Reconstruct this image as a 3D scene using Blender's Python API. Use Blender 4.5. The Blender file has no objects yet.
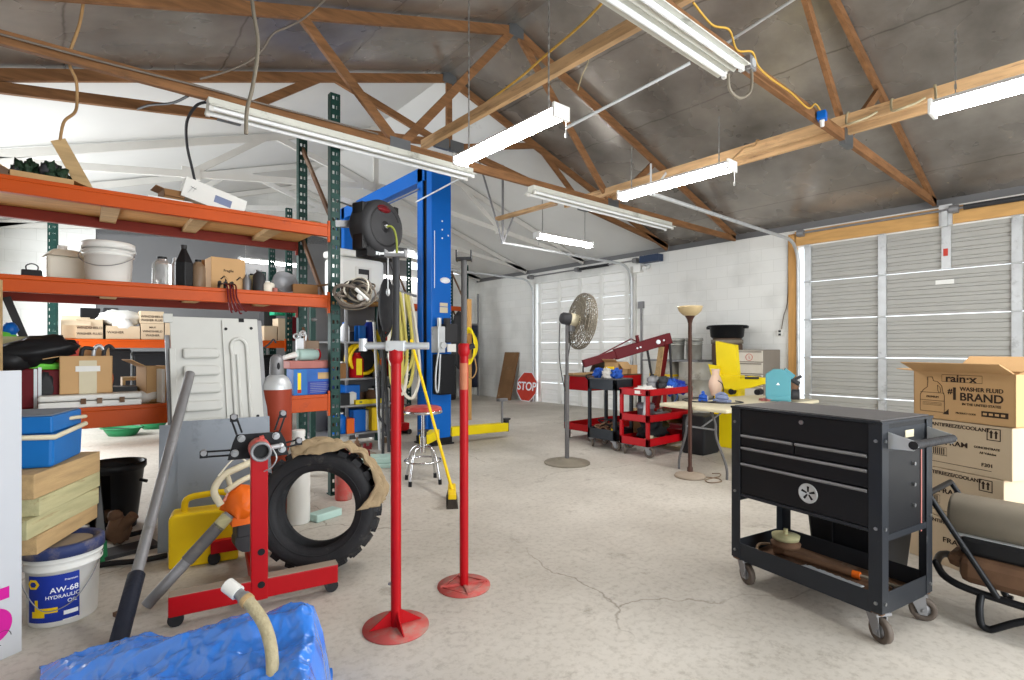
import bpy, math, random
from mathutils import Vector, Matrix, Euler, noise

random.seed(7)
SC = bpy.context.scene
COL = SC.collection
PI = math.pi

# ---------------------------------------------------------------- camera, world, exposure
EYE, FOC, YAW = 1.35, 525.0, math.radians(40)
cam_d = bpy.data.cameras.new('camera')
cam = bpy.data.objects.new('camera', cam_d)
COL.objects.link(cam)
cam.location = (0, 0, EYE)
cam.rotation_euler = (math.radians(90), 0, -YAW)
cam_d.sensor_width = 36.0
cam_d.lens = FOC / 1024 * 36.0
cam_d.shift_y = 9 / 1024
cam_d.clip_start = 0.05
SC.camera = cam

w = bpy.data.worlds.new('world')
SC.world = w
w.use_nodes = True
w.node_tree.nodes['Background'].inputs[0].default_value = (0.86, 0.93, 1.0, 1)
w.node_tree.nodes['Background'].inputs[1].default_value = 1.6

SC.view_settings.view_transform = 'Standard'
SC.view_settings.look = 'None'
SC.view_settings.gamma = 1.0
SC.view_settings.use_curve_mapping = False
SC.view_settings.exposure = 0.72
SC.cycles.use_denoising = True
SC.cycles.max_bounces = 8
SC.cycles.diffuse_bounces = 5
SC.cycles.sample_clamp_indirect = 6.0
LAMP = 36.0          # radiance of the lit fluorescent lenses


# daylight: lamps added for fill at unseen bays, behind the photographer and left
def day_fill(loc, rot, sx, sy, power):
    ld_ = bpy.data.lights.new('daylight_fill', 'AREA')
    ld_.shape = 'RECTANGLE'
    ld_.size, ld_.size_y = sx, sy
    ld_.energy = power
    ld_.color = (0.95, 0.98, 1.0)
    o = bpy.data.objects.new('daylight_fill', ld_)
    o.location = loc
    o.rotation_euler = rot
    COL.objects.link(o)


day_fill((3.6, -3.1, 1.6), (math.radians(90), 0, 0), 5.6, 2.6, 220)
day_fill((-1.25, 9.0, 1.7), (math.radians(90), 0, math.radians(-90)), 4.4, 2.8, 200)

# ---------------------------------------------------------------- photograph -> place
_s, _c = math.sin(YAW), math.cos(YAW)


def _ray(px, py):
    a, b = (px - 512.0) / FOC, (349.0 - py) / FOC
    return Vector((_s + a * _c, _c - a * _s, b))


def at_d(px, py, d):
    return Vector((0, 0, EYE)) + _ray(px, py) * d


def at_z(px, py, z=0.0):
    r = _ray(px, py)
    return Vector((0, 0, EYE)) + r * ((z - EYE) / r.z)


def at_y(px, py, y):
    r = _ray(px, py)
    return Vector((0, 0, EYE)) + r * (y / r.y)


def at_x(px, py, x):
    r = _ray(px, py)
    return Vector((0, 0, EYE)) + r * (x / r.x)


# ---------------------------------------------------------------- mesh builder
def smooth_path(pts, n=6, closed=False):
    P = [Vector(p) for p in pts]
    if len(P) < 3:
        return P
    out = []
    m = len(P)
    segs = m if closed else m - 1
    for i in range(segs):
        if closed:
            p0, p1, p2, p3 = P[(i - 1) % m], P[i], P[(i + 1) % m], P[(i + 2) % m]
        else:
            p0, p1, p2, p3 = P[max(i - 1, 0)], P[i], P[i + 1], P[min(i + 2, m - 1)]
        for k in range(n):
            t = k / n
            out.append(0.5 * ((2 * p1) + (p2 - p0) * t + (2 * p0 - 5 * p1 + 4 * p2 - p3) * t * t + (3 * p1 - p0 - 3 * p2 + p3) * t ** 3))
    if not closed:
        out.append(P[-1])
    return out


class MB:
    def __init__(s):
        s.v, s.f, s.m, s.sm = [], [], [], []

    def add(s, verts, faces, mi=0, smooth=False, M=None):
        k = len(s.v)
        for p in verts:
            p = Vector(p)
            s.v.append(M @ p if M is not None else p)
        for f in faces:
            s.f.append([i + k for i in f])
            s.m.append(mi)
            s.sm.append(smooth)
        return s

    def box(s, cx, cy, cz, sx, sy, sz, rz=0, mi=0, M=None, rot=None):
        R = Matrix.Translation((cx, cy, cz)) @ (Euler(rot).to_matrix().to_4x4() if rot else Matrix.Rotation(rz, 4, 'Z'))
        if M is not None:
            R = M @ R
        x, y, z = sx / 2, sy / 2, sz / 2
        vs = [(-x, -y, -z), (x, -y, -z), (x, y, -z), (-x, y, -z), (-x, -y, z), (x, -y, z), (x, y, z), (-x, y, z)]
        fs = [(3, 2, 1, 0), (4, 5, 6, 7), (0, 1, 5, 4), (1, 2, 6, 5), (2, 3, 7, 6), (3, 0, 4, 7)]
        return s.add(vs, fs, mi, False, R)

    def b2(s, x0, x1, y0, y1, z0, z1, mi=0, M=None):
        return s.box((x0 + x1) / 2, (y0 + y1) / 2, (z0 + z1) / 2, abs(x1 - x0), abs(y1 - y0), abs(z1 - z0), mi=mi, M=M)

    def bar(s, p0, p1, w, h, up=(0, 0, 1), mi=0):
        p0, p1 = Vector(p0), Vector(p1)
        d = p1 - p0
        L = d.length
        x = d.normalized()
        u = Vector(up)
        y = u.cross(x)
        if y.length < 1e-5:
            y = Vector((0, 1, 0)).cross(x)
        y.normalize()
        z = x.cross(y)
        M = Matrix(((x.x, y.x, z.x, 0), (x.y, y.y, z.y, 0), (x.z, y.z, z.z, 0), (0, 0, 0, 1)))
        M.translation = (p0 + p1) / 2
        return s.box(0, 0, 0, L, w, h, mi=mi, M=M)

    def tube(s, pts, r, n=8, closed=False, mi=0, cap=True, smooth=True):
        P = [Vector(p) for p in pts]
        m = len(P)
        R = r if isinstance(r, (list, tuple)) else [r] * m
        T = []
        for i in range(m):
            if closed:
                t = P[(i + 1) % m] - P[i - 1]
            else:
                t = P[min(i + 1, m - 1)] - P[max(i - 1, 0)]
            if t.length < 1e-9:
                t = Vector((0, 0, 1))
            T.append(t.normalized())
        a = Vector((0, 0, 1)) if abs(T[0].z) < 0.9 else Vector((1, 0, 0))
        N = (a - T[0] * a.dot(T[0])).normalized()
        vs, fs = [], []
        for i in range(m):
            if i:
                N = N - T[i] * N.dot(T[i])
                if N.length < 1e-6:
                    N = T[i].orthogonal()
                N.normalize()
            B = T[i].cross(N)
            for k in range(n):
                q = 2 * PI * k / n
                vs.append(P[i] + (N * math.cos(q) + B * math.sin(q)) * R[i])
        for i in range(m if closed else m - 1):
            j = (i + 1) % m
            for k in range(n):
                l = (k + 1) % n
                fs.append((i * n + k, i * n + l, j * n + l, j * n + k))
        s.add(vs, fs, mi, smooth)
        if cap and not closed:
            s.add([vs[k] for k in range(n)], [tuple(reversed(range(n)))], mi)
            s.add([vs[(m - 1) * n + k] for k in range(n)], [tuple(range(n))], mi)
        return s

    def cyl(s, p0, p1, r0, r1=None, n=20, mi=0, cap=True):
        return s.tube([p0, p1], [r0, r0 if r1 is None else r1], n, mi=mi, cap=cap)

    def lathe(s, prof, n=28, c=(0, 0, 0), M=None, mi=0, smooth=True, sx=1, sy=1, a0=0.0, a1=2 * PI):
        vs, fs = [], []
        full = abs(a1 - a0 - 2 * PI) < 1e-6
        cols = n if full else n + 1
        for r, z in prof:
            for k in range(cols):
                q = a0 + (a1 - a0) * k / n
                vs.append((c[0] + r * math.cos(q) * sx, c[1] + r * math.sin(q) * sy, c[2] + z))
        for i in range(len(prof) - 1):
            for k in range(n):
                l = (k + 1) % cols
                fs.append((i * cols + k, i * cols + l, (i + 1) * cols + l, (i + 1) * cols + k))
        return s.add(vs, fs, mi, smooth, M)

    def disc(s, c, r, n=24, mi=0, M=None, flip=False):
        vs = [(c[0] + r * math.cos(2 * PI * k / n), c[1] + r * math.sin(2 * PI * k / n), c[2]) for k in range(n)]
        return s.add(vs, [tuple(reversed(range(n))) if flip else tuple(range(n))], mi, False, M)

    def ell(s, c, r, n=16, mi=0, M=None, jit=0.0, js=3.0, seed=0.0):
        rings = max(6, n // 2)
        vs, fs = [], []
        for i in range(rings + 1):
            th = PI * i / rings
            for k in range(n):
                ph = 2 * PI * k / n
                p = Vector((math.sin(th) * math.cos(ph), math.sin(th) * math.sin(ph), math.cos(th)))
                f = 1 + (jit * noise.noise(p * js + Vector((seed, seed * 1.7, 0))) if jit else 0)
                vs.append((c[0] + p.x * r[0] * f, c[1] + p.y * r[1] * f, c[2] + p.z * r[2] * f))
        for i in range(rings):
            for k in range(n):
                l = (k + 1) % n
                fs.append((i * n + k, (i + 1) * n + k, (i + 1) * n + l, i * n + l))
        return s.add(vs, fs, mi, True, M)

    def prism(s, poly, t, M=None, mi=0):
        """polygon in local XY, extruded from z=0 to z=t"""
        n = len(poly)
        area = sum(poly[i][0] * poly[(i + 1) % n][1] - poly[(i + 1) % n][0] * poly[i][1] for i in range(n))
        if area < 0:
            poly = list(reversed(poly))
        vs = [(p[0], p[1], 0) for p in poly] + [(p[0], p[1], t) for p in poly]
        fs = [tuple(reversed(range(n))), tuple(range(n, 2 * n))]
        for i in range(n):
            j = (i + 1) % n
            fs.append((i, j, n + j, n + i))
        return s.add(vs, fs, mi, False, M)

    def grid(s, fn, nu, nv, mi=0, smooth=True, M=None, wrap=False):
        vs = [fn(i / nu, j / nv) for j in range(nv + 1) for i in range(nu + 1)]
        fs = [(j * (nu + 1) + i, j * (nu + 1) + i + 1, (j + 1) * (nu + 1) + i + 1, (j + 1) * (nu + 1) + i) for j in range(nv) for i in range(nu)]
        return s.add(vs, fs, mi, smooth, M)

    def build(s, name, mats, parent=None, loc=(0, 0, 0), rz=0, bevel=0, solid=0, rot=None, label=None, sub=0, kind=None):
        me = bpy.data.meshes.new(name)
        me.from_pydata([tuple(p) for p in s.v], [], s.f)
        for m in (mats if isinstance(mats, (list, tuple)) else [mats]):
            me.materials.append(m)
        me.polygons.foreach_set('material_index', s.m)
        me.polygons.foreach_set('use_smooth', s.sm)
        me.update()
        o = bpy.data.objects.new(name, me)
        COL.objects.link(o)
        o.location = loc
        o.rotation_euler = rot if rot is not None else (0, 0, rz)
        if parent is not None:
            o.parent = parent
        if solid:
            md = o.modifiers.new('thickness', 'SOLIDIFY')
            md.thickness = solid
            md.offset = 0
        if sub:
            md = o.modifiers.new('smooth', 'SUBSURF')
            md.levels = md.render_levels = sub
        if bevel:
            md = o.modifiers.new('edges', 'BEVEL')
            md.width = bevel
            md.segments = 2
            md.limit_method = 'ANGLE'
            md.angle_limit = math.radians(40)
            md.harden_normals = False
        if label:
            o['label'] = label
        if kind:
            o['kind'] = kind
        return o


def thing(name, label, cat, loc=(0, 0, 0), rz=0, group=None, rot=None):
    o = bpy.data.objects.new(name, None)
    o.empty_display_size = 0.1
    COL.objects.link(o)
    o.location = loc
    o.rotation_euler = rot if rot is not None else (0, 0, rz)
    return tag(o, label, cat, group)


def tag(o, label, cat, group=None, kind=None):
    o['label'] = label
    o['category'] = cat
    if group:
        o['group'] = group
    if kind:
        o['kind'] = kind
    return o


def struct(o):
    o['kind'] = 'structure'
    return o


def dup(root, loc, rz=None, label=None, group=None, rot=None):
    r = root.copy()
    COL.objects.link(r)
    r.location = loc
    if rz is not None:
        r.rotation_euler = (0, 0, rz)
    if rot is not None:
        r.rotation_euler = rot
    if label:
        r['label'] = label
    if group:
        r['group'] = group
    for ch in list(root.children):
        c = ch.copy()
        COL.objects.link(c)
        c.parent = r
        for g in list(ch.children):
            e = g.copy()
            COL.objects.link(e)
            e.parent = c
    return r


_txt_dg = None


def text(body, size, material, M, parent=None, name='lettering', depth=0.0008, align='CENTER', bold=0.0, sx=1.0):
    """flat lettering as a mesh; M places its baseline plane (local X right, Y up, Z out)"""
    cu = bpy.data.curves.new(name, 'FONT')
    cu.body = body
    cu.size = size
    cu.extrude = depth
    cu.offset = bold
    cu.align_x = align
    cu.align_y = 'CENTER'
    tmp = bpy.data.objects.new(name, cu)
    COL.objects.link(tmp)
    dg = bpy.context.evaluated_depsgraph_get()
    me = bpy.data.meshes.new_from_object(tmp.evaluated_get(dg))
    bpy.data.objects.remove(tmp)
    bpy.data.curves.remove(cu)
    me.transform(Matrix.Diagonal((sx, 1, 1, 1)))
    me.transform(M)
    me.materials.clear()
    me.materials.append(material)
    o = bpy.data.objects.new(name, me)
    COL.objects.link(o)
    if parent is not None:
        o.parent = parent
    return o


def face_M(origin, right, up):
    r, u = Vector(right).normalized(), Vector(up).normalized()
    n = r.cross(u)
    M = Matrix(((r.x, u.x, n.x, 0), (r.y, u.y, n.y, 0), (r.z, u.z, n.z, 0), (0, 0, 0, 1)))
    M.translation = Vector(origin)
    return M


# ---------------------------------------------------------------- materials
def lin(c):
    out = []
    for v in c:
        v = v / 255.0
        out.append(v / 12.92 if v <= 0.04045 else ((v + 0.055) / 1.055) ** 2.4)
    return (out[0], out[1], out[2], 1)


def mat(name, col, rough=0.55, metal=0.0, var=0.12, scale=6.0, bump=0.0, bscale=40.0, dirt=None, dirt_amt=0.35, dscale=3.0, alpha=None, trans=0.0, emit=0.0, stretch=None, coat=0.0, spec=0.25, ridged=False):
    m = bpy.data.materials.new(name)
    m.use_nodes = True
    nt = m.node_tree
    b = nt.nodes['Principled BSDF']
    b.inputs['Roughness'].default_value = rough
    b.inputs['Metallic'].default_value = metal
    if metal < 0.4:
        b.inputs['Specular IOR Level'].default_value = spec
    if coat:
        b.inputs['Coat Weight'].default_value = coat
    tc = nt.nodes.new('ShaderNodeTexCoord')
    src = tc.outputs['Object']
    if stretch:
        mp = nt.nodes.new('ShaderNodeMapping')
        mp.inputs['Scale'].default_value = stretch
        nt.links.new(src, mp.inputs['Vector'])
        src = mp.outputs['Vector']
    nz = nt.nodes.new('ShaderNodeTexNoise')
    nz.inputs['Scale'].default_value = scale
    nz.inputs['Detail'].default_value = 5
    nt.links.new(src, nz.inputs['Vector'])
    c = lin(col)
    mx = nt.nodes.new('ShaderNodeMix')
    mx.data_type = 'RGBA'
    mx.inputs[6].default_value = tuple(min(1, v * (1 - var * 1.6)) for v in c[:3]) + (1,)
    mx.inputs[7].default_value = tuple(min(1, v * (1 + var * 1.2)) for v in c[:3]) + (1,)
    nt.links.new(nz.outputs['Fac'], mx.inputs[0])
    out = mx.outputs[2]
    if dirt:
        n2 = nt.nodes.new('ShaderNodeTexNoise')
        n2.inputs['Scale'].default_value = dscale
        n2.inputs['Detail'].default_value = 8
        n2.inputs['Roughness'].default_value = 0.7
        nt.links.new(src, n2.inputs['Vector'])
        rp = nt.nodes.new('ShaderNodeValToRGB')
        rp.color_ramp.elements[0].position = 0.72 - dirt_amt * 0.5
        rp.color_ramp.elements[0].color = (0, 0, 0, 1)
        rp.color_ramp.elements[1].position = 0.78 - dirt_amt * 0.25
        rp.color_ramp.elements[1].color = (0.85, 0.85, 0.85, 1)
        nt.links.new(n2.outputs['Fac'], rp.inputs['Fac'])
        m2 = nt.nodes.new('ShaderNodeMix')
        m2.data_type = 'RGBA'
        nt.links.new(rp.outputs['Color'], m2.inputs[0])
        nt.links.new(out, m2.inputs[6])
        m2.inputs[7].default_value = lin(dirt)
        out = m2.outputs[2]
    nt.links.new(out, b.inputs['Base Color'])
    if bump:
        nb = nt.nodes.new('ShaderNodeTexNoise')
        nb.inputs['Scale'].default_value = bscale
        nb.inputs['Detail'].default_value = 4
        if ridged:
            nb.noise_type = 'RIDGED_MULTIFRACTAL'
            nb.inputs['Distortion'].default_value = 0.6
        nt.links.new(src, nb.inputs['Vector'])
        bp = nt.nodes.new('ShaderNodeBump')
        bp.inputs['Strength'].default_value = bump
        bp.inputs['Distance'].default_value = 0.02
        nt.links.new(nb.outputs['Fac'], bp.inputs['Height'])
        nt.links.new(bp.outputs['Normal'], b.inputs['Normal'])
    if trans:
        b.inputs['Transmission Weight'].default_value = trans
        b.inputs['IOR'].default_value = 1.3
    if alpha is not None:
        b.inputs['Alpha'].default_value = alpha
    if emit:
        b.inputs['Emission Color'].default_value = lin(col)
        b.inputs['Emission Strength'].default_value = emit
    return m


def wood(name, col, grain=(1.0, 14.0, 14.0), var=0.28, rough=0.7, dirt=None):
    return mat(name, col, rough, 0, var, 2.2, 0.15, 14, dirt, 0.3, 2.0, stretch=grain)


def concrete():
    m = bpy.data.materials.new('concrete')
    m.use_nodes = True
    nt = m.node_tree
    N, L = nt.nodes.new, nt.links.new
    b = nt.nodes['Principled BSDF']
    b.inputs['Roughness'].default_value = 0.62
    tc = N('ShaderNodeTexCoord')
    n1 = N('ShaderNodeTexNoise'); n1.inputs['Scale'].default_value = 0.55; n1.inputs['Detail'].default_value = 9; n1.inputs['Roughness'].default_value = 0.62
    n2 = N('ShaderNodeTexNoise'); n2.inputs['Scale'].default_value = 26; n2.inputs['Detail'].default_value = 8; n2.inputs['Roughness'].default_value = 0.7
    L(tc.outputs['Object'], n1.inputs['Vector']); L(tc.outputs['Object'], n2.inputs['Vector'])
    r1 = N('ShaderNodeValToRGB')
    e = r1.color_ramp.elements
    e[0].position, e[0].color = 0.30, lin((164, 157, 146))
    e[1].position, e[1].color = 0.72, lin((212, 206, 196))
    L(n1.outputs['Fac'], r1.inputs['Fac'])
    mx = N('ShaderNodeMix'); mx.data_type = 'RGBA'; mx.blend_type = 'MULTIPLY'; mx.inputs[0].default_value = 0.5
    r2 = N('ShaderNodeValToRGB')
    r2.color_ramp.elements[0].position, r2.color_ramp.elements[0].color = 0.33, (0.55, 0.52, 0.48, 1)
    r2.color_ramp.elements[1].position, r2.color_ramp.elements[1].color = 0.52, (1, 1, 1, 1)
    L(n2.outputs['Fac'], r2.inputs['Fac'])
    L(r1.outputs['Color'], mx.inputs[6]); L(r2.outputs['Color'], mx.inputs[7])
    # cracks: thin edges of a warped voronoi, broken up by noise
    ds = N('ShaderNodeTexNoise'); ds.inputs['Scale'].default_value = 2.3; ds.inputs['Detail'].default_value = 6
    L(tc.outputs['Object'], ds.inputs['Vector'])
    ad = N('ShaderNodeMixRGB'); ad.blend_type = 'ADD'; ad.inputs[0].default_value = 0.45
    L(tc.outputs['Object'], ad.inputs[1]); L(ds.outputs['Color'], ad.inputs[2])
    vo = N('ShaderNodeTexVoronoi'); vo.feature = 'DISTANCE_TO_EDGE'; vo.inputs['Scale'].default_value = 0.42
    L(ad.outputs[0], vo.inputs['Vector'])
    r3 = N('ShaderNodeValToRGB')
    r3.color_ramp.elements[0].position, r3.color_ramp.elements[0].color = 0.0, (0.5, 0.47, 0.43, 1)
    r3.color_ramp.elements[1].position, r3.color_ramp.elements[1].color = 0.0035, (1, 1, 1, 1)
    L(vo.outputs['Distance'], r3.inputs['Fac'])
    mc = N('ShaderNodeMix'); mc.data_type = 'RGBA'; mc.blend_type = 'MULTIPLY'
    n3 = N('ShaderNodeTexNoise'); n3.inputs['Scale'].default_value = 0.8
    L(tc.outputs['Object'], n3.inputs['Vector'])
    r4 = N('ShaderNodeValToRGB'); r4.color_ramp.elements[0].position = 0.46; r4.color_ramp.elements[1].position = 0.54
    L(n3.outputs['Fac'], r4.inputs['Fac']); L(r4.outputs['Color'], mc.inputs[0])
    L(mx.outputs[2], mc.inputs[6]); L(r3.outputs['Color'], mc.inputs[7])
    # oil spots
    n5 = N('ShaderNodeTexNoise'); n5.inputs['Scale'].default_value = 3.1; n5.inputs['Detail'].default_value = 7; n5.inputs['Roughness'].default_value = 0.75
    L(tc.outputs['Object'], n5.inputs['Vector'])
    r5 = N('ShaderNodeValToRGB')
    r5.color_ramp.elements[0].position, r5.color_ramp.elements[0].color = 0.30, (0.55, 0.52, 0.48, 1)
    r5.color_ramp.elements[1].position, r5.color_ramp.elements[1].color = 0.42, (1, 1, 1, 1)
    L(n5.outputs['Fac'], r5.inputs['Fac'])
    mo = N('ShaderNodeMix'); mo.data_type = 'RGBA'; mo.blend_type = 'MULTIPLY'; mo.inputs[0].default_value = 0.8
    L(mc.outputs[2], mo.inputs[6]); L(r5.outputs['Color'], mo.inputs[7])
    L(mo.outputs[2], b.inputs['Base Color'])
    bp = N('ShaderNodeBump'); bp.inputs['Strength'].default_value = 0.12; bp.inputs['Distance'].default_value = 0.01
    L(n2.outputs['Fac'], bp.inputs['Height']); L(bp.outputs['Normal'], b.inputs['Normal'])
    return m


def block_wall(name, col, mortar):
    m = bpy.data.materials.new(name)
    m.use_nodes = True
    nt = m.node_tree
    N, L = nt.nodes.new, nt.links.new
    b = nt.nodes['Principled BSDF']
    b.inputs['Roughness'].default_value = 0.5
    tc = N('ShaderNodeTexCoord')
    sp = N('ShaderNodeSeparateXYZ'); cb = N('ShaderNodeCombineXYZ'); sm = N('ShaderNodeMath'); sm.operation = 'ADD'
    L(tc.outputs['Object'], sp.inputs[0])
    L(sp.outputs['X'], sm.inputs[0]); L(sp.outputs['Y'], sm.inputs[1])
    L(sm.outputs[0], cb.inputs[0]); L(sp.outputs['Z'], cb.inputs[1])
    br = N('ShaderNodeTexBrick')
    br.inputs['Scale'].default_value = 1.0
    br.inputs['Brick Width'].default_value = 0.41
    br.inputs['Row Height'].default_value = 0.205
    br.inputs['Mortar Size'].default_value = 0.005
    br.inputs['Mortar Smooth'].default_value = 0.5
    c = lin(col)
    br.inputs['Color1'].default_value = c
    br.inputs['Color2'].default_value = tuple(v * 0.95 for v in c[:3]) + (1,)
    br.offset_frequency = 2
    br.inputs['Mortar'].default_value = lin(mortar)
    L(cb.outputs[0], br.inputs['Vector'])
    nz = N('ShaderNodeTexNoise'); nz.inputs['Scale'].default_value = 1.4; nz.inputs['Detail'].default_value = 7
    L(tc.outputs['Object'], nz.inputs['Vector'])
    rp = N('ShaderNodeValToRGB')
    rp.color_ramp.elements[0].position, rp.color_ramp.elements[0].color = 0.28, (0.72, 0.72, 0.71, 1)
    rp.color_ramp.elements[1].position, rp.color_ramp.elements[1].color = 0.5, (1, 1, 1, 1)
    L(nz.outputs['Fac'], rp.inputs['Fac'])
    mx = N('ShaderNodeMix'); mx.data_type = 'RGBA'; mx.blend_type = 'MULTIPLY'; mx.inputs[0].default_value = 0.6
    L(br.outputs['Color'], mx.inputs[6]); L(rp.outputs['Color'], mx.inputs[7])
    L(mx.outputs[2], b.inputs['Base Color'])
    bp = N('ShaderNodeBump'); bp.inputs['Strength'].default_value = 0.18; bp.inputs['Distance'].default_value = 0.006
    bp.invert = True
    L(br.outputs['Fac'], bp.inputs['Height']); L(bp.outputs['Normal'], b.inputs['Normal'])
    return m


def foil():
    """grey faced roof insulation: mottled, slightly glossy, seams every four feet"""
    m = bpy.data.materials.new('roof_insulation')
    m.use_nodes = True
    nt = m.node_tree
    N, L = nt.nodes.new, nt.links.new
    b = nt.nodes['Principled BSDF']
    b.inputs['Metallic'].default_value = 0.5
    tc = N('ShaderNodeTexCoord')
    n1 = N('ShaderNodeTexNoise'); n1.inputs['Scale'].default_value = 0.9; n1.inputs['Detail'].default_value = 8; n1.inputs['Roughness'].default_value = 0.6
    L(tc.outputs['Object'], n1.inputs['Vector'])
    r1 = N('ShaderNodeValToRGB')
    r1.color_ramp.elements[0].position, r1.color_ramp.elements[0].color = 0.3, lin((112, 107, 101))
    r1.color_ramp.elements[1].position, r1.color_ramp.elements[1].color = 0.7, lin((178, 171, 163))
    L(n1.outputs['Fac'], r1.inputs['Fac'])
    # seams along the slope and torn dark streaks beside them
    dn = N('ShaderNodeTexNoise'); dn.inputs['Scale'].default_value = 3.0; dn.inputs['Detail'].default_value = 5
    L(tc.outputs['Object'], dn.inputs['Vector'])
    sp = N('ShaderNodeSeparateXYZ'); L(tc.outputs['Object'], sp.inputs[0])
    wob = N('ShaderNodeMath'); wob.operation = 'MULTIPLY_ADD'; wob.inputs[1].default_value = 0.09
    L(dn.outputs['Fac'], wob.inputs[0]); L(sp.outputs['X'], wob.inputs[2])
    md = N('ShaderNodeMath'); md.operation = 'PINGPONG'; md.inputs[1].default_value = 0.61
    L(wob.outputs[0], md.inputs[0])
    r2 = N('ShaderNodeValToRGB')
    r2.color_ramp.elements[0].position, r2.color_ramp.elements[0].color = 0.0, (0.35, 0.33, 0.31, 1)
    r2.color_ramp.elements[1].position, r2.color_ramp.elements[1].color = 0.014, (1, 1, 1, 1)
    L(md.outputs[0], r2.inputs['Fac'])
    mx = N('ShaderNodeMix'); mx.data_type = 'RGBA'; mx.blend_type = 'MULTIPLY'; mx.inputs[0].default_value = 0.8
    L(r1.outputs['Color'], mx.inputs[6]); L(r2.outputs['Color'], mx.inputs[7])
    n3 = N('ShaderNodeTexNoise'); n3.inputs['Scale'].default_value = 9; n3.inputs['Detail'].default_value = 3
    L(tc.outputs['Object'], n3.inputs['Vector'])
    r3 = N('ShaderNodeValToRGB')
    r3.color_ramp.elements[0].position, r3.color_ramp.elements[0].color = 0.74, (0, 0, 0, 1)
    r3.color_ramp.elements[1].position, r3.color_ramp.elements[1].color = 0.76, (1, 1, 1, 1)
    L(n3.outputs['Fac'], r3.inputs['Fac'])
    m3 = N('ShaderNodeMix'); m3.data_type = 'RGBA'
    L(r3.outputs['Color'], m3.inputs[0]); L(mx.outputs[2], m3.inputs[6]); m3.inputs[7].default_value = lin((190, 180, 160))
    L(m3.outputs[2], b.inputs['Base Color'])
    n4 = N('ShaderNodeTexNoise'); n4.inputs['Scale'].default_value = 1.6; n4.inputs['Detail'].default_value = 3
    L(tc.outputs['Object'], n4.inputs['Vector'])
    rr = N('ShaderNodeMapRange'); rr.inputs['To Min'].default_value = 0.14; rr.inputs['To Max'].default_value = 0.42
    L(n4.outputs['Fac'], rr.inputs['Value']); L(rr.outputs['Result'], b.inputs['Roughness'])
    bp = N('ShaderNodeBump'); bp.inputs['Strength'].default_value = 0.2; bp.inputs['Distance'].default_value = 0.05
    L(n4.outputs['Fac'], bp.inputs['Height']); L(bp.outputs['Normal'], b.inputs['Normal'])
    return m


def lamp_mat(name, strength):
    m = bpy.data.materials.new(name)
    m.use_nodes = True
    b = m.node_tree.nodes['Principled BSDF']
    b.inputs['Base Color'].default_value = (0.9, 0.9, 0.9, 1)
    b.inputs['Emission Color'].default_value = (1.0, 0.985, 0.96, 1)
    b.inputs['Emission Strength'].default_value = strength
    return m


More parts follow.
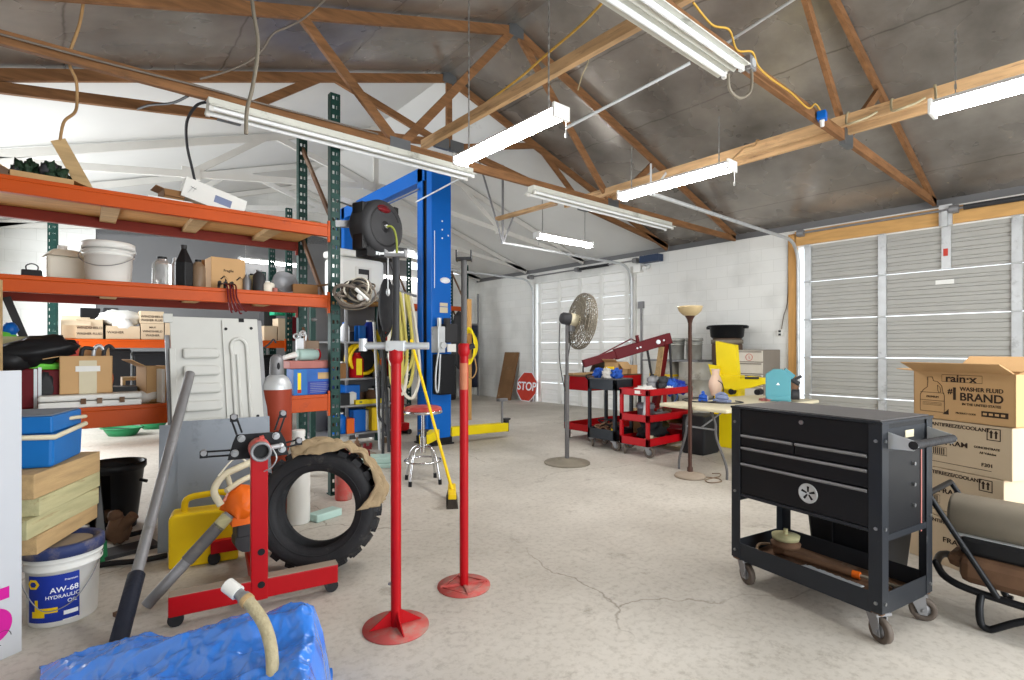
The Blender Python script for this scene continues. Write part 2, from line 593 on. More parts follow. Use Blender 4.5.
M_ = dict(
    concrete=concrete(), block=block_wall('painted_block', (230, 230, 226), (216, 216, 211)), foil=foil(),
    white_roof=mat('white_roof', (208, 208, 205), 0.6, var=0.05, scale=1.5, dirt=(170, 168, 164), dirt_amt=0.1, dscale=2.0),
    white_wood=mat('white_painted_wood', (204, 202, 196), 0.6, var=0.06, scale=5, bump=0.1),
    grey_wall=mat('grey_wall', (112, 112, 113), 0.6, var=0.1, scale=1.2),
    dark_void=mat('dark_panel', (72, 68, 68), 0.7, var=0.15, scale=3),  # dark tone stands in for the unlit space beyond the gable
    truss=wood('truss_wood', (136, 96, 62), (1.6, 12, 12), 0.45, dirt=(92, 66, 46)),
    brace=wood('brace_wood', (204, 166, 122), (12, 1.4, 12), 0.35, dirt=(120, 88, 60)),
    pine=wood('pine', (206, 160, 100), (9, 1.2, 9), 0.22), pine_up=wood('pine_upright', (200, 152, 92), (9, 9, 1.2), 0.22),
    lumber=wood('lumber', (186, 156, 112), (1.5, 12, 12), 0.32), lumber_green=wood('treated_lumber', (184, 178, 136), (1.5, 12, 12), 0.28, dirt=(150, 120, 84)),
    decking=wood('decking', (190, 142, 84), (1.5, 9, 9), 0.25), plate=mat('gusset_plate', (120, 124, 128), 0.4, 0.8),
    galv=mat('galvanised_steel', (200, 203, 205), 0.42, 0.45, 0.12, 9, dirt=(150, 152, 154), dirt_amt=0.3, dscale=6),
    door_grey=mat('grey_door_skin', (172, 171, 166), 0.5, 0.15, 0.05, 3), door_white=mat('white_door_skin', (238, 238, 235), 0.45, 0, 0.04, 3),
    lamp=lamp_mat('lit_lens', LAMP), lamp_dim=lamp_mat('weaker_lit_lens', LAMP * 0.25), white_metal=mat('white_enamel', (232, 232, 228), 0.4, 0.1, 0.05, 4),  # dim lens emits less so the back wall is not washed out
    fix_old=mat('old_fixture_enamel', (214, 214, 204), 0.45, 0.1, 0.12, 4, dirt=(140, 140, 130), dirt_amt=0.25), tube_off=mat('unlit_tube', (235, 237, 238), 0.25, 0, 0.02),
    chain=mat('chain_steel', (170, 170, 168), 0.4, 0.9), orange=mat('orange_paint', (184, 72, 4), 0.45, 0.0, 0.12, 3, dirt=(150, 60, 30), dirt_amt=0.18, dscale=5),
    red_beam=mat('maroon_paint', (128, 44, 30), 0.5, 0.1, 0.2, 3), rack_green=mat('rack_green', (22, 56, 50), 0.45, 0.2, 0.2, 6, dirt=(92, 120, 112), dirt_amt=0.25, dscale=8),
    black=mat('black_plastic', (24, 24, 26), 0.45, 0, 0.25, 5), dark=mat('dark_grey', (52, 52, 54), 0.55, 0, 0.2, 5), rubber=mat('rubber', (38, 38, 40), 0.6, 0, 0.25, 9, 0.2, 30, dirt=(84, 80, 76), dirt_amt=0.22, dscale=5),
    steel=mat('bare_steel', (150, 152, 154), 0.35, 0.9, 0.15, 8), dull_steel=mat('dull_steel', (138, 138, 140), 0.5, 0.4, 0.2, 6, dirt=(92, 88, 84), dirt_amt=0.3), chrome=mat('chrome', (205, 206, 208), 0.18, 1.0, 0.05),
    sheet=mat('sheet_metal', (134, 140, 148), 0.42, 0.5, 0.14, 2.2, dirt=(104, 108, 114), dirt_amt=0.3, dscale=3), red=mat('red_paint', (168, 4, 16), 0.42, 0.0, 0.12, 5),
    red_worn=mat('worn_red_paint', (188, 84, 78), 0.55, 0.1, 0.15, 8, dirt=(150, 128, 116), dirt_amt=0.5, dscale=9), darkred=mat('dark_red_paint', (96, 4, 16), 0.5, 0.1, 0.14, 5),
    blue=mat('lift_blue', (8, 98, 188), 0.35, 0.0, 0.12, 2), yellow=mat('yellow_paint', (240, 214, 20), 0.42, 0, 0.08, 4), yellow_dirty=mat('yellow_plastic', (238, 200, 18), 0.45, 0, 0.1, 4, dirt=(150, 120, 30), dirt_amt=0.15),
    card=mat('cardboard', (196, 158, 112), 0.8, 0, 0.07, 5), card_pale=mat('pale_cardboard', (200, 180, 152), 0.8, 0, 0.07, 5), card_dark=mat('cardboard_inside', (140, 102, 66), 0.85, 0, 0.1, 5),
    white=mat('white_plastic', (222, 221, 216), 0.4, 0, 0.05, 5, dirt=(180, 172, 160), dirt_amt=0.12), clear=mat('translucent_plastic', (222, 216, 200), 0.35, 0, 0.06, 5), ink=mat('print_ink', (52, 38, 30), 0.7, 0, 0.05), ink_white=mat('white_ink', (238, 240, 244), 0.6, 0, 0.03),
    magenta=mat('magenta_spray', (206, 30, 150), 0.7, 0, 0.1), label_blue=mat('blue_label', (28, 52, 150), 0.45, 0, 0.1), lid_blue=mat('dusty_blue_lid', (48, 60, 104), 0.55, 0, 0.2, 5, dirt=(140, 128, 116), dirt_amt=0.5, dscale=5),
    lid_dust=mat('dusty_lid', (150, 136, 120), 0.7, 0, 0.15, 5), cooler=mat('cooler_blue', (22, 104, 176), 0.42, 0, 0.1, 3), cooler_top=mat('cooler_dusty_lid', (120, 128, 138), 0.6, 0, 0.25, 4), cream=mat('cream_plastic', (208, 198, 170), 0.5, 0, 0.1, 5),
    tarp=mat('tarp', (52, 128, 226), 0.22, 0, 0.14, 6, 1.0, 5, spec=0.8, ridged=True, coat=0.4), pail=mat('steel_pail', (164, 164, 158), 0.45, 0.3, 0.25, 7, dirt=(90, 88, 82), dirt_amt=0.35), faded=mat('faded_label', (186, 118, 88), 0.7, 0, 0.15, 12), hose=mat('braided_hose', (178, 166, 134), 0.6, 0, 0.2, 60, 0.3, 120), teal=mat('teal_paint', (86, 146, 156), 0.45, 0, 0.06, 4), beige=mat('beige_enamel', (214, 208, 197), 0.45, 0, 0.06, 4), taupe=mat('taupe_enamel', (140, 132, 122), 0.5, 0, 0.06, 4),
    cart=mat('cart_black', (46, 49, 54), 0.36, 0.3, 0.14, 4, dirt=(84, 84, 86), dirt_amt=0.14, dscale=9), cart_in=mat('cart_panel', (26, 27, 30), 0.42, 0.2, 0.15, 4), cart_top=mat('cart_top_mat', (92, 90, 90), 0.6, 0, 0.12, 6, dirt=(122, 114, 106), dirt_amt=0.35, dscale=4), rust=mat('rusty_steel', (112, 84, 64), 0.75, 0.2, 0.25, 12, dirt=(150, 136, 120), dirt_amt=0.3),
    cloth=mat('tan_cloth', (158, 138, 108), 0.9, 0, 0.2, 14, 0.4, 30), rag_blue=mat('blue_rag', (42, 84, 170), 0.85, 0, 0.2, 14), rag_white=mat('white_rag', (214, 210, 204), 0.9, 0, 0.1, 14), orange_plastic=mat('orange_plastic', (232, 106, 26), 0.42, 0, 0.1, 5), green=mat('green_plastic', (36, 116, 72), 0.45, 0, 0.15, 5),
    lime=mat('lime_hose', (134, 142, 58), 0.5, 0, 0.1, 8), yhose=mat('pale_yellow_hose', (196, 184, 96), 0.55, 0, 0.15, 8), wire=mat('grey_wire', (120, 110, 100), 0.6, 0, 0.15, 8), romex=mat('tan_wire', (172, 136, 92), 0.6, 0, 0.15, 8), ywire=mat('yellow_wire', (198, 156, 66), 0.55, 0, 0.1, 8),
    bronze=mat('bronze_finish', (70, 45, 36), 0.45, 0.2, 0.15, 6), amber=mat('amber_glass', (176, 156, 118), 0.35, 0, 0.1, 6), ceramic=mat('pale_ceramic', (216, 186, 164), 0.5, 0, 0.1, 6), drum=mat('drum_steel', (184, 182, 174), 0.45, 0.2, 0.2, 5, dirt=(112, 106, 98), dirt_amt=0.35), fan_grey=mat('dusty_fan', (134, 126, 112), 0.6, 0.3, 0.15, 8),
    pink=mat('pink_tray', (176, 112, 104), 0.6, 0, 0.15, 6), purple=mat('blue_box_print', (40, 98, 178), 0.5, 0, 0.3, 7), text_grey=mat('grey_print', (120, 130, 160), 0.6, 0, 0.1), mint=mat('mint_glass', (176, 204, 196), 0.3, 0, 0.08, 5), brown=mat('brown_bottle', (122, 100, 78), 0.4, 0, 0.1, 5), slate=mat('slate_blue', (52, 66, 92), 0.5, 0, 0.15, 6), navy_grip=mat('grip_rubber', (34, 38, 50), 0.6, 0, 0.2, 8, 0.2, 60), panel_white=mat('panel_white', (198, 198, 193), 0.45, 0, 0.05, 5, dirt=(168, 164, 156), dirt_amt=0.15), caster_wheel=mat('caster_wheel', (92, 82, 74), 0.6, 0, 0.15, 8), clear_bottle=mat('clear_bottle', (206, 206, 204), 0.18, 0, 0.04, 5, trans=0.7), board=mat('white_board', (196, 199, 204), 0.5, 0, 0.02, 3), foliage=mat('garland_green', (40, 62, 44), 0.5, 0, 0.6, 30, 0.6, 40), brush=mat('dark_bristle', (58, 52, 46), 0.9, 0, 0.3, 30), lightgreen=mat('light_green_plastic', (112, 206, 72), 0.5, 0, 0.1), sign_red=mat('faded_sign_red', (196, 66, 52), 0.5, 0, 0.14, 4), tealgreen=mat('teal_green_plastic', (36, 160, 118), 0.5, 0, 0.1),
    seat_red=mat('red_vinyl', (176, 66, 62), 0.45, 0, 0.15, 6, dirt=(190, 176, 160), dirt_amt=0.3),
)

# ================================================================ THE SETTING
RX, RZ, SLOPE = 3.95, 5.12, 0.325       # ridge line and roof pitch
WX, WL, YB, YF = 9.14, -1.1, 12.6, -3.0


def roof_z(x):
    return RZ - SLOPE * abs(x - RX)


m = MB(); m.b2(WL - .2, WX + .2, YF - .2, YB + .2, -0.15, 0)
struct(m.build('floor', M_['concrete']))

m = MB()
T = 0.2
for y0, y1, z0, z1 in ((YF, -.25, 0, 3.3), (3.62, 6.85, 0, 3.3), (9.95, YB, 0, 3.3), (-.25, 3.62, 3.02, 3.3), (6.85, 9.95, 3.02, 3.3)):
    m.b2(WX, WX + T, y0, y1, z0, z1)
struct(m.build('wall_right', M_['block']))
m = MB(); m.b2(WX + .06, WX + T, YF, YB, 3.3, 3.62)
struct(m.build('trim_1', M_['grey_wall'], label='dull grey board closing the gap between block wall and roof'))
m = MB(); m.b2(WL - T, WL, YF, 6.7, 0, 3.6); m.b2(WL - T, WL, 11.3, YB, 0, 3.6); m.b2(WL - T, WL, 6.7, 11.3, 3.15, 3.6)  # unseen bay opening added on the left for the fill lamp
struct(m.build('wall_left', M_['block']))
# back wall: grey below, white gable above
m = MB(); m.b2(WL, 6.9, YB, YB + T, 0, 4.05, 0)
m.b2(6.9, WX + T, YB, YB + T, 0, 3.5, 1)
m.prism([(WL, 3.4), (6.9, 4.05), (WX + .2, 3.4), (RX, 5.2)], T, M=Matrix.Translation((0, YB + T, 0)) @ Matrix.Rotation(PI / 2, 4, 'X'), mi=1)
m.b2(WL, 0.35, YB - .03, YB, 0, 4.0, 1)
struct(m.build('wall_back', [M_['grey_wall'], M_['block']]))
# front wall behind the photographer, with an open bay
m = MB()
m.b2(WL, 0.6, YF - T, YF, 0, 3.5); m.b2(6.6, WX + T, YF - T, YF, 0, 3.5); m.b2(0.6, 6.6, YF - T, YF, 3.0, 3.5)
m.prism([(WL, 3.5), (WX + .2, 3.5), (RX, 5.2)], T, M=Matrix.Translation((0, YF, 0)) @ Matrix.Rotation(PI / 2, 4, 'X'))
struct(m.build('wall_front', M_['block']))
# roof
YS = 6.1
m = MB()
for y0, y1, mi in ((YF - .2, YS, 0), (YS, YB + .2, 1)):
    for xe in (WL - .2, WX + .2):
        a, b_ = (xe, roof_z(xe)), (RX, RZ)
        vs = [(a[0], y0, a[1]), (b_[0], y0, b_[1]), (b_[0], y1, b_[1]), (a[0], y1, a[1])]
        vt = [(v[0], v[1], v[2] + .12) for v in vs]
        m.add(vs + vt, [(0, 1, 2, 3), (7, 6, 5, 4), (0, 4, 5, 1), (1, 5, 6, 2), (2, 6, 7, 3), (3, 7, 4, 0)], mi)
struct(m.build('ceiling', [M_['foil'], M_['white_roof']]))


# ---- overhead doors
def overhead_door(name, y0, y1, h, nsec, skin, frame_m, stiles, half=None, ribs=6, x=WX + .03):
    root = bpy.data.objects.new(name, None); COL.objects.link(root); root['kind'] = 'structure'
    root.location = (x, (y0 + y1) / 2, 0)
    yc = (y0 + y1) / 2
    sh = h / nsec
    for k in range(nsec):
        mm = MB()
        z0, z1 = k * sh + .006, (k + 1) * sh - .006
        # ribbed section: shallow trapezoid ribs as one swept profile
        prof = []
        n = ribs
        for i in range(n):
            a = z0 + (z1 - z0) * i / n
            q = (z1 - z0) / n
            prof += [(0.022, a), (0.022, a + q * .30), (0.0, a + q * .36), (0.0, a + q * .90)]
        prof.append((0.012, z1))
        vs, fs = [], []
        for px_, pz in prof:
            vs += [(px_, y0 - yc, pz), (px_, y1 - yc, pz)]
        for i in range(len(prof) - 1):
            fs.append((2 * i, 2 * i + 1, 2 * i + 3, 2 * i + 2))
        mm.add(vs, fs)
        mm.b2(.02, .05, y0 - yc, y1 - yc, z0, z1)
        mm.b2(-.004, .012, y0 - yc, y1 - yc, z1 - .03, z1)
        mm.build('door_section', skin, root)
        for sy in stiles:
            s2 = MB(); s2.b2(-.03, .0, sy - .05 - yc, sy + .05 - yc, z0 + .005, z1 - .005)
            for q in range(8):
                s2.cyl((-.033, sy - yc, z0 + (q + .5) * (z1 - z0) / 8), (-.03, sy - yc, z0 + (q + .5) * (z1 - z0) / 8), .006, n=6)
            so = s2.build('stile', frame_m, root)
            s3 = MB(); s3.b2(-.045, -.03, sy - .03 - yc, sy + .03 - yc, z1 - .06, z1 + .04); s3.cyl((-.05, sy - .05 - yc, z1), (-.05, sy + .05 - yc, z1), .012, n=8)
            s3.build('hinge', frame_m, so)
        if half and k == nsec - 1:
            s2 = MB(); s2.b2(-.03, 0, half - .05 - yc, half + .05 - yc, z0, z1)
            s2.build('stile', frame_m, root)
    return root, yc


dn, yc = overhead_door('door_1', -.25, 3.5, 3.05, 5, M_['door_grey'], M_['galv'], (3.44, 2.42, .98, -.2), half=1.68, ribs=5)
mm = MB(); mm.b2(-.034, -.03, 1.66 - yc, 1.71 - yc, 2.62, 2.72); mm.build('sticker', M_['sign_red'], dn, label='small faded red warning sticker')
mm = MB(); mm.b2(-.004, -.001, 1.60 - yc, 1.80 - yc, 2.24, 2.30); mm.build('sticker', M_['white_metal'], dn, label='small white sticker')
d2, yc2 = overhead_door('door_2', 6.93, 9.87, 3.02, 6, M_['door_white'], M_['white_metal'], (7.05, 7.77, 8.42, 9.1, 9.8), ribs=2)


def track(name, y, xin, z, m_, parent_label, ztop=3.3):
    """door track: up the jamb, round the bend and back under the roof"""
    mm = MB()
    p = [(WX - .06, y, 0.0), (WX - .06, y, z - .38)]
    for k in range(1, 7):
        a = PI / 2 * k / 6
        p.append((WX - .06 - .38 * (1 - math.cos(a)), y, z - .38 + .38 * math.sin(a)))
    p += [(xin, y, z + .02)]
    mm.tube(p, .026, 8)
    o = mm.build(name, m_)
    tag(o, parent_label, 'door track')
    return o


track('door_track', 3.56, 5.05, 3.10, M_['galv'], 'steel overhead track of the grey roll door, curving in beside the pine post')
track('door_track', 6.88, 5.55, 3.12, M_['galv'], 'steel overhead track at near edge of the white sectional door')
track('door_track', 9.98, 6.4, 3.12, M_['galv'], 'bent steel track at far edge of the white sectional door')
# vertical strap holding the near track, and the far one
m = MB(); m.bar((5.05, 3.56, 3.1), (5.05, 3.56, 3.46), .03, .006, up=(0, 1, 0)); m.bar((5.05, 3.56, 3.1), (5.35, 3.56, 3.42), .03, .006, up=(0, 1, 0))
tag(m.build('track_hanger', M_['galv']), 'perforated steel strap holding the inner end of the grey door track', 'hanger')
m = MB(); p = at_y(500, 243, 6.88)
m.bar((5.57, 6.88, 3.12), (5.57, 6.88, 4.45), .035, .02, up=(0, 1, 0)); m.bar((5.57, 6.88, 3.14), (5.0, 6.88, 4.6), .03, .015, up=(0, 1, 0)); m.bar((5.57, 6.88, 3.12), (5.85, 6.88, 3.72), .03, .012, up=(0, 1, 0))
tag(m.build('track_hanger', M_['dull_steel']), 'grey angle iron legs holding the inner end of the white door track', 'hanger')

# torsion shafts over the doors
for y0, y1, z, lab, mt in ((-.4, 3.55, 3.22, 'long steel torsion shaft above the grey garage door', 'dull_steel'), (6.7, 10.1, 3.2, 'long torsion shaft above the white garage door', 'dull_steel')):
    root = thing('torsion_shaft', lab, 'door shaft', (WX - .12, (y0 + y1) / 2, z))
    h = (y1 - y0) / 2
    m = MB(); m.cyl((0, -h, 0), (0, h, 0), .016, n=10); m.build('shaft', M_[mt], root)
    m = MB(); m.cyl((0, -h * .55, 0), (0, -h * .05, 0), .035, n=12); m.build('spring', M_['dark'], root)
    for q in (-h + .05, 0, h - .05):
        m = MB(); m.b2(-.02, .12, q - .04, q + .04, -.05, .05); m.cyl((0, q - .05, 0), (0, q + .05, 0), .05, n=16); m.build('bracket', M_[mt], root)
m = MB(); m.b2(WX - .03, WX + .02, 1.62, 1.74, 3.04, 3.3)
# wood around the grey door
m = MB(); m.b2(WX - .05, WX, -.4, 3.62, 3.04, 3.27); struct(m.build('trim_2', M_['pine'], bevel=.004, label='pine header board over the grey garage door'))
m = MB(); m.b2(WX - .05, WX + .05, 3.60, 3.72, 0.0, 3.24); struct(m.build('trim_3', M_['pine_up'], bevel=.004, label='pine post on the left of the grey garage door'))
m = MB(); m.b2(WX - .1, WX - .05, 1.60, 1.74, 3.02, 3.3); m.b2(WX - .16, WX - .1, 1.64, 1.70, 3.0, 3.2)
tag(m.build('center_bracket', M_['galv']), 'steel bearing bracket on the pine header above the grey door', 'bracket')
# outlet on the wall by the post
r = thing('outlet_box', 'small dark electrical outlet beside the pine post', 'outlet', (WX - .02, 3.86, 1.62))
m = MB(); m.b2(-.02, .02, -.04, .04, -.06, .06); m.build('plate', M_['white'], r, bevel=.004)
m = MB(); m.b2(-.026, -.018, -.02, .02, .01, .045); m.b2(-.026, -.018, -.02, .02, -.045, -.01); m.build('socket', M_['black'], r)
m = MB(); m.tube(smooth_path([(WX - .02, 3.84, 1.68), (WX - .03, 3.8, 1.9), (WX - .02, 3.74, 2.2), (WX - .02, 3.73, 3.2)]), .008)
tag(m.build('wall_cable', M_['wire']), 'thin cable running up the block wall from the outlet', 'cable')
# conduit drop at the white door and its pipe
m = MB(); m.tube([(WX - .03, 6.66, 0.5), (WX - .03, 6.66, 2.2)], .02); m.b2(WX - .07, WX, 6.6, 6.72, 2.2, 2.34)
tag(m.build('wall_conduit', M_['dull_steel']), 'grey conduit pipe on the block wall just right of the white door', 'conduit')
m = MB(); m.b2(WX - .04, WX, 6.80, 6.93, 0, 3.1); struct(m.build('trim_4', M_['white_wood'], label='white jamb of the sectional door'))
m = MB(); m.b2(WX - .18, WX, 6.15, 6.6, 3.12, 3.26)
tag(m.build('header_bracket', M_['slate']), 'dark blue steel bracket high on the wall above the white door corner', 'bracket')
m = MB(); m.cyl((WX - .15, 6.5, 3.0), (WX - .02, 6.5, 3.06), .05); m.b2(WX - .12, WX, 6.62, 6.8, 2.95, 3.1)
tag(m.build('door_opener_head', M_['white_metal']), 'white mechanical bracket at the top right of the white door', 'bracket')


# ================================================================ ROOF TRUSSES
def truss(Y, label, wood_m, plate_m, z_side, z_mid, webs, w=.045, ch=.09, king=False):
    root = thing('roof_truss', label, 'roof truss', (RX, Y, 3.3), group='roof trusses across the shop')

    def P(x, z):
        return Vector((x - RX, 0, z - 3.3))
    xl, xr = WL + .02, WX - .02

    def cz(x):
        return z_side + (z_mid - z_side) * (1 - abs(x - RX) / (xr - RX))

    def rz_(x):
        return roof_z(x) - .075
    up = (0, 1, 0)
    if abs(z_mid - z_side) < .02:
        m = MB(); m.bar(P(xl, z_side), P(xr, z_side), ch, w, up=up); m.build('bottom_chord', wood_m, root)
    else:
        for xa in (xl, xr):
            m = MB(); m.bar(P(xa, z_side), P(RX, z_mid), ch, w, up=up); m.build('bottom_chord', wood_m, root)
    for xa in (xl, xr):
        m = MB(); m.bar(P(xa, rz_(xa)), P(RX, rz_(RX)), .1, w, up=up); m.build('rafter', wood_m, root)
    for xa, xb in webs:      # xa on the rafter, xb on the chord
        m = MB(); m.bar(P(xa, rz_(xa)), P(xb, cz(xb)), .085, w * .9, up=up); m.build('web', wood_m, root)
    if king:
        m = MB(); m.bar(P(RX, rz_(RX)), P(RX, z_mid), .085, w * .9, up=up); m.build('king_post', wood_m, root)
    for x, z in [(RX, rz_(RX))] + [(xb, cz(xb)) for xb in sorted({b for a, b in webs})]:
        m = MB(); m.b2(-.11, .11, -w / 2 - .004, w / 2 + .004, -.075, .075)
        m.build('gusset', plate_m, root, loc=P(x, z))
    return root


flat_webs = ((RX - 2.45, RX - 1.49), (RX - .04, RX - 1.49), (RX + .04, RX + 1.75), (RX + 2.75, RX + 1.75))
sci_webs = ((RX - 1.6, RX - .12), (RX - 1.75, RX - 2.7), (RX + 1.6, RX + .12), (RX + 1.75, RX + 2.7))
TY = (1.8, 4.65, 6.05, 8.3, 10.3, 12.35)
truss(TY[0], 'brown truss nearest the camera, crossing above the tool cart', M_['truss'], M_['plate'], 3.37, 3.37, flat_webs)
truss(TY[1], 'brown truss carrying the long unlit white fixtures', M_['truss'], M_['plate'], 3.33, 3.33, flat_webs)
truss(TY[2], 'brown scissor truss where grey roof meets white roof', M_['truss'], M_['plate'], 3.42, 4.15, sci_webs, king=True)
truss(TY[3], 'white painted scissor truss first behind the brown ones', M_['white_wood'], M_['white_wood'], 3.42, 4.1, sci_webs, king=True)
truss(TY[4], 'white painted scissor truss in front of the gable truss', M_['white_wood'], M_['white_wood'], 3.42, 4.1, sci_webs, king=True)
truss(TY[5], 'white painted gable truss against the back wall', M_['white_wood'], M_['white_wood'], 3.42, 4.1, sci_webs + ((RX - 3.2, RX - 2.7),), king=True)
m = MB()
for poly in ([(1.5, 4.0), (2.4, 4.1), (2.9, 4.42)], [(2.6, 4.1), (3.6, 4.12), (2.75, 4.5)], [(4.3, 4.12), (5.4, 4.12), (5.0, 4.48)], [(-.2, 3.7), (.9, 3.8), (1.1, 4.05)]):
    m.prism(poly, .01, M=Matrix.Translation((0, YB - .001, 0)) @ Matrix.Rotation(PI / 2, 4, 'X'))
struct(m.build('trim_5', M_['dark_void'], label='dark panels standing in for unlit openings in the gable behind the white truss'))  # flat dark triangles painted in where unlit openings would show

# long braces lying on the trusses
m = MB(); m.bar((2.86, 1.72, 3.50), (2.80, 4.78, 3.47), .05, .09)
tag(m.build('roof_brace', M_['brace']), 'single rough brace lying across two trusses, nearest the ridge', 'brace')
m = MB(); m.bar((5.47, -1.5, 3.47), (5.55, 5.4, 3.47), .05, .1)
tag(m.build('roof_brace', M_['brace']), 'left plank of the double brace above the two lit lamps', 'brace')
m = MB(); m.bar((5.66, -1.5, 3.44), (5.70, 5.0, 3.44), .045, .09)
tag(m.build('roof_brace', M_['brace']), 'right plank of the double brace above the two lit lamps', 'brace')
a, b_ = at_d(497, 219, 8.0), at_d(556, 203, 7.4)
m = MB(); m.bar(a, b_, .09, .045); tag(m.build('hanging_plank', M_['brace']), 'short wooden plank on the track hanger beside the lift, above the far lit lamp', 'plank')


# ================================================================ FLUORESCENT LIGHTS
def lamp_lit(label, p0, p1, drops, group='lit fluorescent shop lights', lens='lamp'):
    p0, p1 = Vector(p0), Vector(p1)
    d = p1 - p0
    L = d.length
    root = thing('fluorescent_light', label, 'light', (p0 + p1) / 2, math.atan2(d.y, d.x), group)
    h = L / 2
    m = MB(); m.prism([(-.075, 0), (.075, 0), (.04, .035), (-.04, .035)], L, M=Matrix.Translation((-h, 0, 0)) @ Matrix(((0, 0, 1, 0), (1, 0, 0, 0), (0, 1, 0, 0), (0, 0, 0, 1))))
    m.build('housing', M_['white_metal'], root)
    m = MB()
    prof = [(.072 * math.cos(PI * k / 10), -.062 * math.sin(PI * k / 10) - .001) for k in range(11)]
    m.prism(prof, L - .02, M=Matrix.Translation((-h + .01, 0, 0)) @ Matrix(((0, 0, 1, 0), (1, 0, 0, 0), (0, 1, 0, 0), (0, 0, 0, 1))))
    m.build('lens', M_[lens], root)
    for s in (-1, 1):
        m = MB(); m.b2(s * h - .012, s * h + .012, -.079, .079, -.064, .038); m.build('end_cap', M_['white_metal'], root, bevel=.006)
        if drops:
            m = MB(); z = drops; n = int(z / .03)
            for k in range(n):
                m.box(s * h * .8, 0, .05 + (k + .5) * z / n, .014 if k % 2 else .004, .004 if k % 2 else .014, z / n * 1.1)
            m.build('hanging_chain', M_['chain'], root)
    m = MB(); m.cyl((-h, -.05, -.15), (-h, -.05, -.05), .003, n=5); m.cyl((-h, -.05, -.18), (-h, -.05, -.15), .008, n=6); m.build('pull_chain', M_['chain'], root)
    return root


lamp_lit('lit fluorescent light nearest the ridge, hung left of the long white rod', (2.59, 2.56, 3.0), (2.59, 3.78, 3.0), 1.55)
lamp_lit('lit fluorescent light under the double brace, above the white block wall', (4.52, 2.33, 3.0), (4.52, 3.55, 3.0), .42)
lamp_lit('lit fluorescent light at right edge, above the grey garage door', (4.5, -.32, 3.0), (4.5, .9, 3.0), .42)
lamp_lit('lit fluorescent light hung before the white garage door', (5.58, 6.05, 3.15), (6.82, 6.05, 3.15), .55)
lamp_lit('lit fluorescent light on the grey back wall behind the top rack shelf', (2.75, 12.35, 3.28), (3.97, 12.35, 3.28), 0.66, lens='lamp_dim')
lamp_lit('lit fluorescent light on the grey back wall between hose reel and blue lift post', (6.05, 12.35, 3.22), (7.27, 12.35, 3.22), 0.48, lens='lamp_dim')


def lamp_unlit(label, x0, x1, y, z, tilt=0):
    L = x1 - x0
    h = L / 2
    root = thing('unlit_fluorescent_fixture', label, 'light', ((x0 + x1) / 2, y, z), 0, 'unlit twin fluorescent fixtures', rot=(0, tilt, 0))
    X = Matrix.Translation((-h, 0, 0)) @ Matrix(((0, 0, 1, 0), (1, 0, 0, 0), (0, 1, 0, 0), (0, 0, 0, 1)))
    m = MB(); m.prism([(-.05, .075), (.05, .075), (.05, .03), (.115, 0), (.115, -.008), (.03, .012), (0, -.012), (-.03, .012), (-.115, -.008), (-.115, 0), (-.05, .03)], L, M=X)
    m.build('housing', M_['fix_old'], root)
    for s in (-1, 1):
        m = MB(); m.cyl((-h + .03, s * .06, -.012), (h - .03, s * .06, -.012), .017, n=12); m.build('tube', M_['tube_off'], root)
        for e in (-1, 1):
            m = MB(); m.b2(e * h - .03 * (e > 0), e * h + .03 * (e < 0), s * .06 - .014, s * .06 + .014, -.035, .012); m.build('lamp_holder', M_['white'], root)
    return root


lamp_unlit('long unlit white fixture under the middle truss, left of the blue lift', .80, 3.28, 4.6, 3.20)
lamp_unlit('long unlit white fixture under the middle truss, right of the blue lift', 4.15, 7.0, 4.6, 3.20)
lamp_unlit('unlit white fixture under the nearest truss with a grey flex loop at its end', 1.05, 3.46, 1.77, 3.25)


# ================================================================ OVERHEAD WIRES AND PIPES
def cable(name, label, cat, pts, r, m_, n=8):
    mm = MB(); mm.tube(smooth_path(pts, n), r, 7)
    return tag(mm.build(name, M_[m_]), label, cat)


Ya = 4.45
cable('hanging_cable', 'tan cable dropping from the roof to the leaning plank', 'cable', [at_y(86, -20, 4.75), at_y(80, 22, 4.75), at_y(70, 52, 4.76), at_y(70, 66, 4.78), at_y(76, 80, 4.85), at_y(77, 98, 4.9), at_y(75, 112, 5.0), at_y(64, 122, 5.05), at_y(60, 141, 5.1)], .010, 'romex')
cable('hanging_cable', 'thick pale cable hanging free in front of the middle truss', 'cable', [at_y(249, -30, 3.6), at_y(253, 8, 3.6), at_y(258, 45, 3.6), at_y(253, 85, 3.6), at_y(247, 110, 3.6), at_y(246, 134, 3.6)], .012, 'fan_grey')
cable('hanging_cable', 'black cable curving down from the end of the left unlit fixture', 'cable', [at_y(206, 102, 4.6), at_y(196, 106, 4.65), at_y(187, 122, 4.8), at_y(187, 145, 5.0), at_y(192, 168, 5.1), at_y(195, 182, 5.15)], .011, 'dark')
cable('hanging_cable', 'dark looped wire swagged across the roof beside the pale cable', 'cable', [at_y(325, 0, 4.3), at_y(304, 18, 4.3), at_y(290, 26, 4.32), at_y(273, 34, 4.34), at_y(262, 50, 4.36), at_y(248, 62, 4.4), at_y(225, 72, 4.5), at_y(200, 79, 4.55)], .008, 'wire')
cable('hanging_cable', 'black wire running left from the middle truss to the white roof', 'cable', [at_y(188, 96, 4.7), at_y(172, 103, 5.0), at_y(150, 105, 5.4), at_y(138, 109, 6.0)], .010, 'dark')
cable('chord_cable', 'pale cable stapled along the face of the middle truss', 'cable', [at_y(0, 34, 4.59), at_y(103, 62, 4.59), at_y(206, 88, 4.59), at_y(260, 103, 4.59), at_y(330, 121, 4.59), at_y(378, 134, 4.59)], .008, 'wire')
cable('hanging_cable', 'thin pale wire dangling from the brace to the dark rafter', 'cable', [at_d(592, 45, 4.2), at_d(588, 62, 4.3), at_d(582, 76, 4.4), at_d(578, 90, 4.55)], .005, 'hose')
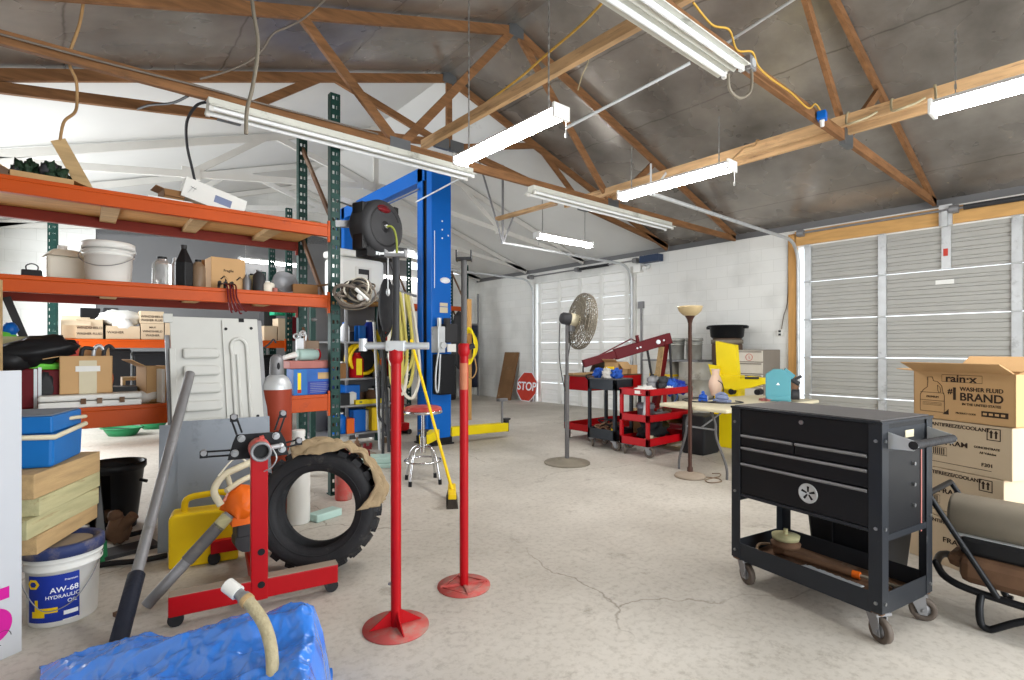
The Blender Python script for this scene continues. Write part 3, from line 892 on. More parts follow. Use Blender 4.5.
cable('yellow_wire', 'yellow wire lying along the rough brace near the ridge', 'wire', [at_d(603, 2, 3.75), at_d(580, 26, 4.0), at_d(540, 60, 4.45), at_d(522, 76, 4.7), at_d(490, 100, 5.1), at_d(470, 115, 5.5)], .010, 'ywire')
p = [Vector((2.9, 1.74, 3.46)), Vector((3.1, 1.73, 3.40)), Vector((3.3, 1.72, 3.44)), at_y(737, 50, 1.75), at_y(752, 52, 1.72), at_y(758, 66, 1.72), at_y(770, 78, 1.73), at_y(790, 92, 1.73), at_y(808, 108, 1.73), at_y(815, 104, 1.73), at_y(820, 110, 1.74)]
cable('yellow_wire', 'yellow wire along the nearest truss to the blue junction box', 'wire', p, .007, 'ywire')
cable('yellow_wire', 'tangle of brown wire above the end of the near unlit fixture', 'wire', [at_y(655, 2, 1.78), at_y(668, 20, 1.76), at_y(660, 12, 1.75), at_y(680, 28, 1.76), at_y(690, 24, 1.76), at_y(700, 40, 1.74), at_y(716, 52, 1.75), at_y(728, 48, 1.75), at_y(740, 58, 1.75)], .007, 'romex')
cable('flex_conduit', 'grey flexible conduit loop at the end of the near unlit fixture', 'conduit', [at_y(728, 74, 1.72), at_y(730, 90, 1.72), at_y(740, 98, 1.72), at_y(750, 92, 1.72), at_y(752, 76, 1.73), at_y(750, 66, 1.74)], .010, 'fan_grey')
r = thing('junction_box', 'blue junction box hanging from the nearest truss chord', 'junction box', at_y(822, 116, 1.74), .2)
m = MB(); m.box(0, 0, 0, .09, .07, .07); m.build('box', M_['blue'], r, bevel=.006)
m = MB(); m.cyl((0, 0, -.035), (.01, 0, -.09), .02, .014); m.cyl((.03, 0, -.035), (.035, 0, -.075), .014); m.build('connector', M_['white'], r)
r = thing('junction_box', 'grey metal junction box beside the end of the near unlit fixture', 'junction box', at_y(750, 64, 1.745), 0)
m = MB(); m.box(0, 0, 0, .09, .05, .09); m.build('box', M_['dull_steel'], r, bevel=.004)
m = MB(); m.cyl((0, -.03, 0), (0, -.026, 0), .03); m.build('cover', M_['galv'], r)
a, b_ = at_d(566, 128, 3.62), at_d(690, 63, 3.35)
m = MB(); m.cyl(a, b_, .011, n=8); tag(m.build('conduit_rod', M_['galv']), 'long thin white rod from the ridge lamp to the near fixture', 'conduit')
a, b_ = at_d(722, 46, 3.7), at_d(805, -8, 3.2)
m = MB(); m.cyl(a, b_, .010, n=8); tag(m.build('conduit_rod', M_['galv']), 'thin grey rod running up out of the frame behind the nearest truss', 'conduit')
for y_, lab in ((1.72, 'first of the white wire hoops on the double brace, nearest the truss'), (1.38, 'middle white wire hoop over the double brace')):
    cable('lamp_cord', lab, 'cord', [(5.62, y_, 3.53), (5.50, y_, 3.535), (5.42, y_ - .01, 3.47), (5.30, y_ - .05, 3.36), (5.26, y_ - .12, 3.34), (5.34, y_ - .2, 3.38), (5.44, y_ - .24, 3.44)], .010, 'hose')
cable('lamp_cord', 'white cord from the double brace to the right-hand lit lamp', 'cord', [(5.62, 1.08, 3.53), (5.48, 1.08, 3.535), (5.40, 1.06, 3.45), (5.1, 1.0, 3.26), (4.8, .95, 3.14), (4.52, .9, 3.04)], .010, 'hose')
cable('lamp_cord', 'tan cord hanging over the brace end beside the lit lamp', 'cord', [(5.62, 2.55, 3.53), (5.48, 2.55, 3.53), (5.40, 2.54, 3.45), (5.0, 2.45, 3.3), (4.6, 2.36, 3.08), (4.53, 2.34, 3.04)], .008, 'romex')


# ================================================================ SHARED BUILDERS
def carton(name, label, loc, rz, w, d, h, m_='card', group=None, flaps=None, tape=True, cat='box', lines=(), inside=False):
    """cardboard carton standing at loc, front face towards local -Y; lines = (text, size, u, v[, sx]) on the front"""
    root = thing(name, label, cat, loc, rz, group)
    m = MB()
    if flaps:
        t = .005
        m.b2(-w / 2, w / 2, -d / 2, -d / 2 + t, 0, h); m.b2(-w / 2, w / 2, d / 2 - t, d / 2, 0, h)
        m.b2(-w / 2, -w / 2 + t, -d / 2, d / 2, 0, h); m.b2(w / 2 - t, w / 2, -d / 2, d / 2, 0, h)
        m.b2(-w / 2, w / 2, -d / 2, d / 2, 0, t)
        m.build('box_body', M_[m_], root)
        for side, ang, frac in flaps:
            f = MB()
            if side in 'fb':
                s = -1 if side == 'f' else 1
                f.box(0, s * d * frac / 2, 0, w * .98, d * frac, .005)
                f.build('flap', [M_[m_]], root, loc=(0, s * d / 2, h), rot=(s * ang, 0, 0))
            else:
                s = -1 if side == 'l' else 1
                f.box(s * w * frac / 2, 0, 0, w * frac, d * .96, .005)
                f.build('flap', [M_[m_]], root, loc=(s * w / 2, 0, h), rot=(0, -s * ang, 0))
    else:
        m.b2(-w / 2, w / 2, -d / 2, d / 2, 0, h)
        m.build('box_body', M_[m_], root, bevel=.004)
        if tape:
            tp = MB(); tp.b2(-w / 2 - .001, w / 2 + .001, -.025, .025, h, h + .001); tp.b2(w / 2, w / 2 + .001, -.025, .025, h - .06, h); tp.b2(-w / 2 - .001, -w / 2, -.025, .025, h - .06, h)
            tp.build('tape', M_['cream'], root)
    for ln in lines:
        body, size, u, v = ln[:4]
        sx = ln[4] if len(ln) > 4 else 1.0
        text(body, size, M_['ink'], face_M((u * w / 2, -d / 2 - .0006, v * h), (1, 0, 0), (0, 0, 1)), root, bold=size * .022, sx=sx)
    return root


def bucket(name, label, loc, r, h, m_='white', lid=None, rz=0, handle=True, group=None, cat='bucket', taper=.9, ribs=2, tilt=None):
    root = thing(name, label, cat, loc, rz, group, rot=tilt)
    rb = r * taper
    prof = [(0, 0), (rb, 0), (rb + .002, .01)]
    for k in range(ribs):
        z = h * (.86 - .1 * k)
        rr = rb + (r - rb) * z / h
        prof += [(rr, z - .015), (rr + .012, z - .013), (rr + .012, z - .004), (rr, z)]
    pr_ = [prof[0], prof[1], prof[2]]
    rest = sorted([q for q in prof[3:]], key=lambda q: q[1])
    pr_ += rest
    pr_ += [(r, h), (r - .006, h), (rb - .006, .012), (0, .012)]
    if lid:
        pr_ = pr_[:-3] + [(r - .006, h - .01), (0, h - .01)]
    m = MB(); m.lathe(pr_, 32); m.build('bucket_body', M_[m_], root)
    if lid:
        l = MB(); l.lathe([(0, h + .012), (r * .80, h + .012), (r * .82, h + .022), (r * .97, h + .024), (r + .012, h + .016), (r + .014, h - .03), (r + .006, h - .032)], 32)
        l.build('lid', M_[lid], root)
    if handle:
        hz = h * .86
        pts = [(-(r + .016), 0, hz)] + [(-(r + .03) * math.cos(PI * k / 10), -(r + .02) * math.sin(PI * k / 10) * .98, hz - .55 * h * math.sin(PI * k / 10) * .8) for k in range(1, 10)] + [((r + .016), 0, hz)]
        b = MB(); b.tube(smooth_path(pts, 3), .003, 6); hb = b.build('handle', M_['dull_steel'], root)
        e = MB()
        for s in (-1, 1):
            e.cyl((s * (r + .001), 0, hz), (s * (r + .02), 0, hz), .012, n=8)
        e.build('handle_ear', M_[m_], root)
    return root


def bottle(name, label, loc, r, h, m_, cap='white', shoulder=.72, neck=.3, sx=1.0, sy=1.0, rz=0, group=None, cat='bottle', rot=None, lab=None, handle=False):
    root = thing(name, label, cat, loc, rz, group, rot=rot)
    m = MB(); m.lathe([(0, 0), (r * .94, 0), (r, .012), (r, h * shoulder), (r * .86, h * (shoulder + .07)), (r * neck, h * .92), (r * neck, h * .95)], 22, sx=sx, sy=sy)
    if handle:
        m.tube(smooth_path([(r * .5 * sx, 0, h * .86), (r * .98 * sx, 0, h * .8), (r * 1.0 * sx, 0, h * .55), (r * .8 * sx, 0, h * .5)], 4), r * .14, 7)
    m.build('bottle_body', M_[m_], root)
    m = MB(); m.cyl((0, 0, h * .93), (0, 0, h), r * neck * 1.15, n=14); m.build('cap', M_[cap], root)
    if lab:
        m = MB(); m.lathe([(r * 1.012, h * .2), (r * 1.012, h * .58)], 22, sx=sx, sy=sy); m.build('paper_label', M_[lab], root)
    return root


def caster(root, x, y, z_top, r, m_wheel='caster_wheel', rz=0, w=.03):
    """caster below z_top at x, y of root: fork, wheel"""
    m = MB()
    m.box(0, 0, -.006, .09, .08, .012)
    for s in (-1, 1):
        m.prism([(-.035, 0), (.035, 0), (.045, -(z_top - r) - .015), (.01, -(z_top - r) - .015)], .004, M=Matrix.Translation((0, s * (w / 2 + .008) + .002, -.008)) @ Matrix.Rotation(PI / 2, 4, 'X'))
    f = m.build('caster', M_['dull_steel'], root, loc=(x, y, z_top), rz=rz)
    m = MB()
    zc = -(z_top - r)
    RM = Matrix.Translation((.028, 0, zc)) @ Matrix.Rotation(PI / 2, 4, 'X')
    m.lathe([(r * .55, -w / 2), (r * .93, -w / 2), (r, -w / 3), (r, w / 3), (r * .93, w / 2), (r * .55, w / 2), (r * .55, -w / 2)], 24, M=RM)
    m.build('wheel', M_[m_wheel], f)
    m = MB(); m.lathe([(0, -w / 2 + .004), (r * .56, -w / 2 + .004), (r * .56, w / 2 - .004), (0, w / 2 - .004)], 20, M=RM)
    m.cyl((.028, -w / 2 - .016, zc), (.028, w / 2 + .016, zc), .008, n=8)
    m.build('hub', M_['dull_steel'], f)
    return f


def slotted_post(m, x, y, z0, z1, w=.085, d=.07):
    """rack upright: slotted face towards -Y, side flanges"""
    t = .006
    for a, b in ((-w / 2, -w * .34), (-w * .10, w * .10), (w * .34, w / 2)):
        m.b2(x + a, x + b, y, y + t, z0, z1)
    n = int((z1 - z0) / .085)
    for k in range(n + 1):
        zc = z0 + (z1 - z0) * k / n
        for a, b in ((-w * .34, -w * .10), (w * .10, w * .34)):
            m.b2(x + a, x + b, y, y + t, max(z0, zc - .027), min(z1, zc + .027))
    for s in (-1, 1):
        m.b2(x + s * w / 2 - t / 2, x + s * w / 2 + t / 2, y, y + d, z0, z1)
    m.b2(x - w / 2 - .01, x + w / 2 + .01, y - .015, y + d + .015, z0, z0 + .01)


def beam_mesh(x0, x1, y, z1, h=.115, d=.055, s=1):
    """step beam with its top at z1; s=1 front beam (step faces +Y)"""
    m = MB()
    m.b2(x0, x1, y, y + d, z1 - h, z1 - .03)
    m.b2(x0, x1, y + (0 if s > 0 else .015), y + (d - .015 if s > 0 else d), z1 - .03, z1)
    for xx, q in ((x0, 1), (x1, -1)):
        m.b2(xx - .004, xx + q * .03 + .004, y - .006, y + .02, z1 - h - .05, z1 + .03)
    return m


def shelf_rack(label, x0, x1, y0, y1, ztop, levels, up_m='rack_green', front='orange', rear='red_beam', deck='decking', group=None, supports=3, braces=True):
    root = thing('pallet_rack', label, 'storage rack', ((x0 + x1) / 2, (y0 + y1) / 2, 0), 0, group)
    cx, cy = (x0 + x1) / 2, (y0 + y1) / 2
    X0, X1, Y0, Y1 = x0 - cx, x1 - cx, y0 - cy, y1 - cy
    for x in (X0 - .045, X1 + .045):
        for y in (Y0, Y1 - .07):
            m = MB(); slotted_post(m, x, y, 0, ztop); m.build('upright', M_[up_m], root)
        if braces:
            z = .62
            k = 0
            while z < ztop - .5:
                m = MB(); a, b = Y1 - .05, Y0 + .05
                m.bar((x, a, min(z + .95, ztop - .05)), (x, b, z), .045, .025, up=(1, 0, 0)); m.build('brace', M_['rust' if up_m == 'rack_green' else up_m], root)
                z += .95; k += 1
    for z in levels:
        m = beam_mesh(X0, X1, Y0 + .005, z, h=.15 if z < 1 else .115); m.build('front_beam', M_[front], root, bevel=.004, label='orange front beam')
        m = beam_mesh(X0, X1, Y1 - .06, z, s=-1); m.build('rear_beam', M_[rear], root, bevel=.004)
        m = MB(); m.b2(X0 + .01, X1 - .01, Y0 + .062, Y1 - .062, z - .028, z - .006); dk = m.build('decking', M_[deck], root)
        for k in range(supports):
            m = MB(); q = X0 + (X1 - X0) * (.36 + .24 * k) if supports == 3 else X0 + (X1 - X0) * (k + .5) / supports
            m.b2(q - .055, q + .055, Y0 + .062, Y1 - .062, z - .068, z - .03); m.build('support_plank', M_['lumber'], dk)
    return root


# ================================================================ FRONT RACK (left)
FX0, FX1, FY0, FY1 = -.66, 1.83, 4.78, 5.74
Z1, Z2, Z3 = .935, 1.845, 2.50
shelf_rack('tall storage rack with green uprights and orange beams, nearest the camera', FX0, FX1, FY0, FY1, 3.72, (Z1, Z2, Z3))

# wooden stud at the left edge
p = at_d(-9, 349, 3.05)
m = MB(); m.b2(-.045, .045, -.02, .02, 0, 1.755)
tag(m.build('wood_stud', M_['lumber'], loc=(p.x, p.y, 0), rz=-.2), 'upright pale wooden stud at left edge beside the white board', 'stud')

# ---- on the top shelf
p = at_y(42, 186, 5.05)
r = carton('box', 'open cardboard box full of dark green garland on top rack shelf', (p.x, 5.1, Z3), .05, .34, .3, .075, flaps=(('l', .5, .5), ('r', -.35, .5), ('b', .1, .5), ('f', -1.3, .3)), cat='box')
m = MB()
for k in range(70):
    x, y = random.uniform(-.15, .15), random.uniform(-.13, .12)
    m.ell((x, y, .07 + random.uniform(0, .11) * (1 - abs(x) * 3)), (.028, .026, .034), 8, mi=k % 3 if k % 3 < 2 else 0, jit=1.3, js=4, seed=k)
tag(m.build('garland', [M_['foliage'], M_['dark']], loc=(p.x, 5.1, Z3), kind='stuff'), 'dark green shiny garland heaped in the open box on top shelf', 'garland', kind='stuff')
a, b_ = at_y(58, 140, 5.1), at_y(90, 186, 5.1)
m = MB(); m.bar(a, (b_.x, 5.1, Z3 + .003), .09, .02, up=(0, 1, 0)); tag(m.build('board', M_['lumber']), 'pale wooden board leaning up beside the garland box on top shelf', 'board')
p = at_y(72, 172, 5.35)
carton('carton', 'small white and pink carton behind the leaning board on top shelf', (p.x, 5.4, Z3), 0, .13, .1, .2, 'white', tape=False)
p = at_y(172, 195, 5.0)
carton('carton', 'small open brown carton beside the long white carton on top shelf', (p.x, 5.05, Z3), .1, .14, .2, .12, 'card_dark', flaps=(('l', .3, .4), ('f', -1.2, .3), ('b', .5, .4)))
m = MB(); m.b2(-.25, .1, -.12, .12, 0, .02); m.b2(-.2, .1, -.10, .12, .02, .035)
tag(m.build('foam_sheet', M_['white'], loc=(p.x + .02, 5.0, Z3), rz=.08), 'flat white foam sheet lying under the open brown carton', 'foam sheet')
p = at_y(212, 200, 5.02)
r = thing('carton', 'long white carton with blue print tilted on top shelf', 'box', (p.x, 5.0, Z3), .06)
R = Matrix.Translation((-.04, 0, .03)) @ Matrix.Rotation(math.radians(14), 4, 'Y')
m = MB(); m.b2(-.21, .26, -.07, .07, .0, .165, M=R); m.build('box_body', M_['white'], r, bevel=.003)
m = MB(); m.b2(.02, .15, -.0712, -.07, .05, .11, M=R); m.build('print', M_['text_grey'], r)
m = MB(); m.bar((-.17, -.0712, .04), (-.14, -.0712, .11), .001, .008, up=(0, 1, 0)); m.bar((-.165, -.0712, .1), (-.12, -.0712, .09), .001, .008, up=(0, 1, 0)); m.bar((-.14, -.0712, .06), (-.12, -.0712, .11), .001, .008, up=(0, 1, 0)); m.v = [R @ v for v in m.v]; m.build('symbol', M_['dark'], r)
p = at_y(312, 216, 5.2)
m = MB(); m.b2(-.1, .1, -.15, .15, 0, .07); m.ell((0.02, 0, .07), (.1, .15, .04), 12)
tag(m.build('moving_pad', M_['lumber_green'], loc=(p.x, 5.25, Z3), bevel=.02), 'folded pale padding on the top shelf near the green upright', 'pad')

# ---- on the middle shelf
p = at_y(32, 273, 5.0)
r = thing('lantern', 'small black device with a wire bail on middle rack shelf', 'device', (p.x, 5.0, Z2)); m = MB(); m.b2(-.055, .055, -.04, .04, 0, .06); m.build('case', M_['black'], r, bevel=.008)
m = MB(); m.tube(smooth_path([(-.03, 0, .06), (-.03, 0, .09), (0, 0, .105), (.03, 0, .09), (.03, 0, .06)], 4), .004, 6); m.build('bail', M_['black'], r)
p = at_y(64, 270, 5.35)
r = thing('jug', 'translucent square plastic jug left of the white bucket', 'jug', (p.x, 5.4, Z2), .2)
m = MB(); m.b2(-.12, .12, -.1, .1, 0, .22); m.add([(-.12, -.1, .22), (.12, -.1, .22), (.12, .1, .22), (-.12, .1, .22), (-.07, -.05, .28), (.05, -.05, .28), (.05, .05, .28), (-.07, .05, .28)], [(0, 1, 5, 4), (1, 2, 6, 5), (2, 3, 7, 6), (3, 0, 4, 7), (4, 5, 6, 7)]); m.build('jug_body', M_['clear'], r, bevel=.02)
m = MB(); m.tube(smooth_path([(.04, 0, .27), (.1, 0, .26), (.125, 0, .2), (.12, 0, .1)], 4), .015, 8); m.build('handle', M_['clear'], r)
m = MB(); m.cyl((-.01, 0, .28), (-.01, 0, .31), .03); m.build('cap', M_['white'], r)
p = at_y(109, 265, 5.1)
bucket('bucket', 'round white lidded bucket on the middle rack shelf', (p.x, 5.12, Z2), .155, .30, 'white', 'white', rz=-.3)
for px, half, top, mm_, cp, lab, yy in ((162, 9, 257, 'clear_bottle', 'black', 'clear bottle with black cap right of the white bucket', 4.98), (175, 4, 258, 'galv', 'galv', 'slim silver can just left of the tall black bottle', 5.2),
                                    (198, 7, 260, 'brown', 'black', 'brown bottle right of the tall black bottle', 5.0),
                                    (247, 4, 275, 'dull_steel', 'dull_steel', 'small grey can right of the printed carton', 5.05), (252, 5, 274, 'lumber_green', 'black', 'small olive bottle with dark cap beyond the small grey can', 5.15),
                                    (259, 6, 270, 'dark', 'dull_steel', 'dark grey bottle with tapered neck right of the olive bottle', 5.0)):
    p = at_y(px, top, yy); d_ = p.x * _s + p.y * _c
    bottle('bottle', lab, (p.x, yy, Z2), half * d_ / FOC * .95, p.z - Z2, M_ and mm_, cp, neck=.42, lab=None, group='bottles on the middle rack shelf')
p = at_y(184, 245, 4.98)
r = thing('bottle', 'tall pointed black bottle on the middle rack shelf', 'bottle', (p.x, 4.99, Z2), .5, 'bottles on the middle rack shelf')
m = MB(); hh = min(p.z - Z2, .33); m.lathe([(0, 0), (.068, 0), (.07, .01), (.07, hh * .62), (.02, hh * .97), (.018, hh * 1.0), (0, hh)], 6, smooth=False); m.build('bottle_body', M_['black'], r, bevel=.006)
m = MB(); m.cyl((0, 0, hh - .01), (0, 0, hh + .02), .022, n=10); m.build('cap', M_['dark'], r)
p = at_y(267, 281, 5.0)
bottle('jug', 'small milky plastic jug near the end of the middle shelf', (p.x, 5.0, Z2), .055, .11, 'clear', 'white', neck=.4, cat='jug', handle=True)
p = at_y(275, 290, 4.95)
m = MB(); m.cyl((0, 0, 0), (0, 0, .05), .022, .02, n=14); tag(m.build('cup', M_['pink'], loc=(p.x, 4.95, Z2)), 'tiny pink cup beside the milky jug', 'cup')
p = at_y(207, 255, 5.4)
carton('carton', 'dark carton behind the brown bottle on middle shelf', (p.x, 5.4, Z2), .1, .11, .1, .3, 'card_dark', tape=False)
p = at_y(226, 270, 5.12)
carton('carton', 'upright printed carton with arrows on the middle rack shelf', (p.x, 5.15, Z2), .06, .27, .2, .29, 'card', lines=(('Fragile', .03, 0, .62), ('\u2191  \u2191', .09, .2, .33)), tape=False)
p2 = at_y(285, 282, 5.1)
m = MB(); m.lathe([(.09, 0), (.11, .03), (.115, .1), (.108, .1), (.1, .03), (0, .02)], 24, M=Matrix.Rotation(1.1, 4, 'X') @ Matrix.Translation((0, 0, -.02)))
tag(m.build('bowl', M_['dull_steel'], loc=(p2.x, 5.15, Z2 + .09)), 'grey round pan tipped on its side on the middle shelf', 'pan')
p3 = at_y(306, 283, 5.05)
carton('carton', 'small open brown carton lying at the right end of the middle shelf', (p3.x, 5.1, Z2), -.2, .22, .18, .11, 'card_dark', flaps=(('r', .2, .6), ('b', .4, .4)))
# jumper cables over the beam
r = thing('jumper_cables', 'red jumper cables draped over the orange middle beam', 'cables', (at_y(226, 288, 4.85).x, 4.8, Z2))
for k in range(4):
    m = MB(); x = -.02 + k * .022
    m.tube(smooth_path([(x, .15, .05), (x + .005, .05, .045), (x + .01, -.035, .02), (x + .016, -.05, -.08), (x + .03 + .012 * k, -.055, -.17 - .012 * (k % 3)), (x + .045 + .014 * k, -.05, -.2 + .02 * (k % 2))], 5), .0065, 7); m.build('lead', M_['darkred'], r)
for k in range(3):
    m = MB(); m.bar((-.05 + k * .045, .07, .02), (-.03 + k * .045, .16, .06), .02, .03); m.cyl((-.05 + k * .045, .06, .03), (-.05 + k * .045, .02, .055), .012); m.build('clamp', M_['dark'], r)

# ---- on the lower shelf, left part
p = at_d(92, 410, 3.75)
r = thing('tackle_box', 'long flat cream metal case under the taped carton on lower rack shelf', 'case', (at_y(92, 405, 4.9).x, 4.93, Z1), .0)
m = MB(); m.b2(-.29, .29, -.14, .14, 0, .045); m.build('case_bottom', M_['white'], r, bevel=.01)
m = MB(); m.b2(-.29, .29, -.14, .14, .05, .09); m.build('case_lid', M_['white'], r, bevel=.012)
for q in (-.05, .04, .17):
    m = MB(); m.b2(q - .015, q + .015, -.15, -.135, .025, .065); m.build('latch', M_['rust'], r)
q = at_y(86, 395, 4.98)
carton('carton', 'taped brown carton on the cream case on lower rack shelf', (q.x, 5.0, Z1 + .092), .02, .30, .22, .27, 'card', flaps=(('f', .0, .02), ('b', .9, .4), ('l', -.2, .3)))
m = MB(); m.b2(-.07, .07, -.0015, 0, .16, .20, 0); m.b2(-.05, .05, -.0012, 0, .0, .24, 1)
tag(m.build('shipping_label', [M_['white'], M_['cream']], loc=(q.x + .01, 5.0 - .1115, Z1 + .092), rz=.02), 'white shipping label and tape on the brown carton', 'label')
for px, w_, h_, lab in ((28, .13, .28, 'red canister box left of the spotted red canister'), (50, .15, .27, 'red canister with a dark mottled front, left of the brown carton')):
    q = at_y(px, 400, 5.0)
    r = thing('fuel_canister', lab, 'canister', (q.x, 5.0, Z1), 0, 'red canisters on the lower shelf')
    m = MB(); m.b2(-w_ / 2, w_ / 2, -.07, .07, 0, h_); m.build('can_body', M_['darkred'], r, bevel=.012)
    m = MB(); m.b2(-w_ / 2 - .008, -w_ / 2 + .01, -.075, .075, 0, h_ + .006); m.b2(w_ / 2 - .01, w_ / 2 + .008, -.075, .075, 0, h_ + .006); m.build('edge', M_['galv'], r)
    if px == 50:
        m = MB(); m.ell((-.02, -.069, h_ * .55), (.045, .004, .1), 12, jit=.4); m.build('stain', M_['dark'], r)
    m = MB(); m.cyl((0, 0, h_), (0, 0, h_ + .03), .02); m.build('cap', M_['black'], r)
q = at_y(61, 388, 5.2)
m = MB(); m.cyl((0, 0, 0), (0, 0, .16), .045, n=16); tag(m.build('blue_can', M_['blue'], loc=(q.x, 5.25, Z1)), 'blue can between red canister and brown carton', 'can')
q = at_y(62, 370, 5.35)
r = thing('paper_sack', 'grey white conical sack behind the brown carton on lower shelf', 'sack', (q.x, 5.4, Z1)); m = MB(); m.lathe([(.15, 0), (.15, .25), (.06, .42), (.03, .44), (0, .44)], 14, sx=1.1); m.build('sack_body', M_['white'], r)
# black bag
q = at_y(34, 352, 4.95)
m = MB()
m.ell((0, 0, 0), (.24, .13, .10), 26, jit=.3, js=2.6, seed=3, M=Matrix.Rotation(-.22, 4, 'Y'))
m.ell((-.12, -.02, -.06), (.12, .12, .09), 18, jit=.2, seed=5)
tag(m.build('black_bag', M_['black'], loc=(q.x, 5.0, 1.33)), 'shiny black plastic bag slumped over the canisters at left', 'bag')
q = at_y(33, 352, 5.15)
m = MB(); m.b2(-.22, .2, -.1, .12, 0, .24); tag(m.build('crate', M_['lumber_green'], loc=(q.x - .05, 5.3, 1.0 + .2)), 'pale green grey storage tote under the black bag', 'tote')
m = MB(); m.b2(-.3, .3, -.13, .16, 0, .02); m.b2(-.3, -.28, -.13, .16, -.25, 0); m.b2(.28, .3, -.13, .16, -.25, 0)
tag(m.build('step_shelf', M_['lumber'], loc=(q.x - .02, 5.25, 1.2 - .02 + .0)), 'small plank shelf carrying the pale tote on the lower rack shelf', 'shelf')
for k, (px, py) in enumerate(((8, 336), (13, 345), (10, 330))):
    q = at_y(px, py, 5.5); m = MB(); m.ell((0, 0, 0), (.05, .05, .06), 10, jit=.3, seed=k); o = m.build('toy_ball', M_[('lightgreen', 'lightgreen', 'blue')[k]], loc=q)
    o.location.z = q.z
    tag(o, ('light green lump at left edge behind the black bag', 'upper light green lump beside the blue one', 'blue lump at left edge above the green ones')[k], 'plastic piece')
q = at_y(45, 365, 5.05); m = MB(); m.ell((0, 0, 0), (.12, .06, .03), 14, jit=.6, js=6); tag(m.build('green_rag', M_['lightgreen'], loc=(q.x, 5.0, 1.225)), 'light green crumpled plastic under the black bag', 'plastic')
q = at_y(24, 325, 5.6)
r = thing('angle_bracket', 'dark slanted steel channel standing behind the pale tote', 'steel channel', (q.x, 5.6, 1.2)); m = MB(); m.bar((0, 0, .24), (-.1, 0, .55), .05, .04, up=(0, 1, 0)); m.b2(-.2, .12, -.03, .03, .22, .25); m.build('channel', M_['dark'], r)
q = at_y(70, 345, 5.0)
r = carton('carton', 'red and white printed carton right of the black bag', (q.x, 5.1, 1.33 - .16), 0, .10, .1, .24, 'sign_red', tape=False)
m = MB(); m.b2(-.1, .1, -.1, .1, 0, .15); tag(m.build('carton', M_['card_pale'], loc=(q.x + .0, 5.25, Z1 + .1)), 'pale carton under the red printed carton', 'box')
# cardboard leftovers at the right of the lower shelf
q = at_y(152, 380, 5.0)
carton('carton', 'tall open brown carton with a flap up, left of the white panel', (q.x, 5.05, Z1), .25, .14, .2, .28, 'card', flaps=(('l', .5, .8), ('r', -.6, .4)))
q = at_y(160, 380, 4.9)
m = MB(); m.b2(-.01, .01, -.08, .08, 0, .26); tag(m.build('flat_board', M_['white'], loc=(q.x, 4.92, Z1), rz=.2), 'upright white board edge beside the brown carton', 'board')
q = at_y(118, 395, 5.0)
m = MB(); m.b2(-.1, .12, -.1, .1, 0, .035); tag(m.build('black_tray', M_['black'], loc=(q.x, 5.1, Z1 + .09)), 'black flat tray right of the brown carton', 'tray')
m = MB(); m.b2(-.07, .1, -.1, .1, 0, .09); tag(m.build('dark_block', M_['dark'], loc=(q.x, 5.1, Z1)), 'dark block under the black tray', 'block')
for k, (dx, c_, lab) in enumerate(((.17, 'white', 'folded white rag on the lower shelf'), (.24, 'label_blue', 'navy blue rag beside the white one'))):
    m = MB(); m.ell((0, 0, .04), (.09, .09, .05), 14, jit=.4, js=4, seed=k + 8); tag(m.build('rag', M_[c_], loc=(q.x + dx, 5.0 + .05 * k, Z1)), lab, 'rag')
q = at_y(140, 385, 5.3)
m = MB(); m.b2(-.12, .1, -.1, .1, .16, .185); m.b2(-.12, -.1, -.1, .1, 0, .16); m.b2(.08, .1, -.1, .1, 0, .16); tag(m.build('wood_step', M_['lumber'], loc=(q.x, 5.35, Z1)), 'little wooden stand behind the rags', 'stand')
m = MB(); m.tube(smooth_path([(0, 0, 0), (.02, 0, .1), (.0, 0, .2), (-.03, .0, .27)], 4), .014, 8); q = at_y(108, 385, 4.95)
tag(m.build('orange_hose', M_['orange_plastic'], loc=(q.x, 4.97, Z1 + .09)), 'short orange hose beside the brown carton', 'hose')
for k, px in enumerate((82, 93, 103)):
    q = at_y(px, 350, 5.2); m = MB(); m.tube(smooth_path([(0, 0, 0), (0, 0, .18), (.03, 0, .23), (.06, 0, .2)] if k else [(0, 0, 0), (0, 0, .2), (.08, 0, .2)], 4), .014, 8)
    tag(m.build('pipe_fitting', M_[('dark', 'galv', 'dark')[k]], loc=(q.x, 5.06, Z1 + .12 + .09)), ('dark bent pipe sticking out of the brown carton', 'pale bent pipe in the brown carton', 'dark hook in the brown carton, nearest the orange hose')[k], 'pipe')

# ---- on the lower shelf, right part
q = at_y(312, 385, 4.85)
r = carton('carton', 'blue printed parts box on the lower shelf beside the gas cylinder', (at_y(314, 385, 4.9).x - .02, 4.93, Z1), 0, .37, .2, .235, 'purple', tape=False)
m = MB(); m.b2(-.185, -.07, -.1012, -.1, 0, .235, 0); m.b2(.03, .17, -.1012, -.1, .14, .2, 1); m.b2(-.06, .19, -.1014, -.1, .01, .12, 2); m.b2(-.15, -.12, -.1016, -.1, .05, .2, 3); m.b2(-.152, -.118, -.1018, -.1, .02, .05, 4)
m.build('print', [M_['cooler'], M_['lumber'], M_['label_blue'], M_['yellow'], M_['red']], r)
for k in range(6):
    m = MB(); m.b2(-.04, .1 + .05 * random.random(), -.1018, -.1012, .02 + k * .016, .026 + k * .016); m.build('print_line', M_['text_grey'], r)
q = at_y(305, 366, 5.15)
r = thing('tray', 'pinkish cardboard tray on the blue printed box', 'tray', (q.x - .03, 5.0, Z1 + .237)); m = MB(); m.b2(-.2, .22, -.14, .14, 0, .07); m.build('tray_body', M_['pink'], r, bevel=.006)
q = at_y(310, 358, 5.0)
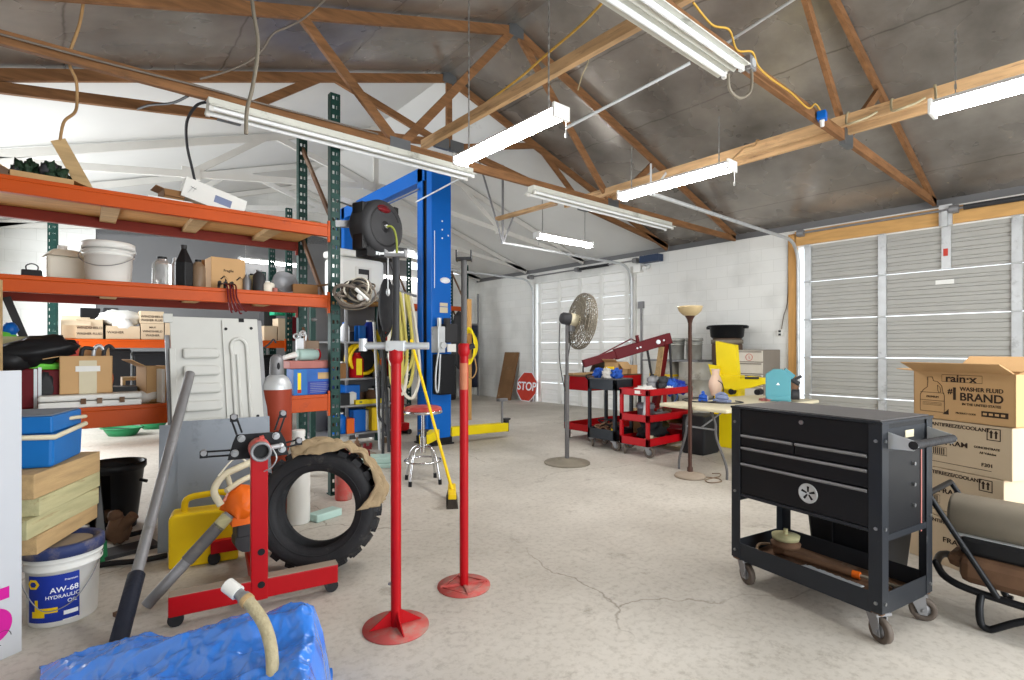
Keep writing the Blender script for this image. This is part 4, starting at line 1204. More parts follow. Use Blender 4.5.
r = bottle('jar', 'clear plastic jar with red lid lying on the pink tray', (q.x - .12, 4.97, Z1 + .307 + .055), .055, .2, 'mint', 'red', neck=.85, rot=(0, PI / 2, .15), cat='jar')
m = MB(); m.cyl((-.06, 0, 0), (.05, .02, .03), .02, .028, n=12); tag(m.build('funnel_nozzle', M_['white'], loc=(q.x - .2, 4.92, Z1 + .335)), 'white nozzle lying left of the jar', 'nozzle')
q = at_y(316, 345, 5.3)
r = thing('oil_can', 'tan square can with spout behind the red-lidded jar', 'can', (q.x, 5.45, Z1 + .0)); m = MB(); m.b2(-.07, .07, -.05, .05, 0, .5); m.build('can_body', M_['brown'], r, bevel=.008); m = MB(); m.tube(smooth_path([(-.05, 0, .5), (-.05, 0, .56), (-.1, 0, .56), (-.11, 0, .4)], 4), .008, 6); m.build('spout', M_['galv'], r)
q = Vector((1.72, 5.3, 0))
r = thing('timing_belt_tool', 'pale grey bracket plate with round holes near the green upright', 'bracket', (q.x, 5.3, Z1 + .0)); m = MB(); m.b2(-.035, .035, -.01, .01, 0, .52); [m.lathe([(.03, -.012), (.03, .012), (.018, .012), (.018, -.012), (.03, -.012)], 14, M=Matrix.Translation((sx_, 0, .54 + .03 * k)) @ Matrix.Rotation(PI / 2, 4, 'X')) for k, sx_ in enumerate((-.03, .03))]; m.build('plate', M_['galv'], r)
m = MB(); m.cyl((0, 0, 0), (0, 0, .55), .012); q = at_y(310, 320, 5.6); m.ell((.06, -.05, .42), (.035, .03, .02), 10); tag(m.build('pull_rod', M_['dull_steel'], loc=(q.x, 5.7, 1.845 - .6)), 'thin grey rod hanging behind the oil can', 'rod')

# gas cylinder
q = at_z(277, 500, 0)
q = at_y(277, 400, 4.55)
r = thing('gas_cylinder', 'rusty red gas cylinder with silver shoulder and grey cap', 'gas cylinder', (q.x, 4.56, 0))
m = MB(); m.lathe([(0, 0), (.112, 0), (.116, .02), (.116, 1.02)], 28); m.build('cylinder_body', mat('rust_red', (150, 62, 42), .5, .1, .14, 4), r)
m = MB(); m.lathe([(.116, 1.02), (.113, 1.06), (.09, 1.11), (.06, 1.135), (.045, 1.14)], 28); m.build('shoulder', M_['galv'], r)
m = MB(); m.lathe([(.05, 1.13), (.055, 1.15), (.052, 1.25), (.045, 1.285), (.02, 1.305), (0, 1.306)], 20); m.build('valve_cap', M_['dull_steel'], r)
m = MB(); m.ell((0, -.053, 1.21), (.012, .006, .03), 10); m.build('cap_slot', M_['black'], r)
q = at_y(259, 350, 4.75)
r = thing('spray_jug', 'grey plastic sprayer jug with bent wand behind the gas cylinder', 'sprayer', (q.x, 5.05, Z1)); m = MB(); m.lathe([(0, 0), (.08, 0), (.085, .02), (.08, .2), (.03, .27), (.025, .3)], 18); m.build('jug_body', M_['clear'], r); m = MB(); m.tube(smooth_path([(0, 0, .3), (0, 0, .4), (.03, 0, .42), (.12, 0, .43), (.17, 0, .47), (.2, 0, .5), (.22, 0, .47)], 4), .008, 6); m.build('wand', M_['dark'], r)


# ================================================================ LEFT FOREGROUND
def ld(l, d, z=0.0):
    """lateral / depth in front of the photographer -> place"""
    return Vector((d * _s + l * _c, d * _c - l * _s, z))


def text_cyl(body, size, material, r, zc, ang, parent, bold=0.0, sx=1.0):
    o = text(body, size, material, Matrix.Identity(4), parent, bold=bold, sx=sx)
    for v in o.data.vertices:
        a = ang + v.co.x / r
        rr = r + .001 + v.co.z
        y = v.co.y
        v.co = Vector((rr * math.sin(a), -rr * math.cos(a), zc + y))
    return o


def patch_cyl(m, r, a0, a1, z0, z1, mi=0, n=14):
    vs, fs = [], []
    for k in range(n + 1):
        a = a0 + (a1 - a0) * k / n
        for z in (z0, z1):
            vs.append((r * math.sin(a), -r * math.cos(a), z))
    for k in range(n):
        fs.append((2 * k, 2 * k + 2, 2 * k + 3, 2 * k + 1))
    m.add(vs, fs, mi, True)


# white board with a sprayed figure
c0 = at_z(22, 651, 0)
dirv = Vector((-math.sin(math.radians(58.7)), -math.cos(math.radians(58.7)), 0))
r = thing('sign_board', 'large white sign board with magenta sprayed figure at left edge', 'sign', c0, math.atan2(-dirv.y, -dirv.x))
m = MB(); m.b2(-.75, 0, 0, .02, 0, 1.255); m.build('panel', M_['board'], r, bevel=.003)
text('5', .30, M_['magenta'], face_M((-.105, -.0008, .185), (1, 0, 0), (0, 0, 1)), r, bold=.012)
m = MB(); m.tube([(-.07 + .03 * math.cos(a * .3), -.001, .095 + .03 * math.sin(a * .3)) for a in range(16)], .0015, 4); m.build('pencil_mark', M_['dark'], r)

# bucket of hydraulic oil
B = ld(-2.28, 2.67)
ang_cam = math.atan2(B.x, B.y)
r = bucket('bucket', 'white oil bucket with blue label under the lumber stack', B, .15, .375, 'white', None, rz=-ang_cam, handle=False)
m = MB(); m.lathe([(0, .372), (.118, .372), (.122, .366), (.132, .366), (.134, .388), (.158, .390), (.166, .382), (.168, .335), (.158, .333)], 32); m.build('lid', M_['lid_blue'], r, label='dusty blue lid')
m = MB(); m.lathe([(0, .3735), (.117, .3735)], 32); m.build('lid_centre', M_['lid_dust'], r)
rl = .1468
m = MB(); patch_cyl(m, rl, -1.05, .42, .03, .255); lb = m.build('paper_label', M_['label_blue'], r)
text_cyl('AW-68', .036, M_['ink_white'], rl, .180, .02, r, bold=.0003)
text_cyl('HYDRAULIC', .024, M_['ink_white'], rl, .148, -.03, r)
text_cyl('OIL', .024, M_['ink_white'], rl, .120, .22, r)
text_cyl('Premium', .014, M_['ink_white'], rl, .225, .2, r)
m = MB(); patch_cyl(m, rl + .0006, .0, .38, .055, .075, 0); patch_cyl(m, rl + .0006, -.02, .38, .03, .034, 0); m.build('label_strip', M_['ink_white'], r)
m = MB()
hexa = [(.032 * math.cos(PI / 3 * k), .026 * math.sin(PI / 3 * k)) for k in range(6)]
hx = []
for rr, in ((1,), (.55,)):
    pass
vs = []
for sc in (1.0, .55):
    for x, y in hexa:
        a = -.86 + x * sc / rl
        vs.append(((rl + .0012) * math.sin(a), -(rl + .0012) * math.cos(a), .215 + y * sc))
m.add(vs, [(k, (k + 1) % 6, 6 + (k + 1) % 6, 6 + k) for k in range(6)]); m.build('emblem', M_['yellow_dirty'], r)
m = MB(); patch_cyl(m, rl + .0006, -.75, -.15, .075, .1, 0, 6); patch_cyl(m, rl + .0006, -.9, -.5, .055, .085, 0, 6); patch_cyl(m, rl + .0006, -.8, -.7, .085, .14, 0, 3); m.build('machine_print', M_['yellow_dirty'], r)
m = MB(); m.tube(smooth_path([(-.155, -.02, .29), (-.15, -.1, .22), (-.08, -.15, .10), (.02, -.165, .11), (.1, -.135, .20), (.158, -.02, .3)], 6), .0025, 6); m.build('handle', M_['dull_steel'], r)

# lumber stack on the bucket
h0 = math.atan2(-.13, .53)
rzl = -YAW - h0 + 0.0
near = ld(-2.29, 2.42)
dvec = ld(-2.29 - .13, 2.42 + .53) - near
rz_l = math.atan2(dvec.y, dvec.x)
z = .392
for k, (hh, dw, dl, mt, lab) in enumerate(((.085, .0, .02, 'lumber', 'bottom piece of the lumber stack resting on the oil bucket'), (.09, .01, -.03, 'lumber_green', 'second lowest greenish board in the lumber stack'),
                                            (.085, -.005, .03, 'lumber_green', 'second board from the top of the lumber stack, greenish'), (.115, .0, .0, 'lumber', 'top board of the lumber stack, under the blue cooler'))):
    m = MB(); m.b2(-.02 + dl, .56 + dl * .4, -.085 + dw, .085 + dw, 0, hh)
    tag(m.build('lumber_piece', M_[mt], loc=(near.x, near.y, z), rz=rz_l + (.03, -.02, .02, 0)[k], bevel=.004), lab, 'lumber', 'lumber stacked on the oil bucket')
    z += hh + .001
ZL = z
# blue cooler
cyw = -YAW + math.radians(22)
cc = ld(-2.233, 2.56) + Matrix.Rotation(cyw, 3, 'Z') @ Vector((-.20, .195, 0))
r = thing('cooler', 'blue cooler with dusty lid and cream handle on the lumber stack', 'cooler', (cc.x, cc.y, ZL), cyw)
m = MB()
vs = []
for zz, sx_, sy_ in ((0, .19, .185), (.165, .195, .19)):
    vs += [(-sx_, -sy_, zz), (sx_, -sy_, zz), (sx_, sy_, zz), (-sx_, sy_, zz)]
m.add(vs, [(3, 2, 1, 0), (4, 5, 6, 7), (0, 1, 5, 4), (1, 2, 6, 5), (2, 3, 7, 6), (3, 0, 4, 7)])
m.build('cooler_body', M_['cooler'], r, bevel=.015)
m = MB(); m.b2(-.19, .19, -.185, .185, .168, .25); lidc = m.build('lid', M_['cooler'], r, bevel=.008)
m = MB(); m.b2(-.183, .183, -.178, .178, .251, .257); m.build('lid_top', M_['cooler_top'], lidc, bevel=.003, label='dusty grey top of the lid')
m = MB(); m.tube([(-.2, -.1, .165), (-.2, -.2, .16), (.205, -.2, .15), (.205, .19, .165)], .013, 8); m.tube([(-.18, -.2, .175), (.0, -.2, .2), (.205, .05, .215), (.205, .19, .205)], .010, 8); m.build('handle', M_['cream'], r)

# broken black bin and scrap on the floor
q = at_z(114, 527, 0)
r = thing('black_bin', 'broken black plastic bin with a torn front on the floor', 'bin', (q.x, q.y + .0, 0), -.7)
m = MB(); m.lathe([(.14, 0), (.17, .25), (.19, .44), (.205, .45), (.205, .49), (.19, .49), (.18, .44), (.155, .2), (.13, .01), (0, .01)], 30, a0=-PI * .33, a1=PI * 1.22)
m.lathe([(.19, .43), (.205, .45), (.205, .49), (.19, .49)], 30); m.build('bin_body', M_['black'], r)
m = MB(); m.cyl((.2, 0, .36), (.25, 0, .35), .012); m.cyl((-.2, 0, .36), (-.25, 0, .35), .012); m.build('lug', M_['black'], r)
m = MB(); m.add([(-.02, -.15, .0), (.2, -.33, .0), (.03, -.17, .4), (-.02, -.16, .42)], [(0, 1, 2, 3)]); m.build('torn_panel', M_['black'], r, solid=.006)
q = at_z(118, 540, 0)
m = MB(); m.ell((0, 0, .1), (.07, .055, .1), 16, jit=.35, seed=2); m.cyl((0, -.02, .1), (.08, -.06, .2), .035); m.ell((-.02, 0, .2), (.045, .045, .04), 12, jit=.3); tag(m.build('pump_motor', M_['rust'], loc=(q.x, q.y - .1, 0)), 'small rusty motor leaning in the torn black bin', 'motor')
q = at_z(120, 556, 0)
m = MB(); m.b2(-.3, .26, -.09, .09, 0, .025); tag(m.build('dark_panel', M_['dark'], loc=(q.x - .05, q.y + .05, 0), rz=.2), 'dark flat board on the floor before the black bin', 'board')
for k, (px, py) in enumerate(((112, 545), (128, 566))):
    q = at_z(px, py, 0); m = MB(); m.tube(smooth_path([(-.25, -.02, .02), (-.1, .02, .02), (.06, 0, .02), (.2, .04, .02)], 5), .018, 8)
    tag(m.build('black_pipe', M_['black'], loc=(q.x, q.y, .003 + .026 * (1 - k)), rz=-.1 - .2 * k), ('black pipe lying on the dark board', 'black pipe on the floor right of the oil bucket')[k], 'pipe')
q = at_z(105, 560, 0)
m = MB(); m.cyl((0, 0, 0), (0, 0, .12), .035, .03, n=14); m.cyl((0, 0, .12), (0, 0, .14), .02); tag(m.build('green_bottle', M_['green'], loc=(q.x - .02, q.y, 0)), 'green bottle between the oil bucket and the scrap', 'bottle')
q = at_z(100, 520, 0)
m = MB(); m.ell((0, 0, .05), (.13, .09, .06), 14, jit=.3, seed=4); tag(m.build('burlap', M_['brown'], loc=(q.x + .02, q.y - .12, .0)), 'brown lump of rag behind the lumber stack', 'rag')
q = at_z(122, 614, 0)
m = MB(); m.box(0, 0, .01, .07, .03, .02, rz=.4); m.box(.03, .02, .008, .05, .02, .016, rz=1.2); tag(m.build('metal_scrap', M_['rust'], loc=q), 'small rusty scrap of metal on the floor by the black grip', 'scrap')

# pallets of dark odds and ends on the floor under the rack
for k, (px, py, w_, c_, lab) in enumerate(((122, 434, .62, 'green', 'green shallow plastic tub far back on the floor'), (153, 426, .5, 'green', 'green and yellow tub far back, partly behind the white panel'))):
    q = at_z(px, py, 0)
    q = ld((px - 512) / FOC * (8.2 + .7 * k), 8.2 + .7 * k)
    r = thing('plastic_tub', lab, 'tub', q, -YAW, 'green tubs on the floor behind the rack')
    m = MB(); m.lathe([(0, 0), (.7, 0), (.9, .6), (1, 1), (1.12, 1), (1.12, .9), (1.03, .88)], 30, M=Matrix.Diagonal((w_ / 2.2, w_ / 3.4, .13, 1))); m.build('tub_body', M_[c_], r)
    m = MB(); m.lathe([(0, .75), (.9, .75)], 24, M=Matrix.Diagonal((w_ / 2.2, w_ / 3.4, .13, 1))); m.build('tub_floor', M_['yellow_dirty' if k else 'dark'], r)

# leaning white pressed panel and grey sheet
p0, p1 = at_y(168, 400, 4.5), at_y(263, 400, 4.5)
wP = p1.x - p0.x
lean = math.atan2(.40, 1.6)
r = thing('pressed_panel', 'white pressed steel body panel leaning on the orange beam', 'panel', (p0.x, 4.27, 0.0), 0, rot=(-lean, 0, .0))
hP = 1.645
m = MB(); m.b2(.03, wP, 0, .012, 0, hP); m.b2(wP - .004, wP + .03, .0, .05, 0.02, hP - .01, 1); m.b2(-.0, .03, .02, .05, .02, hP - .14, 1); m.b2(.02, .06, -.012, 0, 0.02, hP - .25); m.b2(-.01, .05, -.006, .012, hP - .05, hP + .02)
m.build('panel_skin', [M_['panel_white'], M_['dull_steel']], r, bevel=.004)
for k in range(9):
    z = hP - .33 - k * .135
    m = MB(); m.prism([(wP * .16, z), (wP * .52, z), (wP * .55, z + .02), (wP * .55, z + .06), (wP * .52, z + .08), (wP * .16, z + .08)], .03, M=Matrix.Translation((0, .0, 0)) @ Matrix.Rotation(PI / 2, 4, 'X')); m.build('rib', M_['panel_white'], r, bevel=.018)
m = MB(); m.b2(wP * .585, wP * .60, -.012, 0, .02, hP - .02); m.build('seam', M_['panel_white'], r, bevel=.004)
m = MB()
arch = [(wP * .68, .1), (wP * .68, hP - .3)] + [(wP * (.76 + .09 * math.cos(PI - PI * k / 8)), hP - .24 + .07 * math.sin(PI * k / 8)) for k in range(9)] + [(wP * .85, .1)]
m.tube([(x, -.004, z) for x, z in arch], .014, 6); m.tube([(wP * .74, -.002, .1), (wP * .74, -.002, hP - .3)], .012, 6); m.build('arch_rib', M_['panel_white'], r)
m = MB()
for x, z in ((.63, -.09), (.92, -.08), (.93, -.8)):
    m.cyl((wP * x, -.004, hP + z), (wP * x, .0, hP + z), .012, n=10)
m.b2(wP * .78, wP * .84, -.004, 0, hP - .03, hP)
m.build('bolt_hole', M_['black'], r)

q0, q1 = at_z(155, 548, 0), at_z(266, 536, 0)
d_ = q1 - q0
r = thing('sheet_metal', 'grey sheet metal panel leaning against the white panel', 'sheet metal', (q0.x, q0.y - .13, 0), 0, rot=(-.17, 0, math.atan2(d_.y, d_.x) * .5))
m = MB(); m.b2(0, .16 * d_.length, 0, .004, 0, .84); m.b2(.16 * d_.length, d_.length, -.006, -.002, 0, .86); m.b2(.16 * d_.length - .004, .16 * d_.length + .004, -.008, .006, 0, .85); m.build('sheet', M_['sheet'], r)

# yellow jerry can
q = at_z(205, 560, 0)
r = thing('jerry_can', 'yellow plastic jerry can on the floor behind the red stand', 'jerry can', (q.x, q.y, 0), -.22)
m = MB(); m.prism([(-.19, 0), (.19, 0), (.19, .27), (.12, .33), (-.17, .33), (-.19, .31)], .17, M=Matrix.Translation((0, .085, 0)) @ Matrix.Rotation(PI / 2, 4, 'X')); m.build('can_body', M_['yellow_dirty'], r, bevel=.02)
m = MB(); m.tube(smooth_path([(-.11, 0, .31), (-.10, 0, .40), (.0, 0, .42), (.12, 0, .415), (.15, 0, .32)], 5), .02, 10); m.build('handle', M_['yellow_dirty'], r)
m = MB(); m.cyl((.16, 0, .29), (.20, 0, .35), .03, n=14); m.build('cap', M_['brown'], r)

# leaning pole with black grip
b0 = at_z(117, 655, .01); b0 = ld((117 - 512) / FOC * 2.36, 2.36, .005)
t0 = at_d(190, 374, 3.80)
r = thing('pole', 'long grey steel pole with black rubber grip leaning across the foreground', 'pole', b0)
dv = t0 - b0
m = MB(); m.tube([dv * .18, dv * 1.0], [.027, .032], 16); m.build('tube', M_['dull_steel'], r)
m = MB(); m.tube([dv * 0.0, dv * .005, dv * .185, dv * .19], [.034, .038, .038, .03], 16); m.build('grip', M_['navy_grip'], r, label='black rubber grip')

# pole tool with orange engine
e0 = at_d(238, 505, 2.98); s0 = at_z(146, 606, .03)
r = thing('pole_saw', 'orange engined pole tool lying with its taped shaft on the floor', 'power tool', e0)
dv = s0 - e0
m = MB(); m.tube([dv * .1, dv * 1.0], .029, 12); m.build('shaft', M_['dull_steel'], r)
m = MB(); m.tube([dv * .22, dv * .58], .034, 12); m.build('grip', M_['cart_top'], r, label='dark tape wrap on the shaft')
m = MB(); m.tube([dv * .12, dv * .24], .034, 12); m.build('collar', M_['lumber_green'], r)
m = MB(); m.ell((.03, .05, 0), (.10, .09, .105), 18, jit=.25, seed=11); m.b2(-.03, .12, .0, .12, -.12, -.04); m.build('engine_cover', M_['orange_plastic'], r, bevel=.01)
m = MB(); m.tube(smooth_path([(-.09, -.02, .02), (-.12, -.0, .10), (-.07, .03, .17), (.02, .06, .20), (.10, .09, .22)], 5), .02, 8); m.tube(smooth_path([(-.06, .0, .09), (.02, .05, .12), (.10, .08, .14)], 4), .016, 8); m.tube([(-.05, .02, .17), (-.03, .03, .1)], .014, 8); m.build('handle', M_['cream'], r)
m = MB(); m.b2(.0, .14, .02, .14, -.2, -.1); m.cyl((.06, .03, -.22), (.06, .12, -.22), .07, n=14); m.build('guard', M_['dark'], r, bevel=.01)
m = MB(); m.tube(smooth_path([(-.1, 0, .18), (.0, .05, .26), (.08, .08, .2), (.1, .1, .1)], 5), .005, 6); m.build('throttle_cable', M_['clear'], r)

# red engine stand
q = at_z(259, 607, 0)
L0, L1 = at_z(168, 630, 0), at_z(338, 592, 0)
ax = (L1 - L0).normalized()
r = thing('engine_stand', 'red engine stand with black mounting plate in front of tire', 'engine stand', (q.x, q.y, 0), math.atan2(ax.y, ax.x))
Ls = (L0 - Vector((q.x, q.y, 0))).dot(ax); Le = (L1 - Vector((q.x, q.y, 0))).dot(ax)
m = MB(); m.b2(Ls, Le, -.035, .035, .055, .155); m.build('front_foot', M_['red'], r, bevel=.006)
m = MB(); m.b2(Ls, Le, -.036, .036, .155, .158); m.build('foot_dust', M_['lid_dust'], r)
m = MB(); m.b2(-.035, .035, .03, .75, .07, .15); m.b2(-.22, .22, .72, .78, .07, .15); m.build('rear_leg', M_['red'], r, bevel=.006)
m = MB(); m.b2(-.04, .04, -.04, .04, .05, .80); m.build('column', M_['red'], r, bevel=.006)
m = MB()
for z in (.13, .30):
    m.cyl((.008, -.042, z), (.008, -.039, z), .018, n=14)
m.build('column_hole', M_['black'], r)
for x, y in ((Ls + .03, 0), (Le - .03, 0), (-.2, .75), (.2, .75)):
    m = MB(); m.cyl((x, y - .018, .035), (x, y + .018, .035), .035, n=18); m.box(x, y, .065, .03, .055, .03); m.build('caster', M_['rubber'], r)
hd = thing('mount_tmp', 'x', 'x'); bpy.data.objects.remove(hd)
m = MB(); m.lathe([(.048, -.14), (.052, -.13), (.052, .12), (.048, .12), (.04, .1), (.04, -.1), (.04, -.14), (.048, -.14)], 22, M=Matrix.Translation((0, 0, .835)) @ Matrix.Rotation(PI / 2, 4, 'X') @ Matrix.Rotation(0, 4, 'X'))
m.tube([(0, -.05, .89), (.02, -.05, .895)], .012, 8)
m.build('head_tube', M_['red_worn'], r)
m = MB(); m.lathe([(.040, .1), (.049, .1), (.049, .145), (.042, .145), (.036, .142), (.036, .1)], 22, M=Matrix.Translation((0, 0, .835)) @ Matrix.Rotation(PI / 2, 4, 'X')); m.build('sleeve', M_['dull_steel'], r)
m = MB(); m.lathe([(0, .11), (.037, .11)], 18, M=Matrix.Translation((0, 0, .835)) @ Matrix.Rotation(PI / 2, 4, 'X')); m.build('bore', M_['black'], r)
m = MB(); m.prism([(-.145, -.05), (.145, -.05), (.13, .03), (.105, .078), (-.105, .078), (-.12, .04)], .012, M=Matrix.Translation((0, .02, .83)) @ Matrix.Rotation(PI / 2, 4, 'X')); mp = m.build('mounting_plate', M_['cart_in'], r, bevel=.003)
for x, z in ((-.112, -.025), (-.082, .048), (.082, .048), (.112, -.025)):
    m = MB(); m.cyl((x, .0, .84 + z), (x, .012, .84 + z), .019, n=16); m.cyl((x, -.016, .84 + z), (x, .0, .84 + z), .013, n=6); m.build('bolt', M_['steel'], mp)
for (x, z), (x2, z2) in (((-.13, -.025), (-.25, -.025)), ((-.09, .07), (-.115, .150)), ((.09, .07), (.12, .155)), ((.13, -.01), (.20, .0))):
    m = MB()
    a, b_ = Vector((x, .03, .84 + z)), Vector((x2, .045, .84 + z2)); d_ = (b_ - a).normalized(); pz = Vector((-d_.z, 0, d_.x)) * .013
    m.tube([a + pz, b_ + pz], .0055, 6); m.tube([a - pz, b_ - pz], .0055, 6); m.box(b_.x, b_.y, b_.z, .036, .016, .036)
    am = m.build('arm', M_['cart_in'], r, bevel=.002)
    m = MB(); m.cyl((b_.x, b_.y - .03, b_.z + .01), (b_.x, b_.y + .02, b_.z + .01), .014, n=12); m.build('arm_tip', M_['dull_steel'], am)
m = MB(); m.cyl((.05, -.06, .84), (.1, -.06, .845), .012, n=10); m.ell((.1, -.06, .845), (.015, .015, .015), 8); m.build('lock_screw', M_['galv'], r)
m = MB(); m.tube(smooth_path([(.05, -.13, .85), (.07, -.15, .8), (.05, -.12, .75), (.02, -.06, .72)], 5), .0035, 6); m.build('retainer_wire', M_['galv'], r)
m = MB(); m.b2(-.13, -.02, .1, .3, .0, .05)

# tire
q = at_z(322, 568, 0)
TC = ld((320 - 512) / FOC * 3.25, 3.25, .376)
th = math.radians(32)
nrm = Vector((-math.sin(th), -math.cos(th), .10)).normalized()
zax = nrm
xax = Vector((0, 0, 1)).cross(zax).normalized()
yax = zax.cross(xax)
TM = Matrix(((xax.x, yax.x, zax.x), (xax.y, yax.y, zax.y), (xax.z, yax.z, zax.z)))
rotT = TM.to_euler()
r = thing('tire', 'worn black lugged tire standing upright beside the engine stand', 'tire', TC, rot=rotT)
RO, RI, TW = .345, .225, .12
m = MB(); m.lathe([(RI, .085), (RI + .01, .105), (RI + .03, .11), (.285, .125), (.32, .122), (.338, .112), (RO, .09), (RO + .004, 0), (RO, -.085), (.315, -.115), (.285, -.125), (RI + .03, -.11), (RI, -.085), (RI + .012, -.07), (.30, -.085), (.318, 0), (.30, .085), (RI + .012, .07), (RI, .085)], 64)
for k in range(2):
    rr = .262 + .03 * k
    m.lathe([(rr, .118), (rr + .004, .125), (rr + .008, .119)], 64)
m.build('carcass', M_['rubber'], r)
for k in range(22):
    a = 2 * PI * k / 22
    m = MB()
    for s, off in ((1, 0), (-1, PI / 22)):
        RM = Matrix.Rotation(a + off, 4, 'Z')
        m.add([(RO - .022, -.032, s * .112), (RO - .022, .032, s * .112), (RO + .002, .026, s * .01), (RO + .002, -.026, s * .01),
               (RO + .022, -.026, s * .092), (RO + .022, .026, s * .092), (RO + .03, .02, s * .015), (RO + .03, -.02, s * .015)],
              [(0, 1, 2, 3), (4, 7, 6, 5), (0, 4, 5, 1), (1, 5, 6, 2), (2, 6, 7, 3), (3, 7, 4, 0)], M=RM)
    m.build('lug', M_['rubber'], r)
# tan cloth on the tire
def cloth_fn(u, v):
    a = math.radians(112 - 106 * u)
    z = -.09 + (.19 + .05 * math.sin(u * 5 + 1)) * v * 1.25
    rr = RO + .032 + .05 * abs(noise.noise(Vector((u * 8, v * 5, 2)))) + .022 * abs(math.sin(v * 15 + u * 4 + 3 * noise.noise(Vector((u * 5, 0, 7)))))
    if u > .62:                      # the loose end hangs over the sidewall
        k = (u - .62) / .38
        z += .10 * k * (.3 + v)
        a -= .10 * k * v
        rr -= .03 * k * v
    if z > .13:
        rr -= (z - .13) * .8
        z = .135 + (z - .13) * .4
    return (rr * math.cos(a), rr * math.sin(a), z + .012 * noise.noise(Vector((u * 13, v * 9, 5))))
m = MB(); m.grid(cloth_fn, 70, 36)
o = m.build('tan_cloth', M_['cloth'], loc=TC, rot=rotT, solid=.004)
tag(o, 'crumpled tan cloth draped over the top of the tire', 'cloth')

# things seen through and behind the tire
q = at_z(330, 522, 0)
r = bottle('bottle', 'white plastic bottle standing behind the tire', (q.x - .12, q.y + .3, 0), .045, .30, 'white', 'white', neck=.45, lab=None)
q = at_z(352, 508, 0)
m = MB(); m.lathe([(0, 0), (.07, 0), (.075, .02), (.075, .36), (.05, .42), (.02, .45), (0, .45)], 18); o = m.build('red_extinguisher', M_['red_worn'], loc=(q.x + .05, q.y + .3, 0)); tag(o, 'faded red cylinder seen through the tire opening', 'cylinder')
q = at_z(325, 520, 0)
m = MB(); m.b2(-.12, .12, -.06, .06, 0, .06); tag(m.build('mint_case', M_['mint'], loc=(q.x + .02, q.y + .05, 0), rz=.3, bevel=.01), 'pale mint plastic case on the floor behind the tire', 'case')
m = MB(); m.ell((0, 0, .12), (.15, .12, .16), 16, jit=.45, seed=6); tag(m.build('brown_sack', M_['brown'], loc=(q.x - .32, q.y + .42, 0)), 'slumped brown sack behind the tire', 'sack')
q = at_y(296, 445, 4.2)
bottle('jug', 'white jug standing behind the engine stand plate', (q.x + .02, 4.2, 0), .085, .72, 'white', 'white', neck=.5, cat='jug')
q = at_z(300, 505, 0)
m = MB(); m.b2(-.1, .1, -.1, .1, 0, .5); tag(m.build('grey_crate', M_['dull_steel'], loc=(q.x - .2, q.y + .22, 0)), 'dull grey box behind the tire', 'box')
m = MB(); m.tube(smooth_path([(0, 0, .5), (.06, -.03, .57), (.14, 0, .58), (.25, 0, .6)], 5), .02, 8); m.ell((0, 0, .52), (.06, .05, .05), 10, jit=.3); tag(m.build('carburettor', M_['lumber_green'], loc=(q.x - .2, q.y + .2, .0)), 'small pale metal part on the grey box', 'part')

# ================================================================ RED SUPPORT STANDS
def support_stand(label, base, r_base, h_red, h_top, kind):
    root = thing('support_stand', label, 'support stand', (base.x, base.y, 0), -YAW, 'red support stands')
    m = MB(); m.lathe([(0, 0), (r_base, 0), (r_base, .008), (0, .01)], 40); m.build('base_plate', M_['red_worn'], root)
    m = MB()
    if kind == 'fin':
        for k in range(4):
            RM = Matrix.Rotation(k * PI / 2 + .5, 4, 'Z')
            m.prism([(.022, .01), (.13, .012), (.022, .085)], .006, M=RM @ Matrix.Translation((0, .003, 0)) @ Matrix.Rotation(PI / 2, 4, 'X'))
        m.build('gusset', M_['red'], root)
    else:
        for k in range(4):
            a = k * PI / 2 + .3
            m.bar((0, 0, .012), (.135 * math.cos(a), .135 * math.sin(a), .012), .016, .012)
        m.tube([(.13 * math.cos(k * PI / 2 + .3), .13 * math.sin(k * PI / 2 + .3), .012) for k in range(4)], .004, 5, closed=True)
        m.build('weld_bead', M_['red_worn'], root)
    m = MB(); m.tube([(0, 0, .01), (0, 0, h_red)], .025, 18); m.build('outer_tube', M_['red'], root)
    m = MB(); m.tube([(0, 0, h_red - .06), (0, 0, h_red - .04), (0, 0, h_red), (0, 0, h_red + .012)], [.026, .034, .034, .028], 16); m.build('collar', M_['red'], root)
    m = MB(); m.tube([(0, 0, h_red), (0, 0, h_top)], .017, 14); m.build('screw', M_['dark' if kind == 'fin' else 'cart_top'], root)
    return root


b1 = at_z(396, 627, 0)
r = support_stand('red support stand with silver cross handle, nearest the camera', b1, .158, 1.34, 1.80, 'fin')
m = MB(); m.tube([(-.155, 0, 1.365), (.16, 0, 1.365)], .017, 12); m.box(0, 0, 1.365, .09, .06, .05); m.build('cross_handle', M_['galv'], r, bevel=.004)
m = MB(); m.cyl((-.16, 0, 1.34), (-.16, 0, 1.40), .02, n=8); m.build('handle_knob', M_['galv'], r)
m = MB(); m.b2(-.05, .05, -.03, .03, 1.795, 1.81); m.b2(-.05, -.044, -.03, .03, 1.81, 1.83); m.b2(.044, .05, -.03, .03, 1.81, 1.83); m.build('saddle', M_['dull_steel'], r)
m = MB(); m.cyl((-.03, -.02, .22), (-.022, -.024, .22), .008, n=6); m.build('bolt', M_['steel'], r)
b2_ = at_z(464, 586, 0)
r = support_stand('red support stand with a dark screw and paper label, behind the other one', b2_, .15, 1.37, 1.86, 'weld')
m = MB(); patch_cyl(m, .0258, -1.0, 1.0, 1.12, 1.27); m.build('paper_label', M_['faded'], r)
m = MB(); m.b2(-.045, .045, -.03, .03, 1.855, 1.87); m.b2(-.045, -.038, -.03, .03, 1.85, 1.91); m.b2(.038, .045, -.03, .03, 1.85, 1.91); m.build('saddle', M_['dark'], r)
